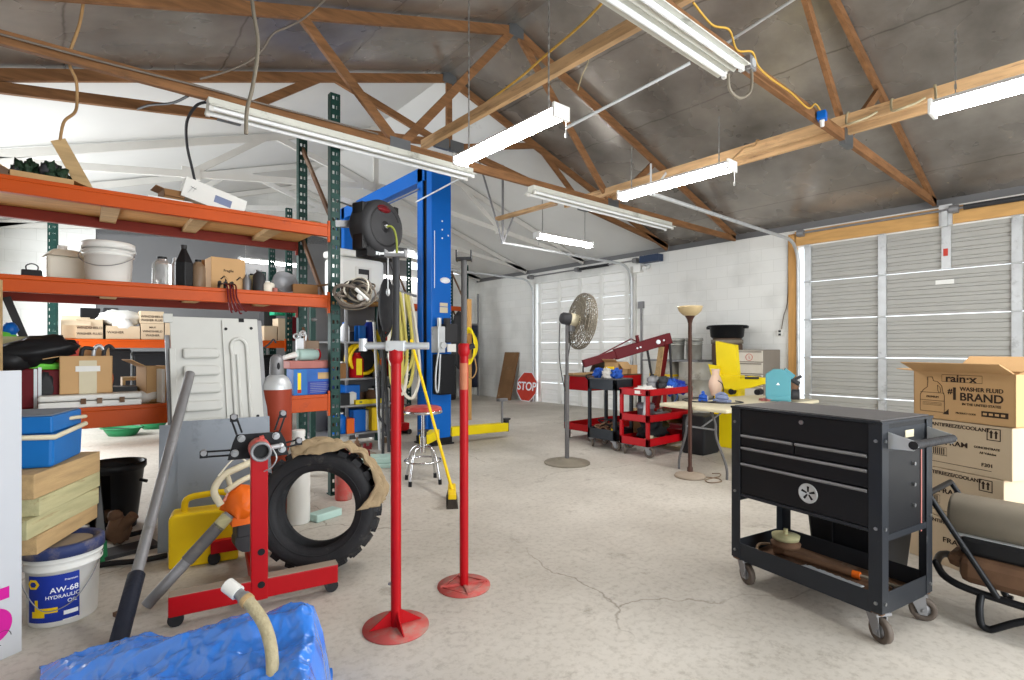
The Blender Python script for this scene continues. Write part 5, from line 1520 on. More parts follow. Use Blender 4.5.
m = MB(); m.cyl((.03, 0, 1.36), (.06, 0, 1.37), .015, n=10); m.build('lock_bolt', M_['dark'], r)

# ================================================================ TARP AND HOSE
HL = [(-1.95, 0.02), (-1.8, .08), (-1.63, .14), (-1.27, .245), (-.95, .315), (-.80, .345), (-.76, .33), (-.725, .22), (-.69, .0), (-.58, 0.0)]
def lerp_tab(t, tab):
    for (a, b), (c, d) in zip(tab, tab[1:]):
        if t <= c:
            return b + (d - b) * max(0, (t - a)) / (c - a)
    return tab[-1][1]
PD = [(1.05, 0), (1.2, .35), (1.45, .62), (1.7, .80), (1.88, .84), (1.98, 1.0), (2.06, .98), (2.13, .8), (2.18, .35), (2.21, 0), (2.3, 0)]
def facet(p_):
    d_, _pts = noise.voronoi(p_)
    return d_[1] - d_[0]
def tarp_fn(u, v):
    d = 1.05 + 1.17 * v
    lr = -1.80 + 1.12 * u
    l = lr * d / 2.0
    d2 = d + .06 * noise.noise(Vector((l * 3, 0, 1)))
    h = lerp_tab(lr + .03 * noise.noise(Vector((d * 6, 1, 4))), HL) * lerp_tab(d2, PD)
    e = min(1, h / .08)
    w1 = noise.noise(Vector((l * 2.5, d * 2.5, 6)))
    q = Vector((l * 2.2 + d * .5 + .4 * w1, d * 6.5 - l * .9 + .5 * w1, 0))
    h += e * .055 * (.35 - facet(q))
    h += e * .024 * (.3 - facet(Vector((l * 6 + d * 3, d * 9 - l * 4, 3))))
    h += e * .016 * (.3 - facet(Vector((l * 17 - d * 6, d * 19 + l * 7, 8))))
    wob = .025 * noise.noise(Vector((l * 5, d * 5, 3)))
    return ld(l + wob * (1 - e), d + wob, max(.004, h))
m = MB(); m.grid(tarp_fn, 240, 210)
o = m.build('tarp', M_['tarp'])
tag(o, 'crumpled blue plastic tarp heaped on the floor in the foreground', 'tarp')
hp = [at_d(274, 720, 1.70), at_d(273, 680, 1.74), at_d(271, 648, 1.79), at_d(264, 624, 1.83), at_d(252, 606, 1.86), at_d(243, 597, 1.88)]
r = thing('braided_hose', 'cream braided hose with white cap rising out of the blue tarp', 'hose', hp[0])
hb = smooth_path([p - hp[0] for p in hp], 6)
m = MB(); m.tube(hb, .021, 14); m.build('hose_body', M_['hose'], r)
c1, c2, c3 = at_d(246, 599.5, 1.875) - hp[0], at_d(233, 589, 1.90) - hp[0], at_d(223, 582, 1.91) - hp[0]
m = MB(); m.cyl(c1, c2, .019, n=14); m.cyl(c1, c1 + (c2 - c1) * .2, .024, n=14); m.build('fitting', M_['dull_steel'], r)
m = MB(); m.cyl(c1 + (c2 - c1) * .6, c3 + (c2 - c3) * .4, .026, n=10); m.build('cap', M_['white'], r)
for t in (2, 3):
    a = hb[len(hb) // 2 * (t - 2) + 3]; b_ = hb[len(hb) // 2 * (t - 2) + 4]
m = MB(); e1, e2 = hb[-5], hb[-3]; m.cyl(e1, e2, .025, n=14); m.build('clamp', M_['lumber'], r)

# ================================================================ STOOL, BROOM
q = at_z(423, 482, 0)
r = thing('stool', 'chrome shop stool with worn red round seat by the lift', 'stool', (q.x, q.y, 0), .4)
m = MB(); m.lathe([(0, .70), (.17, .70), (.185, .715), (.19, .735), (.18, .76), (.15, .77), (0, .775)], 32); m.build('seat', M_['seat_red'], r)
m = MB(); m.lathe([(.186, .70), (.194, .705), (.194, .725), (.186, .73)], 32); m.build('seat_band', M_['chrome'], r)
m = MB(); m.cyl((0, 0, .34), (0, 0, .70), .018); m.cyl((0, 0, .30), (0, 0, .46), .03); m.build('stem', M_['chrome'], r)
for k in range(4):
    a = k * PI / 2
    m = MB(); m.tube(smooth_path([(.02 * math.cos(a), .02 * math.sin(a), .36), (.09 * math.cos(a), .09 * math.sin(a), .355), (.15 * math.cos(a), .15 * math.sin(a), .29), (.185 * math.cos(a), .185 * math.sin(a), .15), (.21 * math.cos(a), .21 * math.sin(a), .02)], 5), .013, 10); lg = m.build('leg', M_['chrome'], r)
    m = MB(); m.cyl((.21 * math.cos(a), .21 * math.sin(a), 0), (.207 * math.cos(a), .207 * math.sin(a), .05), .018, n=12); m.build('rubber_foot', M_['black'], lg)
m = MB(); m.tube([(.182 * math.cos(k * PI / 12), .182 * math.sin(k * PI / 12), .22) for k in range(24)], .011, 8, closed=True); m.build('foot_ring', M_['chrome'], r)

q = at_z(452, 502, 0)
tp = at_d(411, 340, 5.5)
r = thing('push_broom', 'push broom with yellow handle leaning on the stool', 'broom', (q.x, q.y, 0))
a, b_ = Vector((0, 0, .11)), tp - Vector((q.x, q.y, 0))
m = MB(); m.cyl(a, b_, .0145, n=10); m.build('handle', M_['yellow_dirty'], r)
RZ2 = Matrix.Rotation(-.75, 4, 'Z')
m = MB(); m.b2(-.2, .2, -.035, .035, .075, .115, M=Matrix.Rotation(1.0, 4, 'Z')); m.build('head_block', M_['yellow_dirty'], r, bevel=.008)
m = MB(); m.add([(-.21, -.05, 0), (.21, -.05, 0), (.21, .05, 0), (-.21, .05, 0), (-.2, -.03, .078), (.2, -.03, .078), (.2, .03, .078), (-.2, .03, .078)], [(3, 2, 1, 0), (4, 5, 6, 7), (0, 1, 5, 4), (1, 2, 6, 5), (2, 3, 7, 6), (3, 0, 4, 7)], M=Matrix.Rotation(1.0, 4, 'Z')); m.build('bristles', M_['brush'], r)


# ================================================================ TWO POST LIFT
LP = at_z(434, 443, 0)
r = thing('vehicle_lift', 'blue two post vehicle lift with yellow arms in the middle of the shop', 'vehicle lift', (LP.x, LP.y, 0))
HLIFT = 3.95
for k, oy in enumerate((0, 3.05)):
    m = MB()
    poly = [(-.16, .20), (-.16, .05), (-.135, .05), (-.135, .175), (.135, .175), (.135, -.175), (-.135, -.175), (-.135, -.06), (-.16, -.06), (-.16, -.20), (.16, -.20), (.16, .20)]
    m.prism(poly, HLIFT, M=Matrix.Translation((0, oy, 0)))
    ps = m.build('post', M_['blue'], r, bevel=.006)
    m = MB(); m.b2(-.13, .10, oy - .06, oy + .06, .1, HLIFT - .1); m.build('post_channel', M_['cart_in'], ps)
    m = MB(); m.b2(-.2, .2, oy - .22, oy + .22, 0, .02); m.b2(-.17, .17, oy - .21, oy + .21, .02, .10); m.build('base_plate', M_['black'], r)
    m = MB(); m.b2(-.19, .12, oy - .12, oy + .12, .18, .75); m.build('carriage', M_['blue'], r, bevel=.01)
m = MB(); m.b2(-.12, .12, .0, 3.05, HLIFT - .16, HLIFT - .02); m.b2(-.16, -.12, 0, 3.05, HLIFT - .2, HLIFT); m.build('overhead_beam', M_['blue'], r)
m = MB(); m.tube([(-.2, .1, HLIFT - .32), (-.2, 2.9, HLIFT - .32)], .012, 6); m.build('shutoff_bar', M_['dull_steel'], r)
m = MB(); m.tube([at_d(416, 202, 7.3) - LP, at_d(461, 178, 6.9) - LP], .012, 8); m.build('limit_rod', M_['galv'], r)
for (x0, y0), (x1, y1) in (((-.1, -.2), (-.42, -.42)), ((.15, -.18), (1.16, -.22)), ((-.05, 2.85), (-.4, 2.6)), ((.1, 2.9), (1.0, 2.6))):
    m = MB(); m.bar((x0, y0, .17), (x1, y1, .15), .13, .13); a = m.build('arm', M_['yellow'], r, bevel=.01, label='yellow swing arm')
    m = MB(); m.cyl((x1, y1, .08), (x1, y1, .26), .045, n=14); m.cyl((x1, y1, .26), (x1, y1, .28), .07, n=14); m.build('arm_pad', M_['dark'], a)
m = MB(); m.cyl((1.08, -.22, .2), (1.08, -.22, .56), .018, n=10); m.b2(1.0, 1.16, -.26, -.18, .55, .59); m.build('pad_extension', M_['dull_steel'], r)
m = MB(); m.b2(-.04, .15, -.38, -.2, 1.44, 1.70); m.cyl((.04, -.28, 1.70), (.04, -.28, 1.78), .05, n=14); m.build('motor', M_['dark'], r, bevel=.012)
m = MB(); m.b2(-.17, -.05, -.38, -.2, 1.30, 1.66); m.cyl((-.1, -.3, 1.66), (-.1, -.3, 1.78), .03); m.cyl((-.1, -.42, 1.40), (-.1, -.38, 1.40), .045); m.build('pump', M_['galv'], r, bevel=.01)
m = MB(); m.b2(-.15, .12, -.38, -.2, .72, 1.28); m.build('oil_tank', M_['cart_in'], r, bevel=.02)
m = MB(); m.b2(-.02, .12, -.385, -.37, 1.31, 1.42); m.build('switch_box', M_['white'], r)
m = MB(); m.tube(smooth_path([(-.14, -.38, 1.4), (-.21, -.40, 1.1), (-.22, -.4, .85), (-.19, -.4, .76), (-.16, -.39, .9), (-.14, -.39, 1.28)], 5), .013, 7); m.build('hydraulic_hose', M_['galv'], r)
m = MB(); m.b2(-.03, .10, -.206, -.2, 1.86, 1.94); m.b2(-.03, .10, -.206, -.2, 1.95, 2.0); m.build('outlet_cover', M_['cream'], r)
m = MB(); m.lathe([(0, 0), (.085, 0), (.085, .002), (0, .002)], 20, sx=1, sy=.5, M=Matrix.Translation((.06, -.2, 2.32)) @ Matrix.Rotation(PI / 2, 4, 'X')); m.build('badge', M_['ink_white'], r)
m = MB(); m.b2(-.12, -.11, -.203, -.2, 2.2, 3.0); [m.b2(.0, .02, -.206, -.2, 2.9 + .12 * k, 2.92 + .12 * k) for k in range(3)]; m.b2(.1, .12, -.206, -.2, 2.95, 2.97); m.build('post_marking', M_['ink_white'], r)

# ================================================================ SHELVING UNIT BEHIND THE REEL
BX0, BX1, BY0, BY1 = 2.35, 3.47, 6.75, 7.25
r = thing('shelving_unit', 'green posted shelving unit full of shop supplies left of the lift', 'shelves', ((BX0 + BX1) / 2, (BY0 + BY1) / 2, 0))
hx, hy = (BX1 - BX0) / 2, (BY1 - BY0) / 2
for sx_ in (-1, 1):
    for sy_ in (-1, 1):
        m = MB(); m.b2(sx_ * hx - .03, sx_ * hx + .03, sy_ * hy - .03, sy_ * hy + .03, 0, 2.0); m.build('post', M_['rack_green'], r)
for z in (.22, .60, .96, 1.45, 2.0):
    m = MB(); m.b2(-hx, hx, -hy, hy, z - .025, z); m.build('shelf', M_['dull_steel' if z < 2 else 'decking'], r)

m = MB(); m.b2(-hx, hx, hy + .005, hy + .02, .05, 2.0); m.build('back_panel', M_['grey_wall'], r)


def bx(px, z0, w_, d_, h_, m_, name, lab, cat, y=None, bev=.006, rz=0, grp=None):
    q = at_y(px, 349, y or (BY0 + .18))
    mm = MB(); mm.b2(-w_ / 2, w_ / 2, -d_ / 2, d_ / 2, 0, h_)
    return tag(mm.build(name, M_[m_], loc=(q.x, q.y, z0), bevel=bev, rz=rz), lab, cat, grp)


q = at_y(357, 300, 6.95)
r = thing('plastic_tank', 'white square plastic tank with a moulded handle above the shelving unit', 'tank', (q.x, 7.0, 2.003), .12)
m = MB(); m.b2(-.36, .33, -.22, .22, 0, .58); m.build('tank_body', M_['white_metal'], r, bevel=.05)
m = MB(); m.b2(-.37, .34, -.23, .23, .59, .68); m.build('tank_lid', M_['white_metal'], r, bevel=.03)
m = MB(); m.b2(-.13, .11, -.232, -.22, .18, .46); m.build('handle_frame', M_['white'], r, bevel=.012)
m = MB(); m.b2(-.09, .07, -.236, -.228, .36, .43); m.b2(.05, .07, -.236, -.228, .24, .43); m.build('handle_recess', M_['dark'], r)
# yellow hose reel, cans, boxes
q = at_y(362, 332, 6.85)
r = thing('hose_coil', 'yellow hose coiled on a black drum on the shelving unit', 'hose coil', (q.x, 6.9, 1.45 - .46 + .2 + .02))
r.location.z = 1.215
for k in range(4):
    m = MB(); m.tube([(.2 * math.cos(a * PI / 12), -.12 + .05 * k, .2 * math.sin(a * PI / 12)) for a in range(24)], .024, 7, closed=True); m.build('hose_turn', M_['yellow_dirty'], r)
m = MB(); m.cyl((0, -.1, 0), (0, .08, 0), .17, n=20); m.build('drum', M_['black'], r)
m = MB(); m.b2(-.03, .03, -.1, .08, -.24, -.17); m.build('foot', M_['black'], r)
r = bottle('oil_can', 'red and yellow oil can on the middle shelf of the shelving unit', (at_y(357, 350, 6.8).x, 6.83, .96), .10, .34, 'red', 'red', neck=.5, cat='can')
m = MB(); m.b2(-.04, .04, -.103, -.1, .04, .26); m.build('paper_label', M_['yellow'], r)
for k, (px, z, rr, hh, c1_, c2_, lab) in enumerate(((376, .96, .05, .30, 'galv', 'white', 'silver spray can on the middle shelf by the right post'), (385, .96, .05, .28, 'red', 'galv', 'red spray can on the middle shelf by the right post'), (343, .96, .06, .22, 'blue', 'white', 'blue bottle on the middle shelf beside the green upright'),
                                                (371, .60, .07, .2, 'rust', 'white', 'brown jar on the lower shelf of the shelving unit'), (350, .60, .09, .2, 'white', 'white', 'white jar on the lower shelf of the shelving unit'), (386, .60, .06, .22, 'clear', 'dark', 'milky bottle on the lower shelf by the right post'),
                                                (345, 1.45, .06, .26, 'ink_white', 'blue', 'white bottle with blue cap on the upper shelf'), (369, 1.45, .07, .30, 'label_blue', 'white', 'navy bottle on the upper shelf of the shelving unit'), (379, 1.45, .05, .2, 'yellow', 'dark', 'yellow can on the upper shelf of the shelving unit'),
                                                (339, .22, .1, .28, 'blue', 'white', 'blue jug on the bottom shelf of the shelving unit'))):
    q = at_y(px, 349, 6.88 + .03 * (k % 3))
    bottle('bottle', lab, (q.x, q.y, z), rr, hh, c1_, c2_, neck=.5, group='bottles and cans on the shelving unit')
bx(350, .60 + .0, .2, .2, .26, 'blue', 'blue_bin', 'blue plastic bin on the lower shelf of the shelving unit', 'bin', y=6.95)
bx(382, .60, .22, .2, .22, 'cart_in', 'parts_box', 'black parts box on the lower shelf of the shelving unit', 'box', y=7.02)
bx(374, .22, .34, .2, .28, 'white', 'parts_box', 'white parts box on the bottom shelf of the shelving unit', 'box', y=7.0)
bx(356, .22, .18, .24, .3, 'blue', 'blue_tote', 'blue tote on the bottom shelf of the shelving unit', 'tote', y=6.95)
bx(372, .22, .1, .2, .32, 'yellow_dirty', 'yellow_case', 'yellow case on the bottom shelf of the shelving unit', 'case', y=6.9)
bx(348, .22, .1, .2, .2, 'orange_plastic', 'orange_case', 'orange case on the bottom shelf of the shelving unit', 'case', y=6.85)
for k, (px, z, w_, h_, c_, lab) in enumerate(((338, .96, .16, .2, 'card_dark', 'small brown box on the middle shelf, nearest the green upright'), (366, .96, .12, .16, 'dark', 'small dark box on the middle shelf beside the red oil can'), (391, .96, .10, .24, 'cart_in', 'small black box on the middle shelf at the right post'),
                                             (351, 1.45, .18, .14, 'dark', 'dark box on the upper shelf below the white tank'), (360, 1.45, .1, .22, 'blue', 'small blue box on the upper shelf below the white tank'), (388, 1.45, .12, .26, 'sign_red', 'faded red box on the upper shelf at the right post'),
                                             (343, .60, .13, .16, 'cart_in', 'small black box on the lower shelf beside the blue bin'), (365, .60, .10, .14, 'rust', 'small rusty box on the lower shelf beside the brown jar'), (390, .22, .12, .3, 'dull_steel', 'grey box on the bottom shelf at the right post'))):
    bx(px, z, w_, .16, h_, c_, 'parts_box', lab, 'box', y=7.06 if k % 2 else 6.86, grp='small boxes on the shelving unit')
# floor clutter in front of the unit
for px, py, w_, d_, h_, c_, name, lab, cat in ((340, 436, .2, .16, .16, 'yellow', 'battery_box', 'yellow box on the floor behind the green upright', 'box'),
                                              (337, 426, .22, .2, .24, 'blue', 'crate', 'blue crate on the floor behind the green upright', 'crate'),
                                              (355, 436, .3, .25, .10, 'dark', 'tool_tray', 'dark tool tray on the floor under the shelving unit', 'tray'),
                                              (377, 438, .20, .2, .33, 'white', 'white_unit', 'white appliance box with black label strip on the floor by the shelving unit', 'box')):
    q = at_z(px, py, 0)
    mm = MB(); mm.b2(-w_ / 2, w_ / 2, -d_ / 2, d_ / 2, 0, h_)
    if name == 'white_unit':
        mm.b2(-w_ / 2 - .01, w_ / 2 + .14, -d_ / 2 - .004, -d_ / 2, h_ * .75, h_ * 1.0, 1)
    tag(mm.build(name, [M_[c_], M_['black']], loc=q, rz=-.2, bevel=.006), lab, cat)
q0, q1 = at_y(355, 400, 6.79), at_y(383, 400, 6.79)
m = MB(); m.b2(q0.x, q1.x, 6.76, 6.82, .60, .66); m.b2(q0.x + .05, q0.x + .09, 6.758, 6.822, .615, .645, 1)
tag(m.build('level', [M_['yellow'], M_['lime']], bevel=.003), 'long yellow spirit level lying on the lower shelf front', 'level')
q = at_z(375, 458, 0)
m = MB(); m.lathe([(0, 0), (.26, 0), (.27, .03), (.2, .06), (0, .07)], 30); tag(m.build('round_base', M_['lid_dust'], loc=(q.x - .18, q.y + .2, 0)), 'grey round plate on the floor beside the red stand', 'disc')
q = at_z(380, 466, 0)
m = MB(); m.b2(-.22, .22, -.14, .14, 0, .05); m.b2(-.2, .2, -.12, .12, .05, .12); tag(m.build('mint_tote', M_['mint'], loc=(q.x, q.y, 0), rz=-.5, bevel=.015), 'pale mint plastic tote lid on the floor by the red stand', 'tote')
q = at_z(357, 462, 0)
r = thing('bottle_jack', 'small rusty bottle jack on the floor behind the tire', 'jack', (q.x, q.y, 0)); m = MB(); m.lathe([(.07, 0), (.07, .02), (.05, .03), (.05, .2), (.03, .22), (.03, .25), (.012, .26), (.012, .33), (0, .335)], 18); m.build('jack_body', M_['rust'], r); m = MB(); m.cyl((0, 0, .30), (0, 0, .33), .02); m.build('saddle', M_['dull_steel'], r)
q = at_z(368, 468, 0)
r = thing('pipe_wrench', 'red jaw tool standing up behind the tire', 'tool', (q.x, q.y, 0)); m = MB(); m.tube([(.03, 0, 0), (0, 0, .2)], .02, 8); m.box(-.01, 0, .23, .1, .03, .04); m.box(.03, 0, .26, .03, .03, .05); m.box(-.04, 0, .26, .03, .03, .05); m.build('tool_body', M_['darkred'], r, bevel=.005)
# pipes and rods leaning on the unit
for k, (px0, py0, px1, py1, rr, c_, lab) in enumerate(((347, 446, 346, 308, .024, 'dull_steel', 'upright grey pipe leaning on the shelving unit, nearest the green upright'), (380, 450, 374, 322, .02, 'galv', 'pale steel rod leaning on the shelving unit, right of the grey pipe'), (389, 452, 383, 320, .022, 'dark', 'dark rod leaning on the shelving unit, left of the hoses'))):
    a = at_z(px0, py0, 0); b_ = at_y(px1, py1, 6.68)
    m = MB(); m.cyl((0, 0, 0), b_ - a, rr, n=10); tag(m.build('steel_rod', M_[c_], loc=a), lab, 'rod')
# white cart base under pipe
q = at_z(345, 449, 0)
m = MB(); m.lathe([(0, 0), (.14, 0), (.16, .1), (.17, .2), (.15, .2), (.13, .03), (0, .03)], 20); tag(m.build('white_tub', M_['white'], loc=(q.x - .05, q.y + .15, 0)), 'white tub on the floor behind the pipe foot', 'tub')
# trailer cord with plug
q = at_d(388, 440, 5.9)
r = thing('hanging_drop_cord', 'black cord hanging from the shelf with a muddy plug at its end', 'cord', at_d(377, 372, 7.1))
base = at_d(377, 372, 7.1)
m = MB(); m.tube(smooth_path([at_d(380, 372, 7.25) - base, at_d(380, 376, 7.05) - base, at_d(379, 398, 7.0) - base, at_d(379, 415, 7.0) - base, at_d(382, 421, 7.0) - base, at_d(386, 428, 7.0) - base, at_d(386, 436, 7.0) - base], 5), .018, 8); m.build('cord', M_['dark'], r)
m = MB(); m.ell(at_d(385, 440, 7.0) - base, (.05, .05, .04), 12, jit=.3); m.build('plug', M_['brown'], r)

# belts and hoses hung between the unit and the lift
q = at_d(386, 285, 6.55)
r = thing('hose_hanger', 'steel wall bar with hooks carrying belts and yellow hoses beside the lift', 'hanger', (0, 0, 0))
h0_, h1_ = at_d(383, 288, 6.75), at_d(416, 296, 7.25)
m = MB(); m.bar(h0_, h1_, .03, .03); m.bar(h0_, (h0_.x - .15, h0_.y + .1, h0_.z - .2), .02, .02); m.build('bar', M_['dull_steel'], r)
m = MB(); m.cyl((h0_.x, h0_.y, 0), (h0_.x, h0_.y, h0_.z), .02, n=8); m.build('bar_post', M_['dark'], r)
for k in range(3):
    a = at_d(386 + 2.5 * k, 288, 6.62 + .03 * k)
    m = MB(); m.tube(smooth_path([a + Vector((-.01, 0, 0)), a + Vector((-.09, 0, -.25)), a + Vector((-.1, 0, -.5 - .1 * k)), a + Vector((-.03, .02, -.62 - .1 * k)), a + Vector((.06, 0, -.5 - .1 * k)), a + Vector((.06, 0, -.25)), a + Vector((.01, 0, 0))], 5), .016 + .004 * (k == 0), 6)
    tag(m.build('drive_belt', M_['black']), ('thick black drive belt hanging nearest the shelving unit', 'black belt hanging second from the shelving unit', 'black belt hanging beside the pale hoses')[k], 'belt', 'belts on the hanger')
a = at_d(384, 318, 6.6)
m = MB(); m.ell((0, 0, 0), (.10, .03, .34), 16); m.tube([(0, 0, .3), (0, .02, .62), at_d(386.5, 289, 6.78) - at_d(386.5, 305, 6.45)], .006, 6); tag(m.build('rubber_flap', M_['rubber'], loc=at_d(386.5, 305, 6.45), rz=-.5), 'dark oval rubber flap hanging over the belts', 'flap')
for k in range(7):
    px = 391 + 3.8 * k
    a = at_d(393 + 2.8 * k, 290 + 1.0 * k, 6.70 + .06 * k - .02)
    L_ = (.95, 1.25, 1.1, 1.3, 1.0, 1.2, 1.35)[k]
    w_ = (.05, .07, .09, .06, .1, .07, .11)[k]
    rt = Vector((_c, -_s, 0))
    m = MB(); m.tube(smooth_path([a - rt * .012, a - rt * w_ * .6 + Vector((0, 0, -.3 * L_)), a - rt * w_ + Vector((0, 0, -.75 * L_)), a - rt * w_ * .6 + Vector((0, 0, -.97 * L_)), a + rt * w_ * .5 + Vector((0, 0, -L_)), a + rt * w_ * 1.2 + Vector((0, 0, -.75 * L_)), a + rt * w_ * .7 + Vector((0, 0, -.3 * L_)), a + rt * .012], 6), .022, 7)
    tag(m.build('air_hose', M_['yhose' if k % 3 else 'clear']), ('cream air hose loop hanging beside the black belts', 'pale yellow air hose loop, second from the belts', 'pale yellow air hose loop, third from the belts', 'cream air hose loop in the middle of the bunch', 'pale yellow air hose loop third from the lift post', 'pale yellow air hose loop second from the lift post', 'cream air hose loop against the lift post')[k], 'hose', 'air hoses on the hanger')
# red parts washer leg behind hoses
q = at_z(408, 438, 0)
r = thing('red_jack', 'red service jack standing behind the hanging hoses', 'jack', (q.x + .05, q.y + .45, 0)); m = MB(); m.b2(-.16, .16, -.12, .12, .06, .18); m.b2(-.10, -.04, -.04, .04, .18, 1.0); m.b2(.05, .11, -.04, .04, .18, .95); m.build('jack_body', M_['red'], r, bevel=.01); [MB().cyl((x_, -.14, .04), (x_, .14, .04), .04).build('wheel', M_['dark'], r) for x_ in (-.15, .15)]

# hose reel on an arm from the rack upright
RC = at_d(378, 228, 5.05)
view = Vector((RC.x, RC.y, 0)).normalized(); rgt = Vector((view.y, -view.x, 0))
nz_ = (-view * .72 + rgt * .69).normalized()
xr = Vector((0, 0, 1)).cross(nz_).normalized()
RMx = Matrix(((xr.x, 0, nz_.x), (xr.y, 0, nz_.y), (xr.z, 1, nz_.z)))
r = thing('hose_reel', 'grey enclosed air hose reel with lime hose hung beside the rack upright', 'hose reel', RC, rot=RMx.to_euler())
m = MB(); m.lathe([(0, .10), (.20, .10), (.245, .085), (.26, .05), (.26, -.10), (.24, -.13), (.0, -.13)], 40); m.build('housing', M_['dark'], r)
m = MB(); m.lathe([(.175, .1), (.185, .108), (.195, .1)], 40, a0=.4, a1=PI * 1.75); m.lathe([(.0, .102), (.05, .104), (.055, .1)], 20); m.build('groove', M_['black'], r)
m = MB(); m.lathe([(0, 0), (.085, 0), (.085, .006), (0, .006)], 20, sx=1, sy=.42, M=Matrix.Translation((-.02, .165, .10))); m.build('badge', M_['darkred'], r)
m = MB(); m.b2(-.19, .19, -.30, -.20, -.10, .06); m.b2(-.24, -.18, -.24, .2, -.09, .05); m.b2(.17, .23, -.2, .24, -.09, .05); m.build('mount_frame', M_['black'], r, bevel=.01)
m = MB(); m.tube(smooth_path([(.0, .0, .11), (.03, -.0, .15), (.06, -.06, .17), (.08, -.18, .17), (.085, -.3, .16)], 5), .011, 9); m.build('air_hose', M_['lime'], r)
m = MB(); m.cyl((0, 0, .1), (0, 0, .12), .02, n=10); m.build('hub', M_['steel'], r)
up_ = Vector((FX1 + .045, FY0 + .03, RC.z))
m = MB(); m.bar(up_ + Vector((0, 0, .0)), RC - nz_ * .1 + Vector((0, 0, .05)), .06, .06); m.bar(up_ + Vector((0, 0, .25)), RC - nz_ * .1 + Vector((-.1, 0, .2)), .05, .05)
tag(m.build('reel_bracket', M_['dull_steel']), 'steel arm carrying the hose reel from the green upright', 'bracket')
a, b_ = at_d(376, 252, 4.98), at_d(412, 250, 5.3)
m = MB(); m.bar(a + Vector((0, 0, -.02)), b_ + Vector((0, 0, -.02)), .09, .02); m.bar(a + Vector((0, 0, .03)), a + Vector((0, 0, -.03)), .06, .06); m.bar(RC + Vector((0, 0, -.24)), (a + b_) / 2, .04, .04)
tag(m.build('reel_bracket', M_['galv']), 'pale steel plate under the hose reel', 'bracket')
m = MB(); c0_ = at_d(388, 257, 5.08); m.tube([c0_, c0_ + Vector((0, 0, -.32))], .006, 6); m.ell(c0_ + Vector((0, 0, -.34)), (.02, .02, .04), 10); tag(m.build('pull_chain', M_['galv']), 'thin chain hanging from the reel plate', 'chain')
# grey cable bundle hooked on the upright
q = at_d(356, 292, 4.72)
r = thing('cable_bundle', 'big tangled bundle of grey cables hooked on the green upright', 'cables', q)
rt = Vector((_c, -_s, 0)); fw = Vector((_s, _c, 0))
for k in range(18):
    cx_, cz_ = random.uniform(-.06, .05), random.uniform(-.06, .06)
    rx_, rz2 = random.uniform(.07, .15), random.uniform(.03, .10)
    ph = random.uniform(-.5, .5)
    pts = []
    for a in range(14):
        t = 2 * PI * a / 14
        x, z_ = rx_ * math.cos(t), rz2 * math.sin(t)
        pts.append(rt * (cx_ + x * math.cos(ph) - z_ * math.sin(ph)) + Vector((0, 0, cz_ + x * math.sin(ph) + z_ * math.cos(ph))) + fw * (.03 * math.sin(t * 2 + k) - .05 + .008 * k))
    m = MB(); m.tube(smooth_path(pts, 3, closed=True), random.choice((.009, .012, .015)), 6, closed=True); m.build('cable', M_[('wire', 'fan_grey', 'dark', 'fan_grey', 'wire', 'clear')[k % 6]], r)
m = MB(); m.ell(rt * .06 + Vector((0, 0, -.05)) - fw * .06, (.04, .03, .035), 10); m.tube([rt * .02 + Vector((0, 0, .02)) - fw * .08, rt * .13 + Vector((0, 0, -.08)) - fw * .07], .016, 7); m.build('plug', M_['white'], r)
m = MB(); m.tube([Vector((FX1 + .04, FY0 - .0, q.z + .06)) - q, rt * -.02 + Vector((0, 0, .06))], .012, 7); m.build('hook', M_['dull_steel'], r)
m = MB(); m.tube(smooth_path([rt * -.12 + Vector((0, 0, 0)), rt * -.15 + Vector((0, 0, -.1)), rt * -.1 + Vector((0, 0, -.15)), rt * .05 + Vector((0, 0, -.15)), rt * .14 + Vector((0, 0, -.10)), rt * .19 + Vector((0, 0, -.05))], 5), .006, 6); m.build('cable', M_['fan_grey'], r)

# ================================================================ FAR RACKS
shelf_rack('storage rack with washer fluid cartons along the back, seen under the front rack', -.14, 2.62, 8.7, 9.7, 3.6, (.55, 1.48), rear='dull_steel', supports=0, braces=False)


def far_cart(px0, px1, py0, lab, y=8.85, z=1.485, m_='card_pale', lines=(), d=.3, h=None, z0=None, cat='box', grp='washer fluid cartons'):
    a, b_ = at_y(px0, 340, y), at_y(px1, 340, y)
    top = at_y((px0 + px1) / 2, py0, y).z
    zb = z if z0 is None else z0
    return carton('carton', lab, ((a.x + b_.x) / 2, y + d / 2, zb), 0, b_.x - a.x, d, (h or top - zb), m_, lines=lines, tape=False, group=grp, cat=cat)


WF = (('WINDSHIELD', .044, 0, .55, 1.0), ('WASHER FLUID', .042, 0, .25, .9))
far_cart(76, 103, 319, 'washer fluid carton with a dark open top, leftmost on the back rack', lines=WF)
far_cart(106, 140, 326, 'low washer fluid carton with a white bag on top, on the back rack', lines=(('WASHER', .045, -.45, .5),))
b1_ = far_cart(141, 164, 325, 'lower washer fluid carton of the stack of two on the back rack', lines=(('MAX', .036, 0, .75), ('WINDSHIELD', .038, 0, .5), ('WASHER', .04, 0, .25)), h=.22)
far_cart(140, 164, 311, 'upper washer fluid carton of the stack of two on the back rack', z0=1.707, lines=WF, h=.17)
far_cart(165, 172, 322, 'narrow carton partly behind the white panel on the back rack')
far_cart(264, 277, 326, 'left of the small pale cartons under the green tote on the back rack', z=1.485)
far_cart(278, 290, 318.5, 'pale carton right of the small one, under the green tote', lines=())
far_cart(291, 297, 317, 'red carton at the end of the row on the back rack', m_='darkred')
a = at_y(286, 322, 8.95)
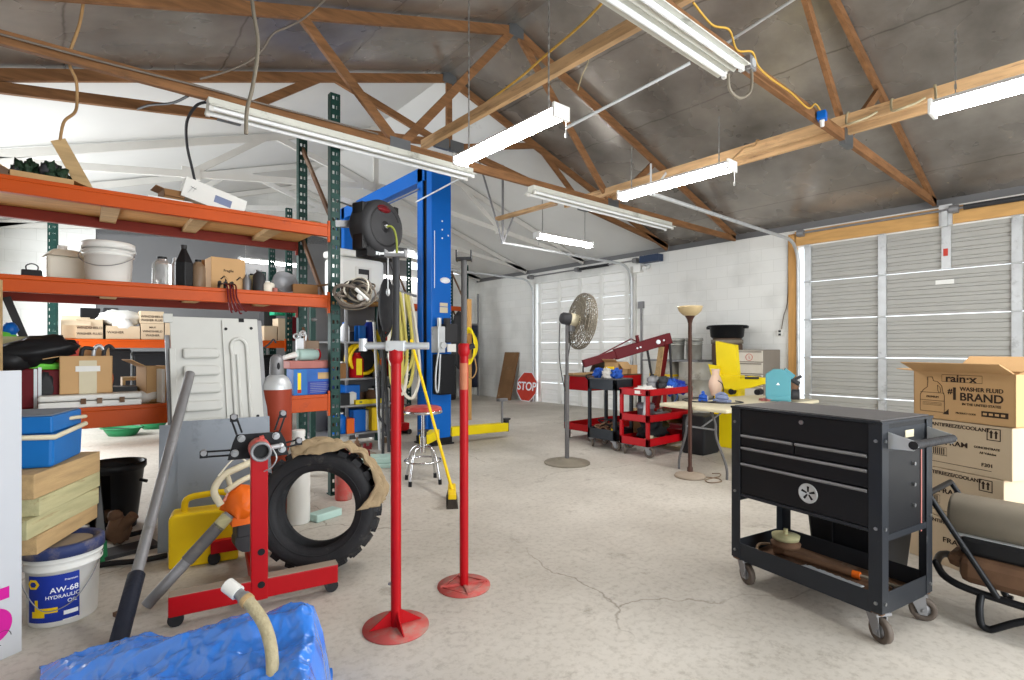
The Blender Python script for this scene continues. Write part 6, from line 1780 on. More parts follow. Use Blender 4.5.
r = thing('green_tote', 'bright green plastic tote on the pale cartons of the back rack', 'tote', (a.x, 9.0, 1.90)); m = MB(); m.b2(-.2, .14, -.12, .15, 0, .20); [m.b2(-.17 + .07 * k, -.14 + .07 * k, -.13, -.12, 0.0, .18) for k in range(5)]; m.build('tote_body', M_['tealgreen'], r, bevel=.008)
a = at_y(121, 320, 8.9)
m = MB(); m.ell((0, 0, .08), (.25, .14, .11), 18, jit=.35, js=3, seed=9); m.ell((.02, -.13, -.02), (.12, .03, .09), 12, jit=.3); tag(m.build('white_bag', M_['white'], loc=(a.x, 9.0, 1.485 + .21)), 'crumpled white plastic bag on the low washer fluid carton', 'bag')
for px0, px1, py0, c_, lab in ((103, 118, 308, 'dark', 'dark grey bin above the leftmost cartons on the back rack'), (262, 274, 312, 'dark', 'dark box beside the green tote on the back rack'), (80, 100, 308, 'cart_in', 'black bin behind the leftmost washer fluid carton')):
    a, b_ = at_y(px0, 330, 9.3), at_y(px1, 330, 9.3); zt = at_y(px0, py0, 9.3).z
    m = MB(); m.b2(-(b_.x - a.x) / 2, (b_.x - a.x) / 2, -.15, .15, 0, zt - 1.485); tag(m.build('storage_bin', M_[c_], loc=((a.x + b_.x) / 2, 9.35, 1.485), bevel=.01), lab, 'bin')
a = at_y(66, 330, 8.9)
r = carton('carton', 'open pale carton with torn flaps at left end of the back rack', (a.x + .1, 9.0, 1.485), 0, .3, .25, .24, 'card_pale', flaps=(('f', -.6, .5), ('r', .2, .4), ('b', .6, .5)))
for k, (x_, w_, h_, c_, lab) in enumerate(((.25, .74, .80, 'black', 'black crate enlarged as dark backing on the low shelf of the back rack, at its left end'), (1.02, .72, .76, 'cart_in', 'black crate enlarged as dark backing on the low shelf of the back rack, behind the brown carton'), (1.78, .70, .8, 'dark', 'dark crate enlarged as dark backing on the low shelf of the back rack behind the white panel'), (2.36, .4, .7, 'cart_in', 'black block as dark backing on the low shelf of the back rack behind the gas cylinder'))):  # sized as a dark backing that hides the lit floor behind
    m = MB(); m.b2(-w_ / 2, w_ / 2, -.2, .2, 0, h_); m.b2(-w_ / 2 - .01, w_ / 2 + .01, -.21, .21, h_ - .06, h_ - .02); m.b2(-w_ * .2, w_ * .2, -.215, -.2, h_ * .5, h_ * .65); tag(m.build('crate', M_[c_], loc=(x_, 9.1, .555), bevel=.01), lab, 'crate')

shelf_rack('slim storage rack by the far end of the right wall, behind the lift post', 6.3, 7.9, 11.3, 12.1, 3.55, (1.2, 2.45), rear='orange', supports=0, braces=True)
shelf_rack('storage rack against the grey back wall between reel and lift', 3.2, 5.9, 11.3, 12.1, 3.0, (1.1, 2.28), rear='orange', supports=0, braces=False)
a = at_d(466, 340, 12.4)
m = MB(); m.ell((0, 0, 0), (.22, .10, .75), 18, jit=.25, js=2, seed=4); tag(m.build('dark_coat', M_['dark'], loc=(7.62, 11.22, 1.6)), 'dark work coat hanging on the far rack', 'coat')
r = thing('clothes_frame', 'grey pipe frame with a navy cover beside the far rack', 'frame', at_z(470, 396, 0))
bz = at_z(470, 396, 0)
m = MB(); f0, f1 = at_z(460, 397, 0) - bz, at_z(478, 395.5, 0) - bz
m.tube([f0, f0 + Vector((0, 0, 2.1))], .03, 8); m.tube([f1, f1 + Vector((0, 0, 2.95))], .03, 8); m.tube([f0 + Vector((0, 0, 2.05)), f1 + Vector((0, 0, 2.05))], .03, 8); m.build('frame', M_['dull_steel'], r)
m = MB()
m.grid(lambda u, v: tuple(f0.lerp(f1, .08 + .84 * u) + Vector((.05 * math.sin(u * 14), .05 * math.cos(u * 11), .25 + 1.78 * v))), 20, 6); m.build('cover', mat('navy_cover', (52, 56, 74), .8, 0, .2, 5), r, solid=.01)
a = at_d(469, 346, 9.8)
r = thing('extension_cord', 'yellow extension cord coil hanging on a rack post behind the lift', 'cord', a)
for k in range(5):
    m = MB(); m.tube([rt * (.10 + .012 * k) * math.cos(t * PI / 10) + Vector((0, 0, .34 * math.sin(t * PI / 10) * (1 - .06 * k))) + fw * .02 * k for t in range(20)], .017, 6, closed=True); m.build('cord_loop', M_['yellow'], r)
m = MB(); m.tube(smooth_path([rt * .1 + Vector((0, 0, -.2)), rt * .14 + Vector((0, 0, -.45)), rt * .05 + Vector((0, 0, -.6)), rt * -.1 + Vector((0, 0, -.5))], 5), .014, 6); m.build('cord_tail', M_['romex'], r)
bb = at_z(463, 398, 0)
m = MB(); ap = at_d(469, 300, 10.0); m.b2(-.04, .04, -.03, .03, 0, 2.3); tag(m.build('wood_post', M_['pine_up'], loc=(ap.x, ap.y, 0)), 'narrow wooden post carrying the yellow cord coil', 'post')
for k, (px, h_, c_, lab) in enumerate(((452, .9, 'dark', 'dark barrel on the floor behind the lift and the yellow cord'),)):
    a = at_z(px, 400, 0); m = MB(); m.lathe([(0, 0), (.2, 0), (.22, .05), (.22, h_ - .05), (.2, h_), (0, h_)], 20); tag(m.build('barrel', M_[c_], loc=(a.x, a.y + .2, 0)), lab, 'barrel')

# ---- leaning board and stop sign on the right wall
a, b_ = at_z(498, 398.5, 0), at_z(513, 399, 0)
r = thing('wood_board', 'brown wooden board leaning on the right wall beside the stop sign', 'board', (8.78, 10.85, 0), rot=(0, math.atan2(.30, 1.25), 0))
m = MB(); m.b2(0, .05, -.28, .28, 0, 1.3); m.build('board', mat('old_board', (124, 92, 62), .75, 0, .3, 3, dirt=(160, 140, 110), dirt_amt=.3, dscale=4), r, bevel=.004)
r = thing('stop_sign', 'faded red stop sign leaning on the wall in the far corner', 'sign', (8.97, 10.15, 0.0), rot=(0, math.atan2(.1, .8), 0))
m = MB(); R8 = .41
oct_ = [(R8 * math.cos(PI / 8 + k * PI / 4), R8 * math.sin(PI / 8 + k * PI / 4)) for k in range(8)]
MX = face_M((0, 0, .38), (0, -1, 0), (0, 0, 1))
m.prism(oct_, .006, M=MX); m.build('plate', M_['sign_red'], r)
m = MB()
vs = [(x, y, .0066) for x, y in oct_] + [(x * .95, y * .95, .0066) for x, y in oct_]
m.add(vs, [(k, (k + 1) % 8, 8 + (k + 1) % 8, 8 + k) for k in range(8)], M=MX); m.build('border', M_['ink_white'], r)
text('STOP', .30, M_['ink_white'], MX @ Matrix.Translation((0, 0, .008)), r, bold=.006)


# ================================================================ FAN, TORCHIERE
q = at_z(567, 463, 0)
r = thing('pedestal_fan', 'dusty grey pedestal fan on a round base before the white door', 'fan', (q.x, q.y, 0))
m = MB(); m.lathe([(0, 0), (.27, 0), (.272, .012), (.26, .02), (.185, .024), (.18, .036), (.115, .04), (.11, .055), (.04, .06), (0, .06)], 40); m.build('base', M_['fan_grey'], r)
m = MB(); m.cyl((0, 0, .05), (0, 0, 1.0), .026, n=16); m.cyl((0, 0, 1.0), (0, 0, 1.64), .02, n=14); m.cyl((0, 0, .98), (0, 0, 1.03), .03, n=14); m.build('pole', M_['cart_top'], r)
fd = Vector((.92, -.40, -.14)).normalized(); fx = Vector((0, 0, 1)).cross(fd).normalized(); fy = fd.cross(fx)
hub0 = Vector((.05, -.02, 1.70))
FM = Matrix(((fx.x, fy.x, fd.x, 0), (fx.y, fy.y, fd.y, 0), (fx.z, fy.z, fd.z, 0), (0, 0, 0, 1))); FM.translation = hub0
m = MB(); m.lathe([(0, -.14), (.05, -.135), (.07, -.11), (.075, -.02), (.07, .0)], 24, M=FM); mot = m.build('motor', M_['dark'], r)
m = MB(); m.lathe([(.076, -.02), (.078, 0), (.072, .085), (.06, .1), (0, .1)], 24, M=FM); m.build('motor_front', M_['cream'], r)
m = MB(); m.b2(-.03, .03, -.03, .03, -.14, .0, M=Matrix.Translation(hub0)); m.build('tilt_joint', M_['dull_steel'], r)
RF = .335
m = MB()
for k in range(26):
    a = 2 * PI * k / 26
    ca, sa = math.cos(a), math.sin(a)
    a2 = a + .25
    m.tube([(.06 * ca, .06 * sa, .07), (.2 * math.cos(a + .1), .2 * math.sin(a + .1), .055), (RF * .94 * math.cos(a2), RF * .94 * math.sin(a2), .08), (RF * math.cos(a2), RF * math.sin(a2), .13)], .005, 4)
    m.tube([(RF * math.cos(a2), RF * math.sin(a2), .13), (RF * .94 * math.cos(a2), RF * .94 * math.sin(a2), .19), (.2 * math.cos(a + .1), .2 * math.sin(a + .1), .215), (.04 * ca, .04 * sa, .225)], .005, 4)
for rr, z in ((RF, .11), (RF, .13), (RF, .15), (RF * .96, .09), (RF * .96, .18), (.28, .066), (.28, .205), (.22, .058), (.22, .215), (.16, .06), (.16, .22), (.1, .225)):
    m.tube([(rr * math.cos(2 * PI * k / 40), rr * math.sin(2 * PI * k / 40), z) for k in range(40)], .006, 5, closed=True)
m.lathe([(0, .22), (.06, .22), (.06, .23), (0, .232)], 20)
o = m.build('cage', M_['fan_grey'], r); o.data.transform(FM)
for k in range(3):
    m = MB()
    bl = [(.03, -.03), (.12, -.10), (.26, -.12), (.30, -.04), (.29, .06), (.16, .05), (.04, .03)]
    RM = FM @ Matrix.Translation((0, 0, .135)) @ Matrix.Rotation(2 * PI * k / 3 + 1.4, 4, 'Z') @ Matrix.Rotation(.45, 4, 'X')
    m.prism(bl, .006, M=RM); m.build('blade', M_['fan_grey'], r)
m = MB(); m.cyl((0, 0, .1), (0, 0, .19), .04, n=14, mi=0); o = m.build('blade_hub', M_['fan_grey'], r); o.data.transform(FM)
m = MB(); m.tube(smooth_path([(-.1, .02, 1.66), (-.10, .03, 1.3), (-.06, .03, 1.05), (-.03, 0, .85)], 5), .006, 6); m.tube(smooth_path([(.05, .02, 1.62), (.08, .03, 1.4), (.02, .02, 1.15), (.03, 0, .9)], 5), .006, 6); m.build('cord', M_['dark'], r)

q = at_z(690, 477, 0)
r = thing('torchiere_lamp', 'brown torchiere floor lamp with amber glass bowl beside the table', 'floor lamp', (q.x, q.y, 0))
m = MB(); m.lathe([(0, 0), (.155, 0), (.16, .012), (.15, .03), (.09, .045), (.05, .055), (.035, .06), (0, .06)], 36); m.build('base', M_['lid_dust'], r, label='dust covered round base')
m = MB(); m.lathe([(.03, .055), (.03, .10), (.022, .11), (.02, .12), (.02, 1.62), (.024, 1.63), (.03, 1.66), (.05, 1.695), (.055, 1.70), (.0, 1.70)], 18); m.build('pole', M_['bronze'], r)
m = MB(); m.lathe([(.045, 1.695), (.075, 1.71), (.115, 1.75), (.125, 1.785), (.13, 1.80), (.122, 1.80), (.11, 1.76), (.07, 1.715), (0, 1.705)], 32); m.build('glass_bowl', M_['amber'], r)
m = MB(); m.tube(smooth_path([(.1, -.1, .006), (.14, -.24, .006), (.05, -.32, .006), (-.08, -.27, .006), (.0, -.18, .006), (.22, -.2, .006), (.36, -.14, .006), (.30, -.08, .006)], 6), .005, 6); m.build('cord', M_['brown'], r)

# ================================================================ SERVICE CARTS
def service_cart(label, x0, x1, y0, y1, tray_m, post_m, levels, hs, topz, cast=.05, group='utility carts along the wall', rz=0):
    cx, cy = (x0 + x1) / 2, (y0 + y1) / 2
    root = thing('service_cart', label, 'cart', (cx, cy, 0), rz, group)
    a, b = (x1 - x0) / 2, (y1 - y0) / 2
    for z, h in zip(levels, hs):
        m = MB(); t = .008
        m.b2(-a, a, -b, b, z, z + t); m.b2(-a, a, -b, -b + t, z, z + h); m.b2(-a, a, b - t, b, z, z + h); m.b2(-a, -a + t, -b, b, z, z + h); m.b2(a - t, a, -b, b, z, z + h)
        m.build('tray', M_[tray_m], root, bevel=.003)
    for sx_ in (-1, 1):
        for sy_ in (-1, 1):
            m = MB(); m.b2(sx_ * a - .02 * (1 + sx_), sx_ * a + .02 * (1 - sx_), sy_ * b - .02 * (1 + sy_), sy_ * b + .02 * (1 - sy_), levels[0], topz)
            m.build('leg', M_[post_m], root, bevel=.003)
            caster(root, sx_ * (a - .05), sy_ * (b - .05), levels[0], levels[0] * .5, rz=.4 * sx_ + sy_)
    return root


ca = service_cart('red three shelf service cart, nearest the torchiere lamp', 5.42, 6.42, 3.86, 4.30, 'red', 'red', (.14, .44, .765), (.10, .09, .085), .84)
m = MB(); m.b2(-.502, -.50, -.10, -.02, .79, .83); m.build('label_plate', M_['white'], ca)
cb = service_cart('black two shelf service cart between the two red carts', 5.48, 5.87, 4.42, 4.90, 'cart', 'cart', (.13, .80), (.14, .14), .94)
m = MB(); m.tube(smooth_path([(-.15, .24, .9), (-.15, .31, .98), (.15, .31, .98), (.15, .24, .9)], 3), .012, 8); m.build('push_handle', M_['cart_in'], cb)
cc_ = service_cart('red two shelf service cart farthest along, behind the black cart', 5.75, 6.98, 5.10, 5.62, 'red', 'cart', (.14, .74), (.10, .20), .94)
m = MB(); m.b2(-.62, .62, -.265, .265, .94, .955); m.build('top_panel', M_['rust'], cc_)

def lump(name, lab, cat, loc, rr, m_, jit=.8, seed=1, js=3, grp=None, rz=0):
    mm = MB(); mm.ell((0, 0, rr[2] * .8), rr, 24, jit=jit, js=js, seed=seed)
    return tag(mm.build(name, M_[m_], loc=loc, rz=rz), lab, cat, grp)

ZT = .775
lump('cloth_bag', 'grey white cloth bag on the red cart, nearest corner', 'bag', (5.62, 4.05, ZT), (.16, .12, .055), 'rag_white', seed=2)
for k, (x, y, c_, lab) in enumerate(((5.82, 4.10, 'dull_steel', 'grey metal pump part on the red cart, left of the rags'), (5.95, 4.02, 'dark', 'dark metal part on the red cart between grey ones'), (5.98, 4.18, 'steel', 'shiny metal part at the back of the red cart'))):
    r = thing('metal_part', lab, 'machine part', (x, y, ZT)); m = MB(); m.cyl((0, 0, .0), (0, 0, .13), .06, n=14); m.ell((.02, .0, .16), (.07, .06, .06), 12, jit=.4, seed=k); m.cyl((.02, .02, .1), (.11, -.03, .19), .025, n=10); m.cyl((0, -.02, .07), (-.1, -.05, .1), .03, n=10); m.build('part_body', M_[c_], r)
lump('rag', 'blue and white patterned rag on the red cart, left of the dark blue one', 'rag', (6.06, 3.97, ZT), (.10, .08, .10), 'rag_blue', seed=5, js=5)
lump('rag', 'white rag under the patterned blue rag on the red cart', 'rag', (6.0, 3.93, ZT), (.08, .05, .05), 'rag_white', seed=6, js=5)
lump('rag', 'dark blue bundle of rag at the right end of the red cart', 'rag', (6.26, 3.97, ZT), (.11, .09, .085), 'label_blue', seed=7, js=4)
m = MB(); m.tube(smooth_path([(0, 0, .02), (.15, -.12, .05), (.25, -.19, .09), (.27, -.20, -.05), (.2, -.19, -.12)], 5), .005, 6); tag(m.build('wire', M_['purple'], loc=(5.8, 4.07, ZT)), 'thin wire hanging over the edge of the red cart', 'wire')
ZM = .45
r = bucket('bucket', 'grey blue bucket on the middle shelf of the near red cart', (5.70, 4.10, ZM), .11, .20, 'sheet', None, handle=False)
m = MB(); m.cyl((0, 0, .02), (.12, .05, .3), .02, n=10); tag(m.build('metal_tube', M_['galv'], loc=(5.52, 4.0, ZM)), 'silver tube leaning on the middle shelf of the near red cart', 'tube')
lump('metal_part', 'dark greasy part on the middle shelf of the near red cart', 'machine part', (5.95, 4.05, ZM), (.14, .1, .05), 'dull_steel', seed=12)
lump('metal_part', 'rusty part on the middle shelf at the right of the near red cart', 'machine part', (6.12, 4.1, ZM), (.07, .09, .06), 'rust', seed=13)
lump('motor_part', 'black hose heap on the bottom shelf of the near red cart', 'hose heap', (5.95, 4.15, .15), (.28, .1, .14), 'rubber', seed=14, js=5)
m = MB(); m.b2(-.14, .14, -.08, .08, 0, .03); m.b2(-.1, .12, -.06, .06, .03, .055); m.cyl((-.09, -.03, .05), (-.09, -.03, .1), .03); tag(m.build('parts_tray', M_['cream'], loc=(5.72, 4.02, .15), rz=.2, bevel=.006), 'cream plastic parts on the bottom shelf of the near red cart', 'parts')
r = carton('carton', 'brown carton standing on the floor behind the near red cart', (6.3, 4.56, 0), .2, .36, .2, .38, 'card_dark', tape=False)
# on the black cart
ZB = .942
m = MB(); m.b2(-.19, .19, -.235, .235, -.0, .012); tag(m.build('cart_mat', M_['cart_top'], loc=(5.675, 4.66, .942)), 'dark grey top mat on the black cart', 'mat')
for k, (x, y, c_, lab) in enumerate(((5.56, 4.76, 'rag_blue', 'blue rag at the left end of the black cart'), (5.58, 4.62, 'rag_white', 'white and blue rag in the middle of the black cart'), (5.64, 4.53, 'rag_blue', 'second blue rag heaped right of the white one on the black cart'))):
    lump('rag', lab, 'rag', (x, y, .954), (.085, .07, .07), c_, seed=20 + k, js=5)
r = thing('tape_measure', 'small yellow tape holder on the black cart behind the rags', 'tape', (5.70, 4.70, .954)); m = MB(); m.b2(-.07, .07, -.03, .03, 0, .15); m.b2(-.04, .04, -.032, -.03, .03, .1, 1); m.build('case', [M_['yellow_dirty'], M_['white']], r, bevel=.012)
for k, (px, lab) in enumerate(((596, 'tangled black cables in the bottom tray of the black cart'),)):
    r = thing('cable_heap', lab, 'cables', (5.675, 4.66, .15))
    for j in range(7):
        pts = [(random.uniform(-.14, .14), random.uniform(-.18, .18), random.uniform(.02, .22)) for _ in range(7)]
        m = MB(); m.tube(smooth_path(pts, 5), .012, 6); m.build('cable', M_[('black', 'rust', 'dark', 'darkred')[j % 4]], r)
lump('glove', 'yellow work glove in the bottom tray of the black cart', 'glove', (5.58, 4.52, .15), (.05, .05, .06), 'yellow_dirty', seed=30)
# on the far red cart
r = carton('carton', 'torn brown carton lying on the far red cart', (6.50, 5.22, .957), .3, .40, .22, .19, 'card', flaps=(('f', -.9, .6), ('r', -.4, .5), ('l', .4, .3)))
r = carton('carton', 'small brown carton right of the torn one on the far red cart', (6.82, 5.2, .957), .1, .18, .16, .14, 'card', tape=False)
m = MB(); m.lathe([(.10, -.15), (.25, -.13), (.3, 0), (.25, .13), (.1, .15)], 20, a0=.2, a1=2.4, sx=1.4); tag(m.build('fender', M_['fan_grey'], loc=(6.7, 5.47, 1.0)), 'curved dusty metal guard behind the cartons on the far red cart', 'guard')
m = MB(); m.b2(-.5, .4, -.05, .05, 0, .03); tag(m.build('plank', M_['lumber'], loc=(6.25, 5.5, .957), rz=.05), 'pale flat strip at the back of the far red cart', 'strip')

# ================================================================ ENGINE HOIST
HB = Vector((7.3, 4.85, 0))
tipP = Vector((6.07, 5.52, 1.12))
r = thing('engine_hoist', 'dark red engine hoist with its boom slanting down over the carts', 'engine hoist', HB)
topP = Vector((-.05, 0, 1.50))
dv = (tipP - HB) - topP
m = MB(); m.bar(topP + dv.normalized() * -.10, topP + dv * .62, .09, .17); m.build('boom', M_['darkred'], r, bevel=.008)
m = MB(); m.bar(topP + dv * .5, topP + dv, .07, .12); bo = m.build('boom_extension', M_['darkred'], r, bevel=.006)
m = MB(); e = topP + dv; m.tube(smooth_path([e + Vector((0, 0, -.03)), e + Vector((.0, 0, -.12)), e + Vector((.03, 0, -.17)), e + Vector((.05, 0, -.13))], 4), .012, 7); m.build('hook', M_['black'], bo)
m = MB(); m.bar((-.02, 0, 1.52), (-.2, .12, .15), .12, .09, up=(0, 1, 0)); m.build('mast', M_['darkred'], r, bevel=.008)
m = MB(); m.tube([Vector((.1, -.06, .3)), topP + Vector((.06, -.05, -.03))], .02, 8); m.build('mast_brace', M_['dark'], r)
m = MB(); m.tube([Vector((-.22, .05, .6)), Vector((-.25, .1, .95))], .035, 12); m.tube([Vector((-.25, .1, .9)), topP + dv * .22 + Vector((0, 0, -.07))], .02, 10); m.build('ram', M_['dark'], r)
m = MB(); m.bar((-.055, .02, 1.38), (-.12, .06, .86), .125, .095, up=(0, 1, 0)); m.build('warning_sticker', M_['lumber'], r)
m = MB(); m.b2(-1.3, .1, .05, .15, .08, .17); m.b2(-1.3, .1, -.55, -.45, .08, .17); m.b2(-.15, .0, -.55, .2, .08, .18); m.build('base_leg', M_['darkred'], r, bevel=.006)
m = MB()
for x, y in ((-1.2, .1), (-1.2, -.5), (0, .1), (0, -.5)):
    m.cyl((x, y - .02, .045), (x, y + .02, .045), .045, n=14)
m.build('caster', M_['dark'], r)
m = MB(); nrm_ = Vector((-dv.y, dv.x, 0)).normalized(); 
sd = nrm_ * (.05 if nrm_.dot(Vector((0, 0, 0)) - HB) > 0 else -.05)
for t, rr in ((.10, .035), (.03, .014), (.32, .014), (.36, .014)):
    c_ = topP + dv * t; m.cyl(c_ + sd * .9, c_ + sd * 1.25, rr, n=14)
m.build('boom_bolt', M_['galv'], r)
c_ = topP + dv * .10 + Vector((0, 0, .0))
m = MB(); m.tube([topP + dv * .35 + Vector((0, 0, .10)), topP + dv * .42 + Vector((0, 0, .17)), topP + dv * .9 + Vector((0, 0, .03))], .01, 6); m.bar(topP + dv * .33 + Vector((0, 0, .06)), topP + dv * .35 + Vector((0, 0, .2)), .05, .04); m.build('boom_rod', M_['darkred'], r)

# ================================================================ DRUMS, PAILS, TUB
def drum(label, x, y, z0, rr=.285, h=.88, m_='drum'):
    root = thing('steel_drum', label, 'drum', (x, y, z0), 0, 'drums along the block wall')
    prof = [(0, 0), (rr, 0), (rr + .008, .012), (rr, .03)]
    for f in (.33, .66):
        prof += [(rr, h * f - .03), (rr + .014, h * f - .012), (rr + .014, h * f + .012), (rr, h * f + .03)]
    prof += [(rr, h - .03), (rr + .01, h - .012), (rr + .006, h), (rr - .012, h), (rr - .014, h - .015), (0, h - .015)]
    m = MB(); m.lathe(prof, 36); m.build('drum_body', M_[m_], root)
    m = MB(); m.cyl((rr * .6, 0, h - .015), (rr * .6, 0, h + .01), .03, n=12); m.build('bung', M_['dull_steel'], root)
    return root


m = MB(); m.b2(8.0, 9.0, 4.85, 6.1, .20, .24); [m.b2(8.0, 9.0, y, y + .1, 0, .20) for y in (4.85, 5.4, 6.0)]
tag(m.build('pallet', M_['lumber']), 'low wooden pallet under the drums by the block wall', 'pallet')
drum('pale steel drum on the pallet, nearer the tall yellow plate', 8.45, 5.02, .245)
r = drum('pale steel drum on the pallet, nearer the engine hoist mast', 8.45, 5.64, .245)
m = MB(); m.lathe([(.288, .60), (.288, .65)], 36); m.build('band', M_['yellow_dirty'], r)
m = MB(); m.b2(-.32, .32, -.30, .85, 0, .03); tag(m.build('plywood_lid', M_['dull_steel'], loc=(8.5, 5.12, 1.128)), 'grey board lying across the two drums', 'board')
for y, rr, hh, lab in ((5.37, .14, .36, 'steel pail on the drum board, behind the hoist mast'), (5.02, .14, .36, 'steel pail on the drum board, directly left of the lamp pole'), ):
    bucket('steel_pail', lab, (8.4, y, 1.16), rr, hh, 'pail', 'pail', group='steel pails on the drums', cat='pail', handle=False)
q = at_x(727, 345, 8.72)
r = thing('barrel', 'tall brown fibre barrel under the black tub', 'barrel', (8.72, q.y, 0))
m = MB(); m.lathe([(0, 0), (.25, 0), (.25, 1.42), (.235, 1.46), (.235, 1.535), (0, 1.535)], 32); m.build('barrel_body', mat('brown_fibre', (96, 78, 66), .7, 0, .2, 6), r)
m = MB(); m.lathe([(.24, 1.44), (.262, 1.44), (.262, 1.51), (.24, 1.51)], 32); m.build('rim_band', M_['fan_grey'], r)
r = thing('black_tub', 'round black plastic tub on top of the brown barrel', 'tub', (8.72, q.y, 1.537))
m = MB(); m.lathe([(0, 0), (.24, 0), (.27, .03), (.285, .19), (.32, .20), (.325, .22), (.27, .225), (.25, .03), (0, .03)], 36); m.build('tub_body', M_['cart_in'], r)
m = MB(); m.b2(-.04, .04, .30, .37, .16, .21); m.b2(-.04, .04, -.37, -.30, .16, .21); m.build('handle', M_['cart_in'], r, bevel=.01)

# ================================================================ YELLOW MACHINE, CABINET
YMp = at_x(728, 400, 7.75)
r = thing('yellow_machine', 'bright yellow steel machine with a tall upright plate and side arm', 'machine', (7.75, YMp.y, 0))
# local frame facing the photographer
def ym(px, py, dx=0.0):
    p_ = at_x(px, py, 7.75 + dx); return p_ - Vector((7.75, YMp.y, 0))
def plate_yz(name, pts, dx, t, m_='yellow'):
    P_ = [ym(a, b, dx) for a, b in pts]
    mm = MB(); n = len(P_)
    vs = [(p_.x, p_.y, p_.z) for p_ in P_] + [(p_.x + t, p_.y, p_.z) for p_ in P_]
    fs = [tuple(range(n)), tuple(reversed(range(n, 2 * n)))] + [(i, n + i, n + (i + 1) % n, (i + 1) % n) for i in range(n)]
    mm.add(vs, fs)
    bm_ = mm.build(name, M_[m_], r)
    return bm_
plate_yz('upright_plate', [(715.5, 341), (735, 345), (738, 380), (737, 398), (716, 398), (717, 378)], 0, .10)
plate_yz('side_wing', [(708, 364), (718, 366), (724, 392), (733, 418), (720, 396), (714, 384)], -.06, .04)
plate_yz('arm', [(713, 383), (735, 381), (748, 376), (762, 378), (763, 384), (750, 388), (735, 390), (714, 388)], -.18, .12)
plate_yz('gusset', [(718, 386), (738, 386), (738, 400), (722, 401)], -.10, .06)
p_ = ym(726, 400)
m = MB(); m.b2(-.06, .10, -.22, .20, .1, .95); m.build('pedestal', M_['yellow'], r, bevel=.01)
m = MB(); m.b2(-.90, -.58, -.57, -.27, 0, .66); m.b2(-.62, .0, -.45, -.2, .02, .12); m.build('front_foot', M_['yellow'], r, bevel=.01)
m = MB(); m.b2(-.25, .3, -.3, .28, .0, .1); m.build('foot_plate', M_['yellow'], r, bevel=.01)
for px, py in ((733, 391.5), (759, 392)):
    m = MB(); c_ = ym(px, py, -.12); m.cyl(c_ + Vector((-.06, 0, 0)), c_ + Vector((.06, 0, 0)), .045, n=16); m.build('roller', M_['black'], r)
m = MB(); a_, b__ = ym(745, 378, -.19), ym(759, 378, -.19); m.bar(a_ + Vector((-.003, 0, 0)), b__ + Vector((-.003, 0, 0)), .004, .03); a_, b__ = ym(717, 376, -.07), ym(719.5, 383, -.07); m.bar(a_, b__, .01, .02); m.build('stencil', M_['dark'], r)
r = thing('file_cabinet', 'beige metal drawer cabinet against the block wall', 'cabinet', (8.52, 3.86, 0))
m = MB(); m.b2(.0, .60, .0, .43, 0, 1.34); m.build('cabinet_body', M_['taupe'], r, bevel=.005)
for k in range(5):
    z1 = 1.325 - k * .195
    m = MB(); m.b2(-.018, 0, .012, .418, z1 - .18, z1); dr = m.build('drawer', M_['beige'], r, bevel=.004)
    m = MB(); m.b2(-.03, -.016, .03, .40, z1 - .03, z1 - .012); m.build('pull', M_['taupe'], dr)
z1 = 1.325 - .195
m = MB(); m.tube([(-.0215, .23 + .055 * math.cos(a * PI / 12), 1.215 + .055 * math.sin(a * PI / 12)) for a in range(24)], .004, 5, closed=True); m.bar((-.0215, .23, 1.24), (-.0215, .23, 1.20), .004, .008, up=(1, 0, 0)); m.bar((-.0215, .23, 1.20), (-.0215, .215, 1.20), .004, .008); m.build('round_sticker', M_['sign_red'], r)

# ================================================================ FOLDING TABLE
r = thing('folding_table', 'cream folding table beside the black tool cart', 'table', (5.95, 2.95, 0), -.10)
m = MB(); m.b2(-.93, .93, -.42, .42, .705, .745); m.build('table_top', M_['cream'], r, bevel=.012)
for sx_ in (-1, 1):
    for sy_ in (-1, 1):
        m = MB(); x = sx_ * .76
        m.tube(smooth_path([(x, sy_ * .12, .70), (x, sy_ * .18, .56), (x, sy_ * .19, .42), (x - sx_ * .02, sy_ * .29, .14), (x - sx_ * .02, sy_ * .30, 0)], 5), .0135, 10); m.build('leg', M_['cart_top'], r)
    m = MB(); m.tube([(sx_ * .76, -.18, .5), (sx_ * .76, .18, .5)], .011, 8); m.tube([(sx_ * .76, 0, .5), (sx_ * .25, 0, .69)], .009, 8); m.build('leg_brace', M_['dull_steel'], r)
TZ = .746
q = at_z(709, 397, TZ)
r = thing('vase', 'pale pink ceramic jug on the folding table, left of the yellow plate', 'jug', (q.x + .25, q.y + .05, TZ))
m = MB(); m.lathe([(0, 0), (.05, 0), (.055, .01), (.085, .11), (.085, .17), (.06, .24), (.045, .27), (.05, .33), (.06, .345), (.045, .34), (.035, .27), (0, .26)], 28); m.build('jug_body', M_['ceramic'], r)
m = MB(); m.tube(smooth_path([(-.05, -.06, .20), (.0, -.095, .15), (.05, -.08, .06), (.03, -.06, .0)], 5), .006, 6); m.build('cord', M_['dark'], r)
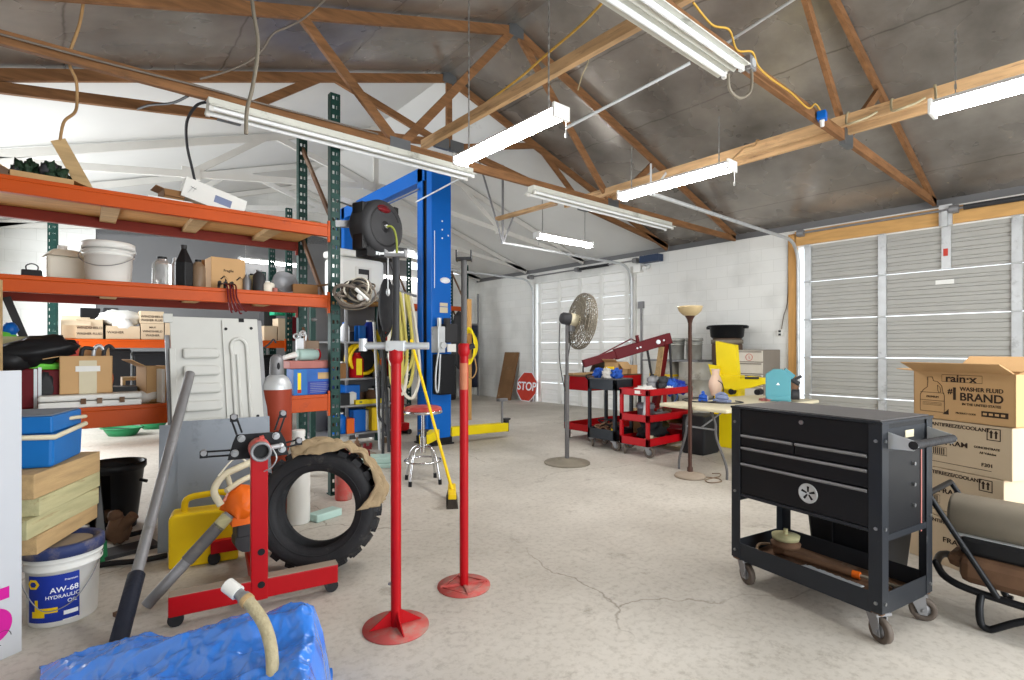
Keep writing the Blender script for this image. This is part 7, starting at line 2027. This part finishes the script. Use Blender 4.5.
for k, (px, py, c_, lab) in enumerate(((703, 401, 'rag_blue', 'blue sander with black cord on the folding table, nearest the lamp'), (722, 402, 'text_grey', 'pale blue power tool on the folding table, nearer the black cart'))):
    q = at_z(px, py, TZ)
    r = thing('power_tool', lab, 'power tool', (q.x, q.y, TZ), .5 + k, 'small blue tools on the table')
    m = MB(); m.b2(-.09, .09, -.05, .05, 0, .03); m.ell((0, 0, .05), (.085, .05, .035), 14); m.tube(smooth_path([(-.06, 0, .07), (0, 0, .10), (.07, 0, .07)], 4), .02, 8); m.build('tool_body', M_[c_], r, bevel=.01)
    m = MB(); m.tube(smooth_path([(.08, 0, .03), (.16, .08, .02), (.12, .2, .01), (-.05, .22, .01), (-.2, .12, .01), (-.22, -.06, .01), (-.08, -.14, .01)], 6), .007, 6); m.build('cord', M_['dark'], r)
    m = MB(); m.b2(-.03, .05, -.055, -.05, .02, .05); m.build('label', M_['ink_white'], r)
q = at_z(776, 401, TZ)
r = thing('bench_machine', 'teal painted bench machine with a sloped top on the folding table', 'machine', (q.x + .05, q.y, TZ), -1.15)
m = MB(); m.prism([(-.13, 0), (.13, 0), (.13, .28), (.05, .37), (-.05, .37), (-.13, .31)], .22, M=Matrix.Translation((0, .11, 0)) @ Matrix.Rotation(PI / 2, 4, 'X')); m.build('machine_body', M_['teal'], r, bevel=.008)
m = MB(); m.b2(-.12, .12, -.13, -.11, .02, .06); m.b2(-.14, .14, -.02, .12, 0, .02); m.build('base_lip', M_['teal'], r, bevel=.004)
m = MB(); m.box(.11, -.0, .32, .13, .16, .06, rot=(0, .7, 0)); m.build('guard', M_['teal'], r, bevel=.006)
m = MB(); m.cyl((.13, -.02, .26), (.22, -.02, .20), .025, n=12); m.box(.20, -.02, .27, .10, .03, .03, rot=(0, -.5, 0)); m.cyl((.14, -.02, .08), (.22, -.02, .08), .06, n=16); m.build('motor', M_['dark'], r)
m = MB(); m.prism([(-.02, .19), (.02, .19), (0, .22)], .002, M=Matrix.Translation((0, -.11, 0)) @ Matrix.Rotation(PI / 2, 4, 'X')); m.build('warning_mark', M_['ink_white'], r)
q = at_z(797, 398, TZ)
r = bottle('bottle', 'amber brown bottle with white label on the table by the pine post', (q.x - .1, q.y + .0, TZ), .06, .25, 'rust', 'brown', neck=.5)
m = MB(); m.b2(-.03, .03, -.0745, -.0725, .04, .14); m.build('paper_label', M_['ink_white'], r)
lump('cloth', 'pinkish rag on the table left of the teal machine', 'rag', (q.x - .65, q.y + .08, TZ), (.1, .06, .02), 'pink', seed=41)
m = MB(); m.b2(-.2, .2, -.16, .16, 0, .5); tag(m.build('black_crate', M_['black'], loc=(6.28, 3.66, 0), bevel=.03), 'black crate under the folding table', 'crate')

# ================================================================ BLACK TOOL CART
CL, CD = .795, .48
cxc = Vector((3.115, 1.09, 0))
r = thing('tool_cart', 'black steel tool cart with drawers on casters in the right foreground', 'tool cart', cxc, -1.753)   # local +X runs along the long side towards the photographer
hx, hy = CL / 2, CD / 2
# local: +X = near (handle) end, -Y = drawer front
for sx_ in (-1, 1):
    for sy_ in (-1, 1):
        m = MB()
        x, y = sx_ * hx, sy_ * hy
        m.b2(x - sx_ * .058, x, y - sy_ * .004, y, .145, 1.008); m.b2(x - sx_ * .004, x, y - sy_ * .058, y, .145, 1.008)
        lg = m.build('leg', M_['cart'], r, bevel=.002)
        m = MB()
        for z in (.19, .53, .93):
            m.cyl((x - sx_ * .025, y, z), (x - sx_ * .025, y + sy_ * .006, z), .008, n=8); m.cyl((x, y - sy_ * .025, z), (x + sx_ * .006, y - sy_ * .025, z), .008, n=8)
        m.build('leg_bolt', M_['steel'], lg)
        caster(r, sx_ * (hx - .05), sy_ * (hy - .05), .14, .058, rz=(-.35 if sy_ < 0 else .5) + PI * .0, w=.03)
m = MB(); m.b2(-hx + .006, hx - .006, -hy + .006, hy - .006, .135, .145, 1); m.build('bottom_tray', [M_['cart'], M_['rust']], r)
m = MB()
m.b2(-hx + .05, hx - .05, -hy + .004, -hy + .008, .135, .235); m.b2(-hx + .05, hx - .05, hy - .008, hy - .004, .135, .235); m.b2(-hx + .004, -hx + .008, -hy + .05, hy - .05, .135, .235); m.b2(hx - .008, hx - .004, -hy + .05, hy - .05, .135, .235)
m.build('tray_rim', M_['cart'], r, bevel=.002)
m = MB(); m.b2(-hx + .008, hx - .008, -hy + .03, hy - .03, .50, 1.005); m.build('cabinet', M_['cart_in'], r)
m = MB(); m.b2(-hx - .004, hx + .004, -hy - .004, hy + .004, 1.007, 1.02); m.build('top_lid', M_['cart'], r, bevel=.003)
m = MB(); m.b2(-hx + .012, hx - .012, -hy + .012, hy - .012, 1.02, 1.024); m.build('top_mat', M_['cart_top'], r)
def drawer(x0, x1, z0, z1, lip=True):
    mm = MB(); mm.b2(x0, x1, -hy + .006, -hy + .035, z0, z1); d_ = mm.build('drawer', M_['cart_in'], r, bevel=.003)
    if lip:
        mm = MB(); mm.prism([(0, 0), (.0, .016), (-.012, .018), (-.016, .010), (-.010, .003)], x1 - x0 - .01, M=Matrix.Translation((x0 + .005, -hy + .008, z1 - .018)) @ Matrix(((0, 0, 1, 0), (1, 0, 0, 0), (0, 1, 0, 0), (0, 0, 0, 1)))); mm.build('pull', M_['dull_steel'], d_)
    return d_
xa, xb = -hx + .06, hx - .06
m = MB(); m.b2(xa, xb, -hy + .006, -hy + .03, .866, 1.005); fp = m.build('front_panel', M_['cart_in'], r, bevel=.002)
m = MB(); m.cyl((0.02, -hy - .002, .972), (0.02, -hy + .008, .972), .011, n=14); m.build('lock', M_['steel'], fp)
xm = xa + (xb - xa) * .47
drawer(xa, xm - .003, .797, .862); drawer(xm + .003, xb, .797, .862)
drawer(xa, xb, .705, .792); big = drawer(xa, xb, .525, .70)
m = MB(); m.b2(xa, xb, -hy + .0, -hy + .03, .505, .522); m.build('bottom_rail', M_['cart'], r, bevel=.004)
EM = Matrix.Translation((.055, -hy + .006, .615)) @ Matrix.Rotation(PI / 2, 4, 'X')
m = MB(); m.lathe([(0, 0), (.047, 0), (.050, .002), (.050, .004), (.043, .004), (.042, .003), (0, .003)], 32, M=EM); em = m.build('emblem', M_['galv'], big)
m = MB()
for k in range(5):
    a = PI / 2 + k * 2 * PI / 5
    m.prism([(.008 * math.cos(a - .5), .008 * math.sin(a - .5)), (.036 * math.cos(a - .18), .036 * math.sin(a - .18)), (.036 * math.cos(a + .18), .036 * math.sin(a + .18)), (.008 * math.cos(a + .5), .008 * math.sin(a + .5))], .0035, M=EM)
m.tube([(.028 * math.cos(2 * PI * k / 24), .028 * math.sin(2 * PI * k / 24), .0032) for k in range(24)], .0018, 4, closed=True) if False else None
m.build('emblem_mark', M_['cart_in'], em)
# near end: side panel bolts, slot, handle, cross rail
m = MB(); m.b2(hx - .012, hx - .006, -hy + .05, hy - .05, .88, .985); m.build('end_panel', M_['cart'], r)
m = MB(); m.b2(hx - .0065, hx - .0035, -.02, .06, .93, .965); m.build('sticker', M_['cream'], r)
m = MB()
for z in (.80, .70, .60):
    m.cyl((hx - .008, .06, z), (hx + .004, .06, z), .009, n=10)
m.build('side_bolt', M_['steel'], r)
m = MB(); m.b2(hx - .007, hx - .004, .135, .142, .46, .86); m.build('side_strip', M_['pink'], r)
for s in (-1, 1):
    m = MB(); m.b2(s * (hx - .03), s * (hx - .002), -hy + .02, hy - .02, .47, .50); m.build('end_rail', M_['cart'], r)
hd = []
for sy_ in (-1, 1):
    m = MB(); y = sy_ * (hy - .055); m.prism([(0, .895), (0, .97), (.10, .945), (.12, .92), (.10, .90)], .004, M=Matrix.Translation((hx, y + .002, 0)) @ Matrix.Rotation(PI / 2, 4, 'X')); m.build('handle_bracket', M_['galv'], r)
m = MB(); m.tube([(hx + .10, -hy + .05, .925), (hx + .10, hy - .05, .925)], .019, 16); m.build('handle', M_['rubber'], r)
RC_ = r.matrix_basis.copy()
RC_ = Matrix.Translation(cxc) @ Matrix.Rotation(r.rotation_euler.z, 4, 'Z')
def on_cart(x, y, z):
    return RC_ @ Vector((x, y, z))
rzc = r.rotation_euler.z
# black waste bin on the floor behind the cart
q = on_cart(-.05, hy + .20, 0)
r2 = thing('waste_bin', 'black plastic waste bin standing on the floor close behind the tool cart', 'bin', q, rzc)
m = MB(); vs = []
for z, a, b in ((0, .19, .13), (.62, .24, .175)):
    vs += [(-a, -b, z), (a, -b, z), (a, b, z), (-a, b, z)]
m.add(vs, [(3, 2, 1, 0), (4, 5, 6, 7), (0, 1, 5, 4), (1, 2, 6, 5), (2, 3, 7, 6), (3, 0, 4, 7)]); m.build('bin_body', M_['cart_in'], r2, bevel=.02)
m = MB(); m.b2(-.25, .25, -.185, .185, .60, .63); m.build('bin_rim', M_['black'], r2, bevel=.006)
m = MB(); m.b2(-.07, -.06, -.165, -.15, .05, .6); m.build('seam_rib', M_['black'], r2)
q = on_cart(-.21, .02, .148)
r2 = thing('grinder', 'rusty angle grinder lying on the bottom tray of the tool cart', 'power tool', q, rzc + .1)
m = MB(); m.cyl((-.08, 0, .05), (.0, .02, .05), .055, .05, n=16); m.lathe([(0, 0), (.075, .0), (.08, .02), (.05, .04), (0, .05)], 22, c=(-.02, .0, .06)); m.build('body', M_['rust'], r2)
m = MB(); m.lathe([(0, .1), (.07, .1), (.075, .125), (0, .13)], 22, c=(-.02, 0, 0)); m.cyl((-.02, 0, .13), (-.02, 0, .16), .012); m.build('cap', M_['lumber_green'], r2)
m = MB(); m.tube(smooth_path([(-.1, -.02, .05), (-.14, -.06, .05), (-.13, -.11, .03), (-.07, -.12, .012)], 5), .008, 7); m.build('cord', M_['brown'], r2)
q = on_cart(-.02, .03, .148)
r2 = thing('hammer', 'rusty handled tool with an orange end lying in the cart tray', 'tool', q, rzc + .18)
m = MB(); m.cyl((-.2, .0, .03), (.14, .0, .02), .018, n=12); m.build('handle', M_['rust'], r2); m = MB(); m.cyl((.14, 0, .02), (.175, 0, .02), .02, n=12); m.build('tip', M_['orange_plastic'], r2); m = MB(); m.cyl((.17, 0, .02), (.36, .02, .012), .009, n=8); m.build('rod', M_['fan_grey'], r2)
q = on_cart(.08, -.10, .148)
m = MB(); m.grid(lambda u, v: (-.14 + .30 * u, -.03 + .06 * v, .03 + .008 * noise.noise(Vector((u * 16, v * 6, 1)))), 30, 8); tag(m.build('foil_strip', M_['galv'], loc=q, rz=rzc - .02, solid=.004), 'crinkled silver strip lying in the front of the cart tray', 'strip')
q = on_cart(.29, .05, .148)
m = MB(); m.tube(smooth_path([(-.1, .1, .01), (-.02, .06, .01), (.03, -.02, .01), (-.03, -.06, .01), (-.06, 0, .01)], 5), .004, 6); tag(m.build('wire', M_['dark'], loc=q, rz=rzc), 'short bent wire on the near end of the cart tray', 'wire')

# ================================================================ CARTONS STACKED BY THE GREY DOOR
SB0 = Vector((4.02, .436, 0)); SB1 = Vector((4.24, .945, 0))
fdir = (SB0 - SB1).normalized()             # left -> right along the front faces
rzs = math.atan2(fdir.y, fdir.x)
back = Vector((-fdir.y, fdir.x, 0))
W_, D_, H_ = .555, .38, .30
def stack_box(k, label, shift, m_, lines, flaps=None):
    D_ = (.26, .28, .20, .38)[k]
    c_ = (SB0 + SB1) / 2 + back * (D_ / 2) + fdir * shift
    return carton('carton', label, (c_.x, c_.y, .303 * k), rzs, W_, D_, H_, m_, group='cartons stacked by the grey door', flaps=flaps, lines=lines, tape=False)
FR = (('ANTIFREEZE/COOLANT', .030, .03, .90, 1.0), ('FRAM', .042, -.03, .54, 1.2), ('CONCENTRATE', .018, .55, .55, 1.0), ('All Vehicles', .018, .57, .45, 1.0), ('F301', .028, .56, .22, 1.1))
stack_box(0, 'lowest of the coolant cartons, on the floor behind the heater frame', -.03, 'card_pale', FR)
b_a = stack_box(1, 'second coolant carton up, below the two upper ones', -.055, 'card_pale', FR)
b_b = stack_box(2, 'pale coolant carton directly under the open washer fluid carton', -.015, 'card_pale', FR)
for bxx, D_ in ((b_a, .28), (b_b, .20)):
    m = MB()
    u0 = W_ / 2 - .09
    for a0_, a1_ in ((-.035, -.03), (.03, .035)):
        m.b2(u0 + a0_, u0 + a1_, -D_ / 2 - .001, -D_ / 2 - .0005, .215, .285)
    m.b2(u0 - .035, u0 + .035, -D_ / 2 - .001, -D_ / 2 - .0005, .215, .22); m.b2(u0 - .035, u0 + .035, -D_ / 2 - .001, -D_ / 2 - .0005, .28, .285)
    for s in (-.012, .012):
        m.b2(u0 + s - .005, u0 + s + .005, -D_ / 2 - .001, -D_ / 2 - .0005, .228, .26); m.prism([(u0 + s - .011, .258), (u0 + s + .011, .258), (u0 + s, .276)], .0006, M=Matrix.Translation((0, -D_ / 2 - .0004, 0)) @ Matrix.Rotation(PI / 2, 4, 'X'))
    m.build('arrow_mark', M_['ink'], bxx)
    m = MB(); m.tube([(-W_ * .40 + x, -D_ / 2 - .0008, z) for x, z in ((0, .08), (.16, .08), (.16, .13), (0, .13))], .0012, 4, closed=True); [m.b2(-W_ * .40 + .008 + .012 * k, -W_ * .40 + .014 + .012 * k, -D_ / 2 - .001, -D_ / 2 - .0005, .085, .125) for k in range(12)]; m.build('barcode_box', M_['ink'], bxx)
    m = MB(); m.b2(-W_ / 2 + .01, W_ / 2 - .1, -D_ / 2 - .001, -D_ / 2 - .0005, .035, .038); m.build('print_line', M_['ink'], bxx)
rx = stack_box(3, 'open washer fluid carton with black bottle print, topmost by the grey door', .0, 'card',
               (('rain\u00b7x', .062, .0, .86, 1.2), ('#', .045, -.21, .60, 1.0), ('1', .105, -.12, .545, 1.0), ('WASHER FLUID', .034, .39, .66, .95), ('BRAND', .066, .39, .50, 1.02), ('IN THE UNITED STATES', .020, .39, .36, .95), ('PRODUCT CODE', .014, .10, .17, 1.0)),
               flaps=(('f', .42, .36), ('b', .6, .42), ('l', .06, .22), ('r', .5, .4)))
D_ = .38
m = MB(); u = -W_ * .29; yy = -D_ / 2 - .0008
outl = [(-.075, .045), (-.075, .15), (-.055, .18), (-.03, .20), (-.028, .235), (-.03, .262), (.0, .264), (.005, .24), (.03, .235), (.055, .21), (.062, .17), (.07, .15), (.07, .045)]
m.tube([(u + x, yy, z) for x, z in outl], .0016, 5, closed=True)
m.tube([(u + x, yy, z) for x, z in ((.03, .215), (.045, .20), (.048, .17), (.04, .165), (.032, .18))], .0014, 5, closed=True)
m.tube([(u - .075, yy, .115), (u + .07, yy, .115)], .0014, 5); m.tube([(u - .075, yy, .165), (u + .07, yy, .165)], .0014, 5)
for k in range(3):
    m.b2(u - .06, u + .055, yy - .0002, yy + .0003, .085 + .008 * k, .087 + .008 * k)
m.build('bottle_print', M_['ink'], rx)
text('PREMIUM', .018, M_['ink'], face_M((u, yy, .138), (1, 0, 0), (0, 0, 1)), rx)
m = MB(); m.prism([(.06 + u, .035), (.095 + u, .035), (.095 + u, .07)], .0006, M=Matrix.Translation((0, yy + .0004, 0)) @ Matrix.Rotation(PI / 2, 4, 'X')); m.build('code_triangle', M_['ink'], rx); m = MB(); m.b2(W_ * .20, W_ * .44, yy - .0002, yy + .0003, .045, .078); m.build('code_bar', M_['ink'], rx)
m = MB(); m.tube([(x, yy, z) for x, z in ((-.105, .238), (.115, .238), (.115, .282), (-.105, .282))], .0012, 4, closed=True); m.build('logo_frame', M_['ink'], rx)
for k in range(4):
    m = MB(); m.b2(W_ * .20 + .008 + .03 * k, W_ * .20 + .028 + .03 * k, yy - .0006, yy - .0002, .055, .068); m.build('code_digit', M_['card'], rx)
# small brown flap at left of the top carton
# ================================================================ TORPEDO HEATER
r = thing('torpedo_heater', 'grey torpedo heater on a black tubular frame at right edge', 'heater', (3.58, .22, 0), -.05)
m = MB(); RY = Matrix.Translation((0, 0, .475)) @ Matrix.Rotation(-PI / 2, 4, 'X')
m.lathe([(.07, -.42), (.105, -.40), (.112, -.38), (.112, .40), (.105, .415), (.085, .40), (.085, .2), (0, .2)], 32, M=Matrix.Translation((0, 0, .475)) @ Matrix.Rotation(-PI / 2, 4, 'X'))
m.build('barrel', M_['fan_grey'], r)
m = MB(); m.b2(-.115, .115, -.42, .40, .392, .402); m.build('seam_strip', M_['galv'], r)
m = MB(); m.b2(-.13, .13, -.36, .36, .31, .40); m.build('upper_box', M_['black'], r, bevel=.02)
m = MB(); m.b2(-.16, .16, -.40, .36, .17, .31); m.b2(-.12, .12, .30, .42, .22, .30); m.build('fuel_tank', M_['rust'], r, bevel=.05)
m = MB()
m.tube(smooth_path([(-.20, -.45, .16), (-.20, -.2, .15), (-.19, .25, .155), (-.17, .40, .18), (-.1, .46, .22)], 4), .018, 10); m.tube(smooth_path([(.20, -.45, .16), (.20, .25, .155), (.1, .46, .22), (-.1, .46, .22)], 4), .018, 10)
m.tube([(-.20, .2, .16), (-.20, .47, .60)], .014, 10); m.tube([(.2, .2, .16), (.2, .47, .60)], .014, 10); m.tube([(-.20, .47, .60), (.2, .47, .60)], .014, 10)
m.build('frame', M_['cart_in'], r)
m = MB(); m.tube(smooth_path([(-.2, .26, .15), (-.235, .26, .10), (-.25, .25, .03), (-.25, .22, .018), (-.25, .20, .03), (-.24, .12, .09), (-.22, .02, .14), (-.2, -.1, .16)], 4), .016, 10); m.build('leg', M_['cart_in'], r)
m = MB(); m.tube(smooth_path([(.2, .26, .15), (.235, .26, .10), (.25, .25, .03), (.25, .22, .018)], 4), .016, 10); m.build('leg', M_['cart_in'], r)
for s in (-1, 1):
    m = MB(); m.cyl((s * .25, -.40, .11), (s * .20, -.40, .11), .11, n=22); m.build('wheel', M_['rubber'], r)
m = MB(); m.tube(smooth_path([(0, 0, 0), (.2, .1, .2), (.4, .05, .18), (.55, .2, .0), (.7, .0, -.02)], 6), .008, 6); tag(m.build('electrical_cable', M_['dark'], loc=(4.55, .35, .02)), 'black cord hanging on the floor behind the coolant cartons', 'cord')
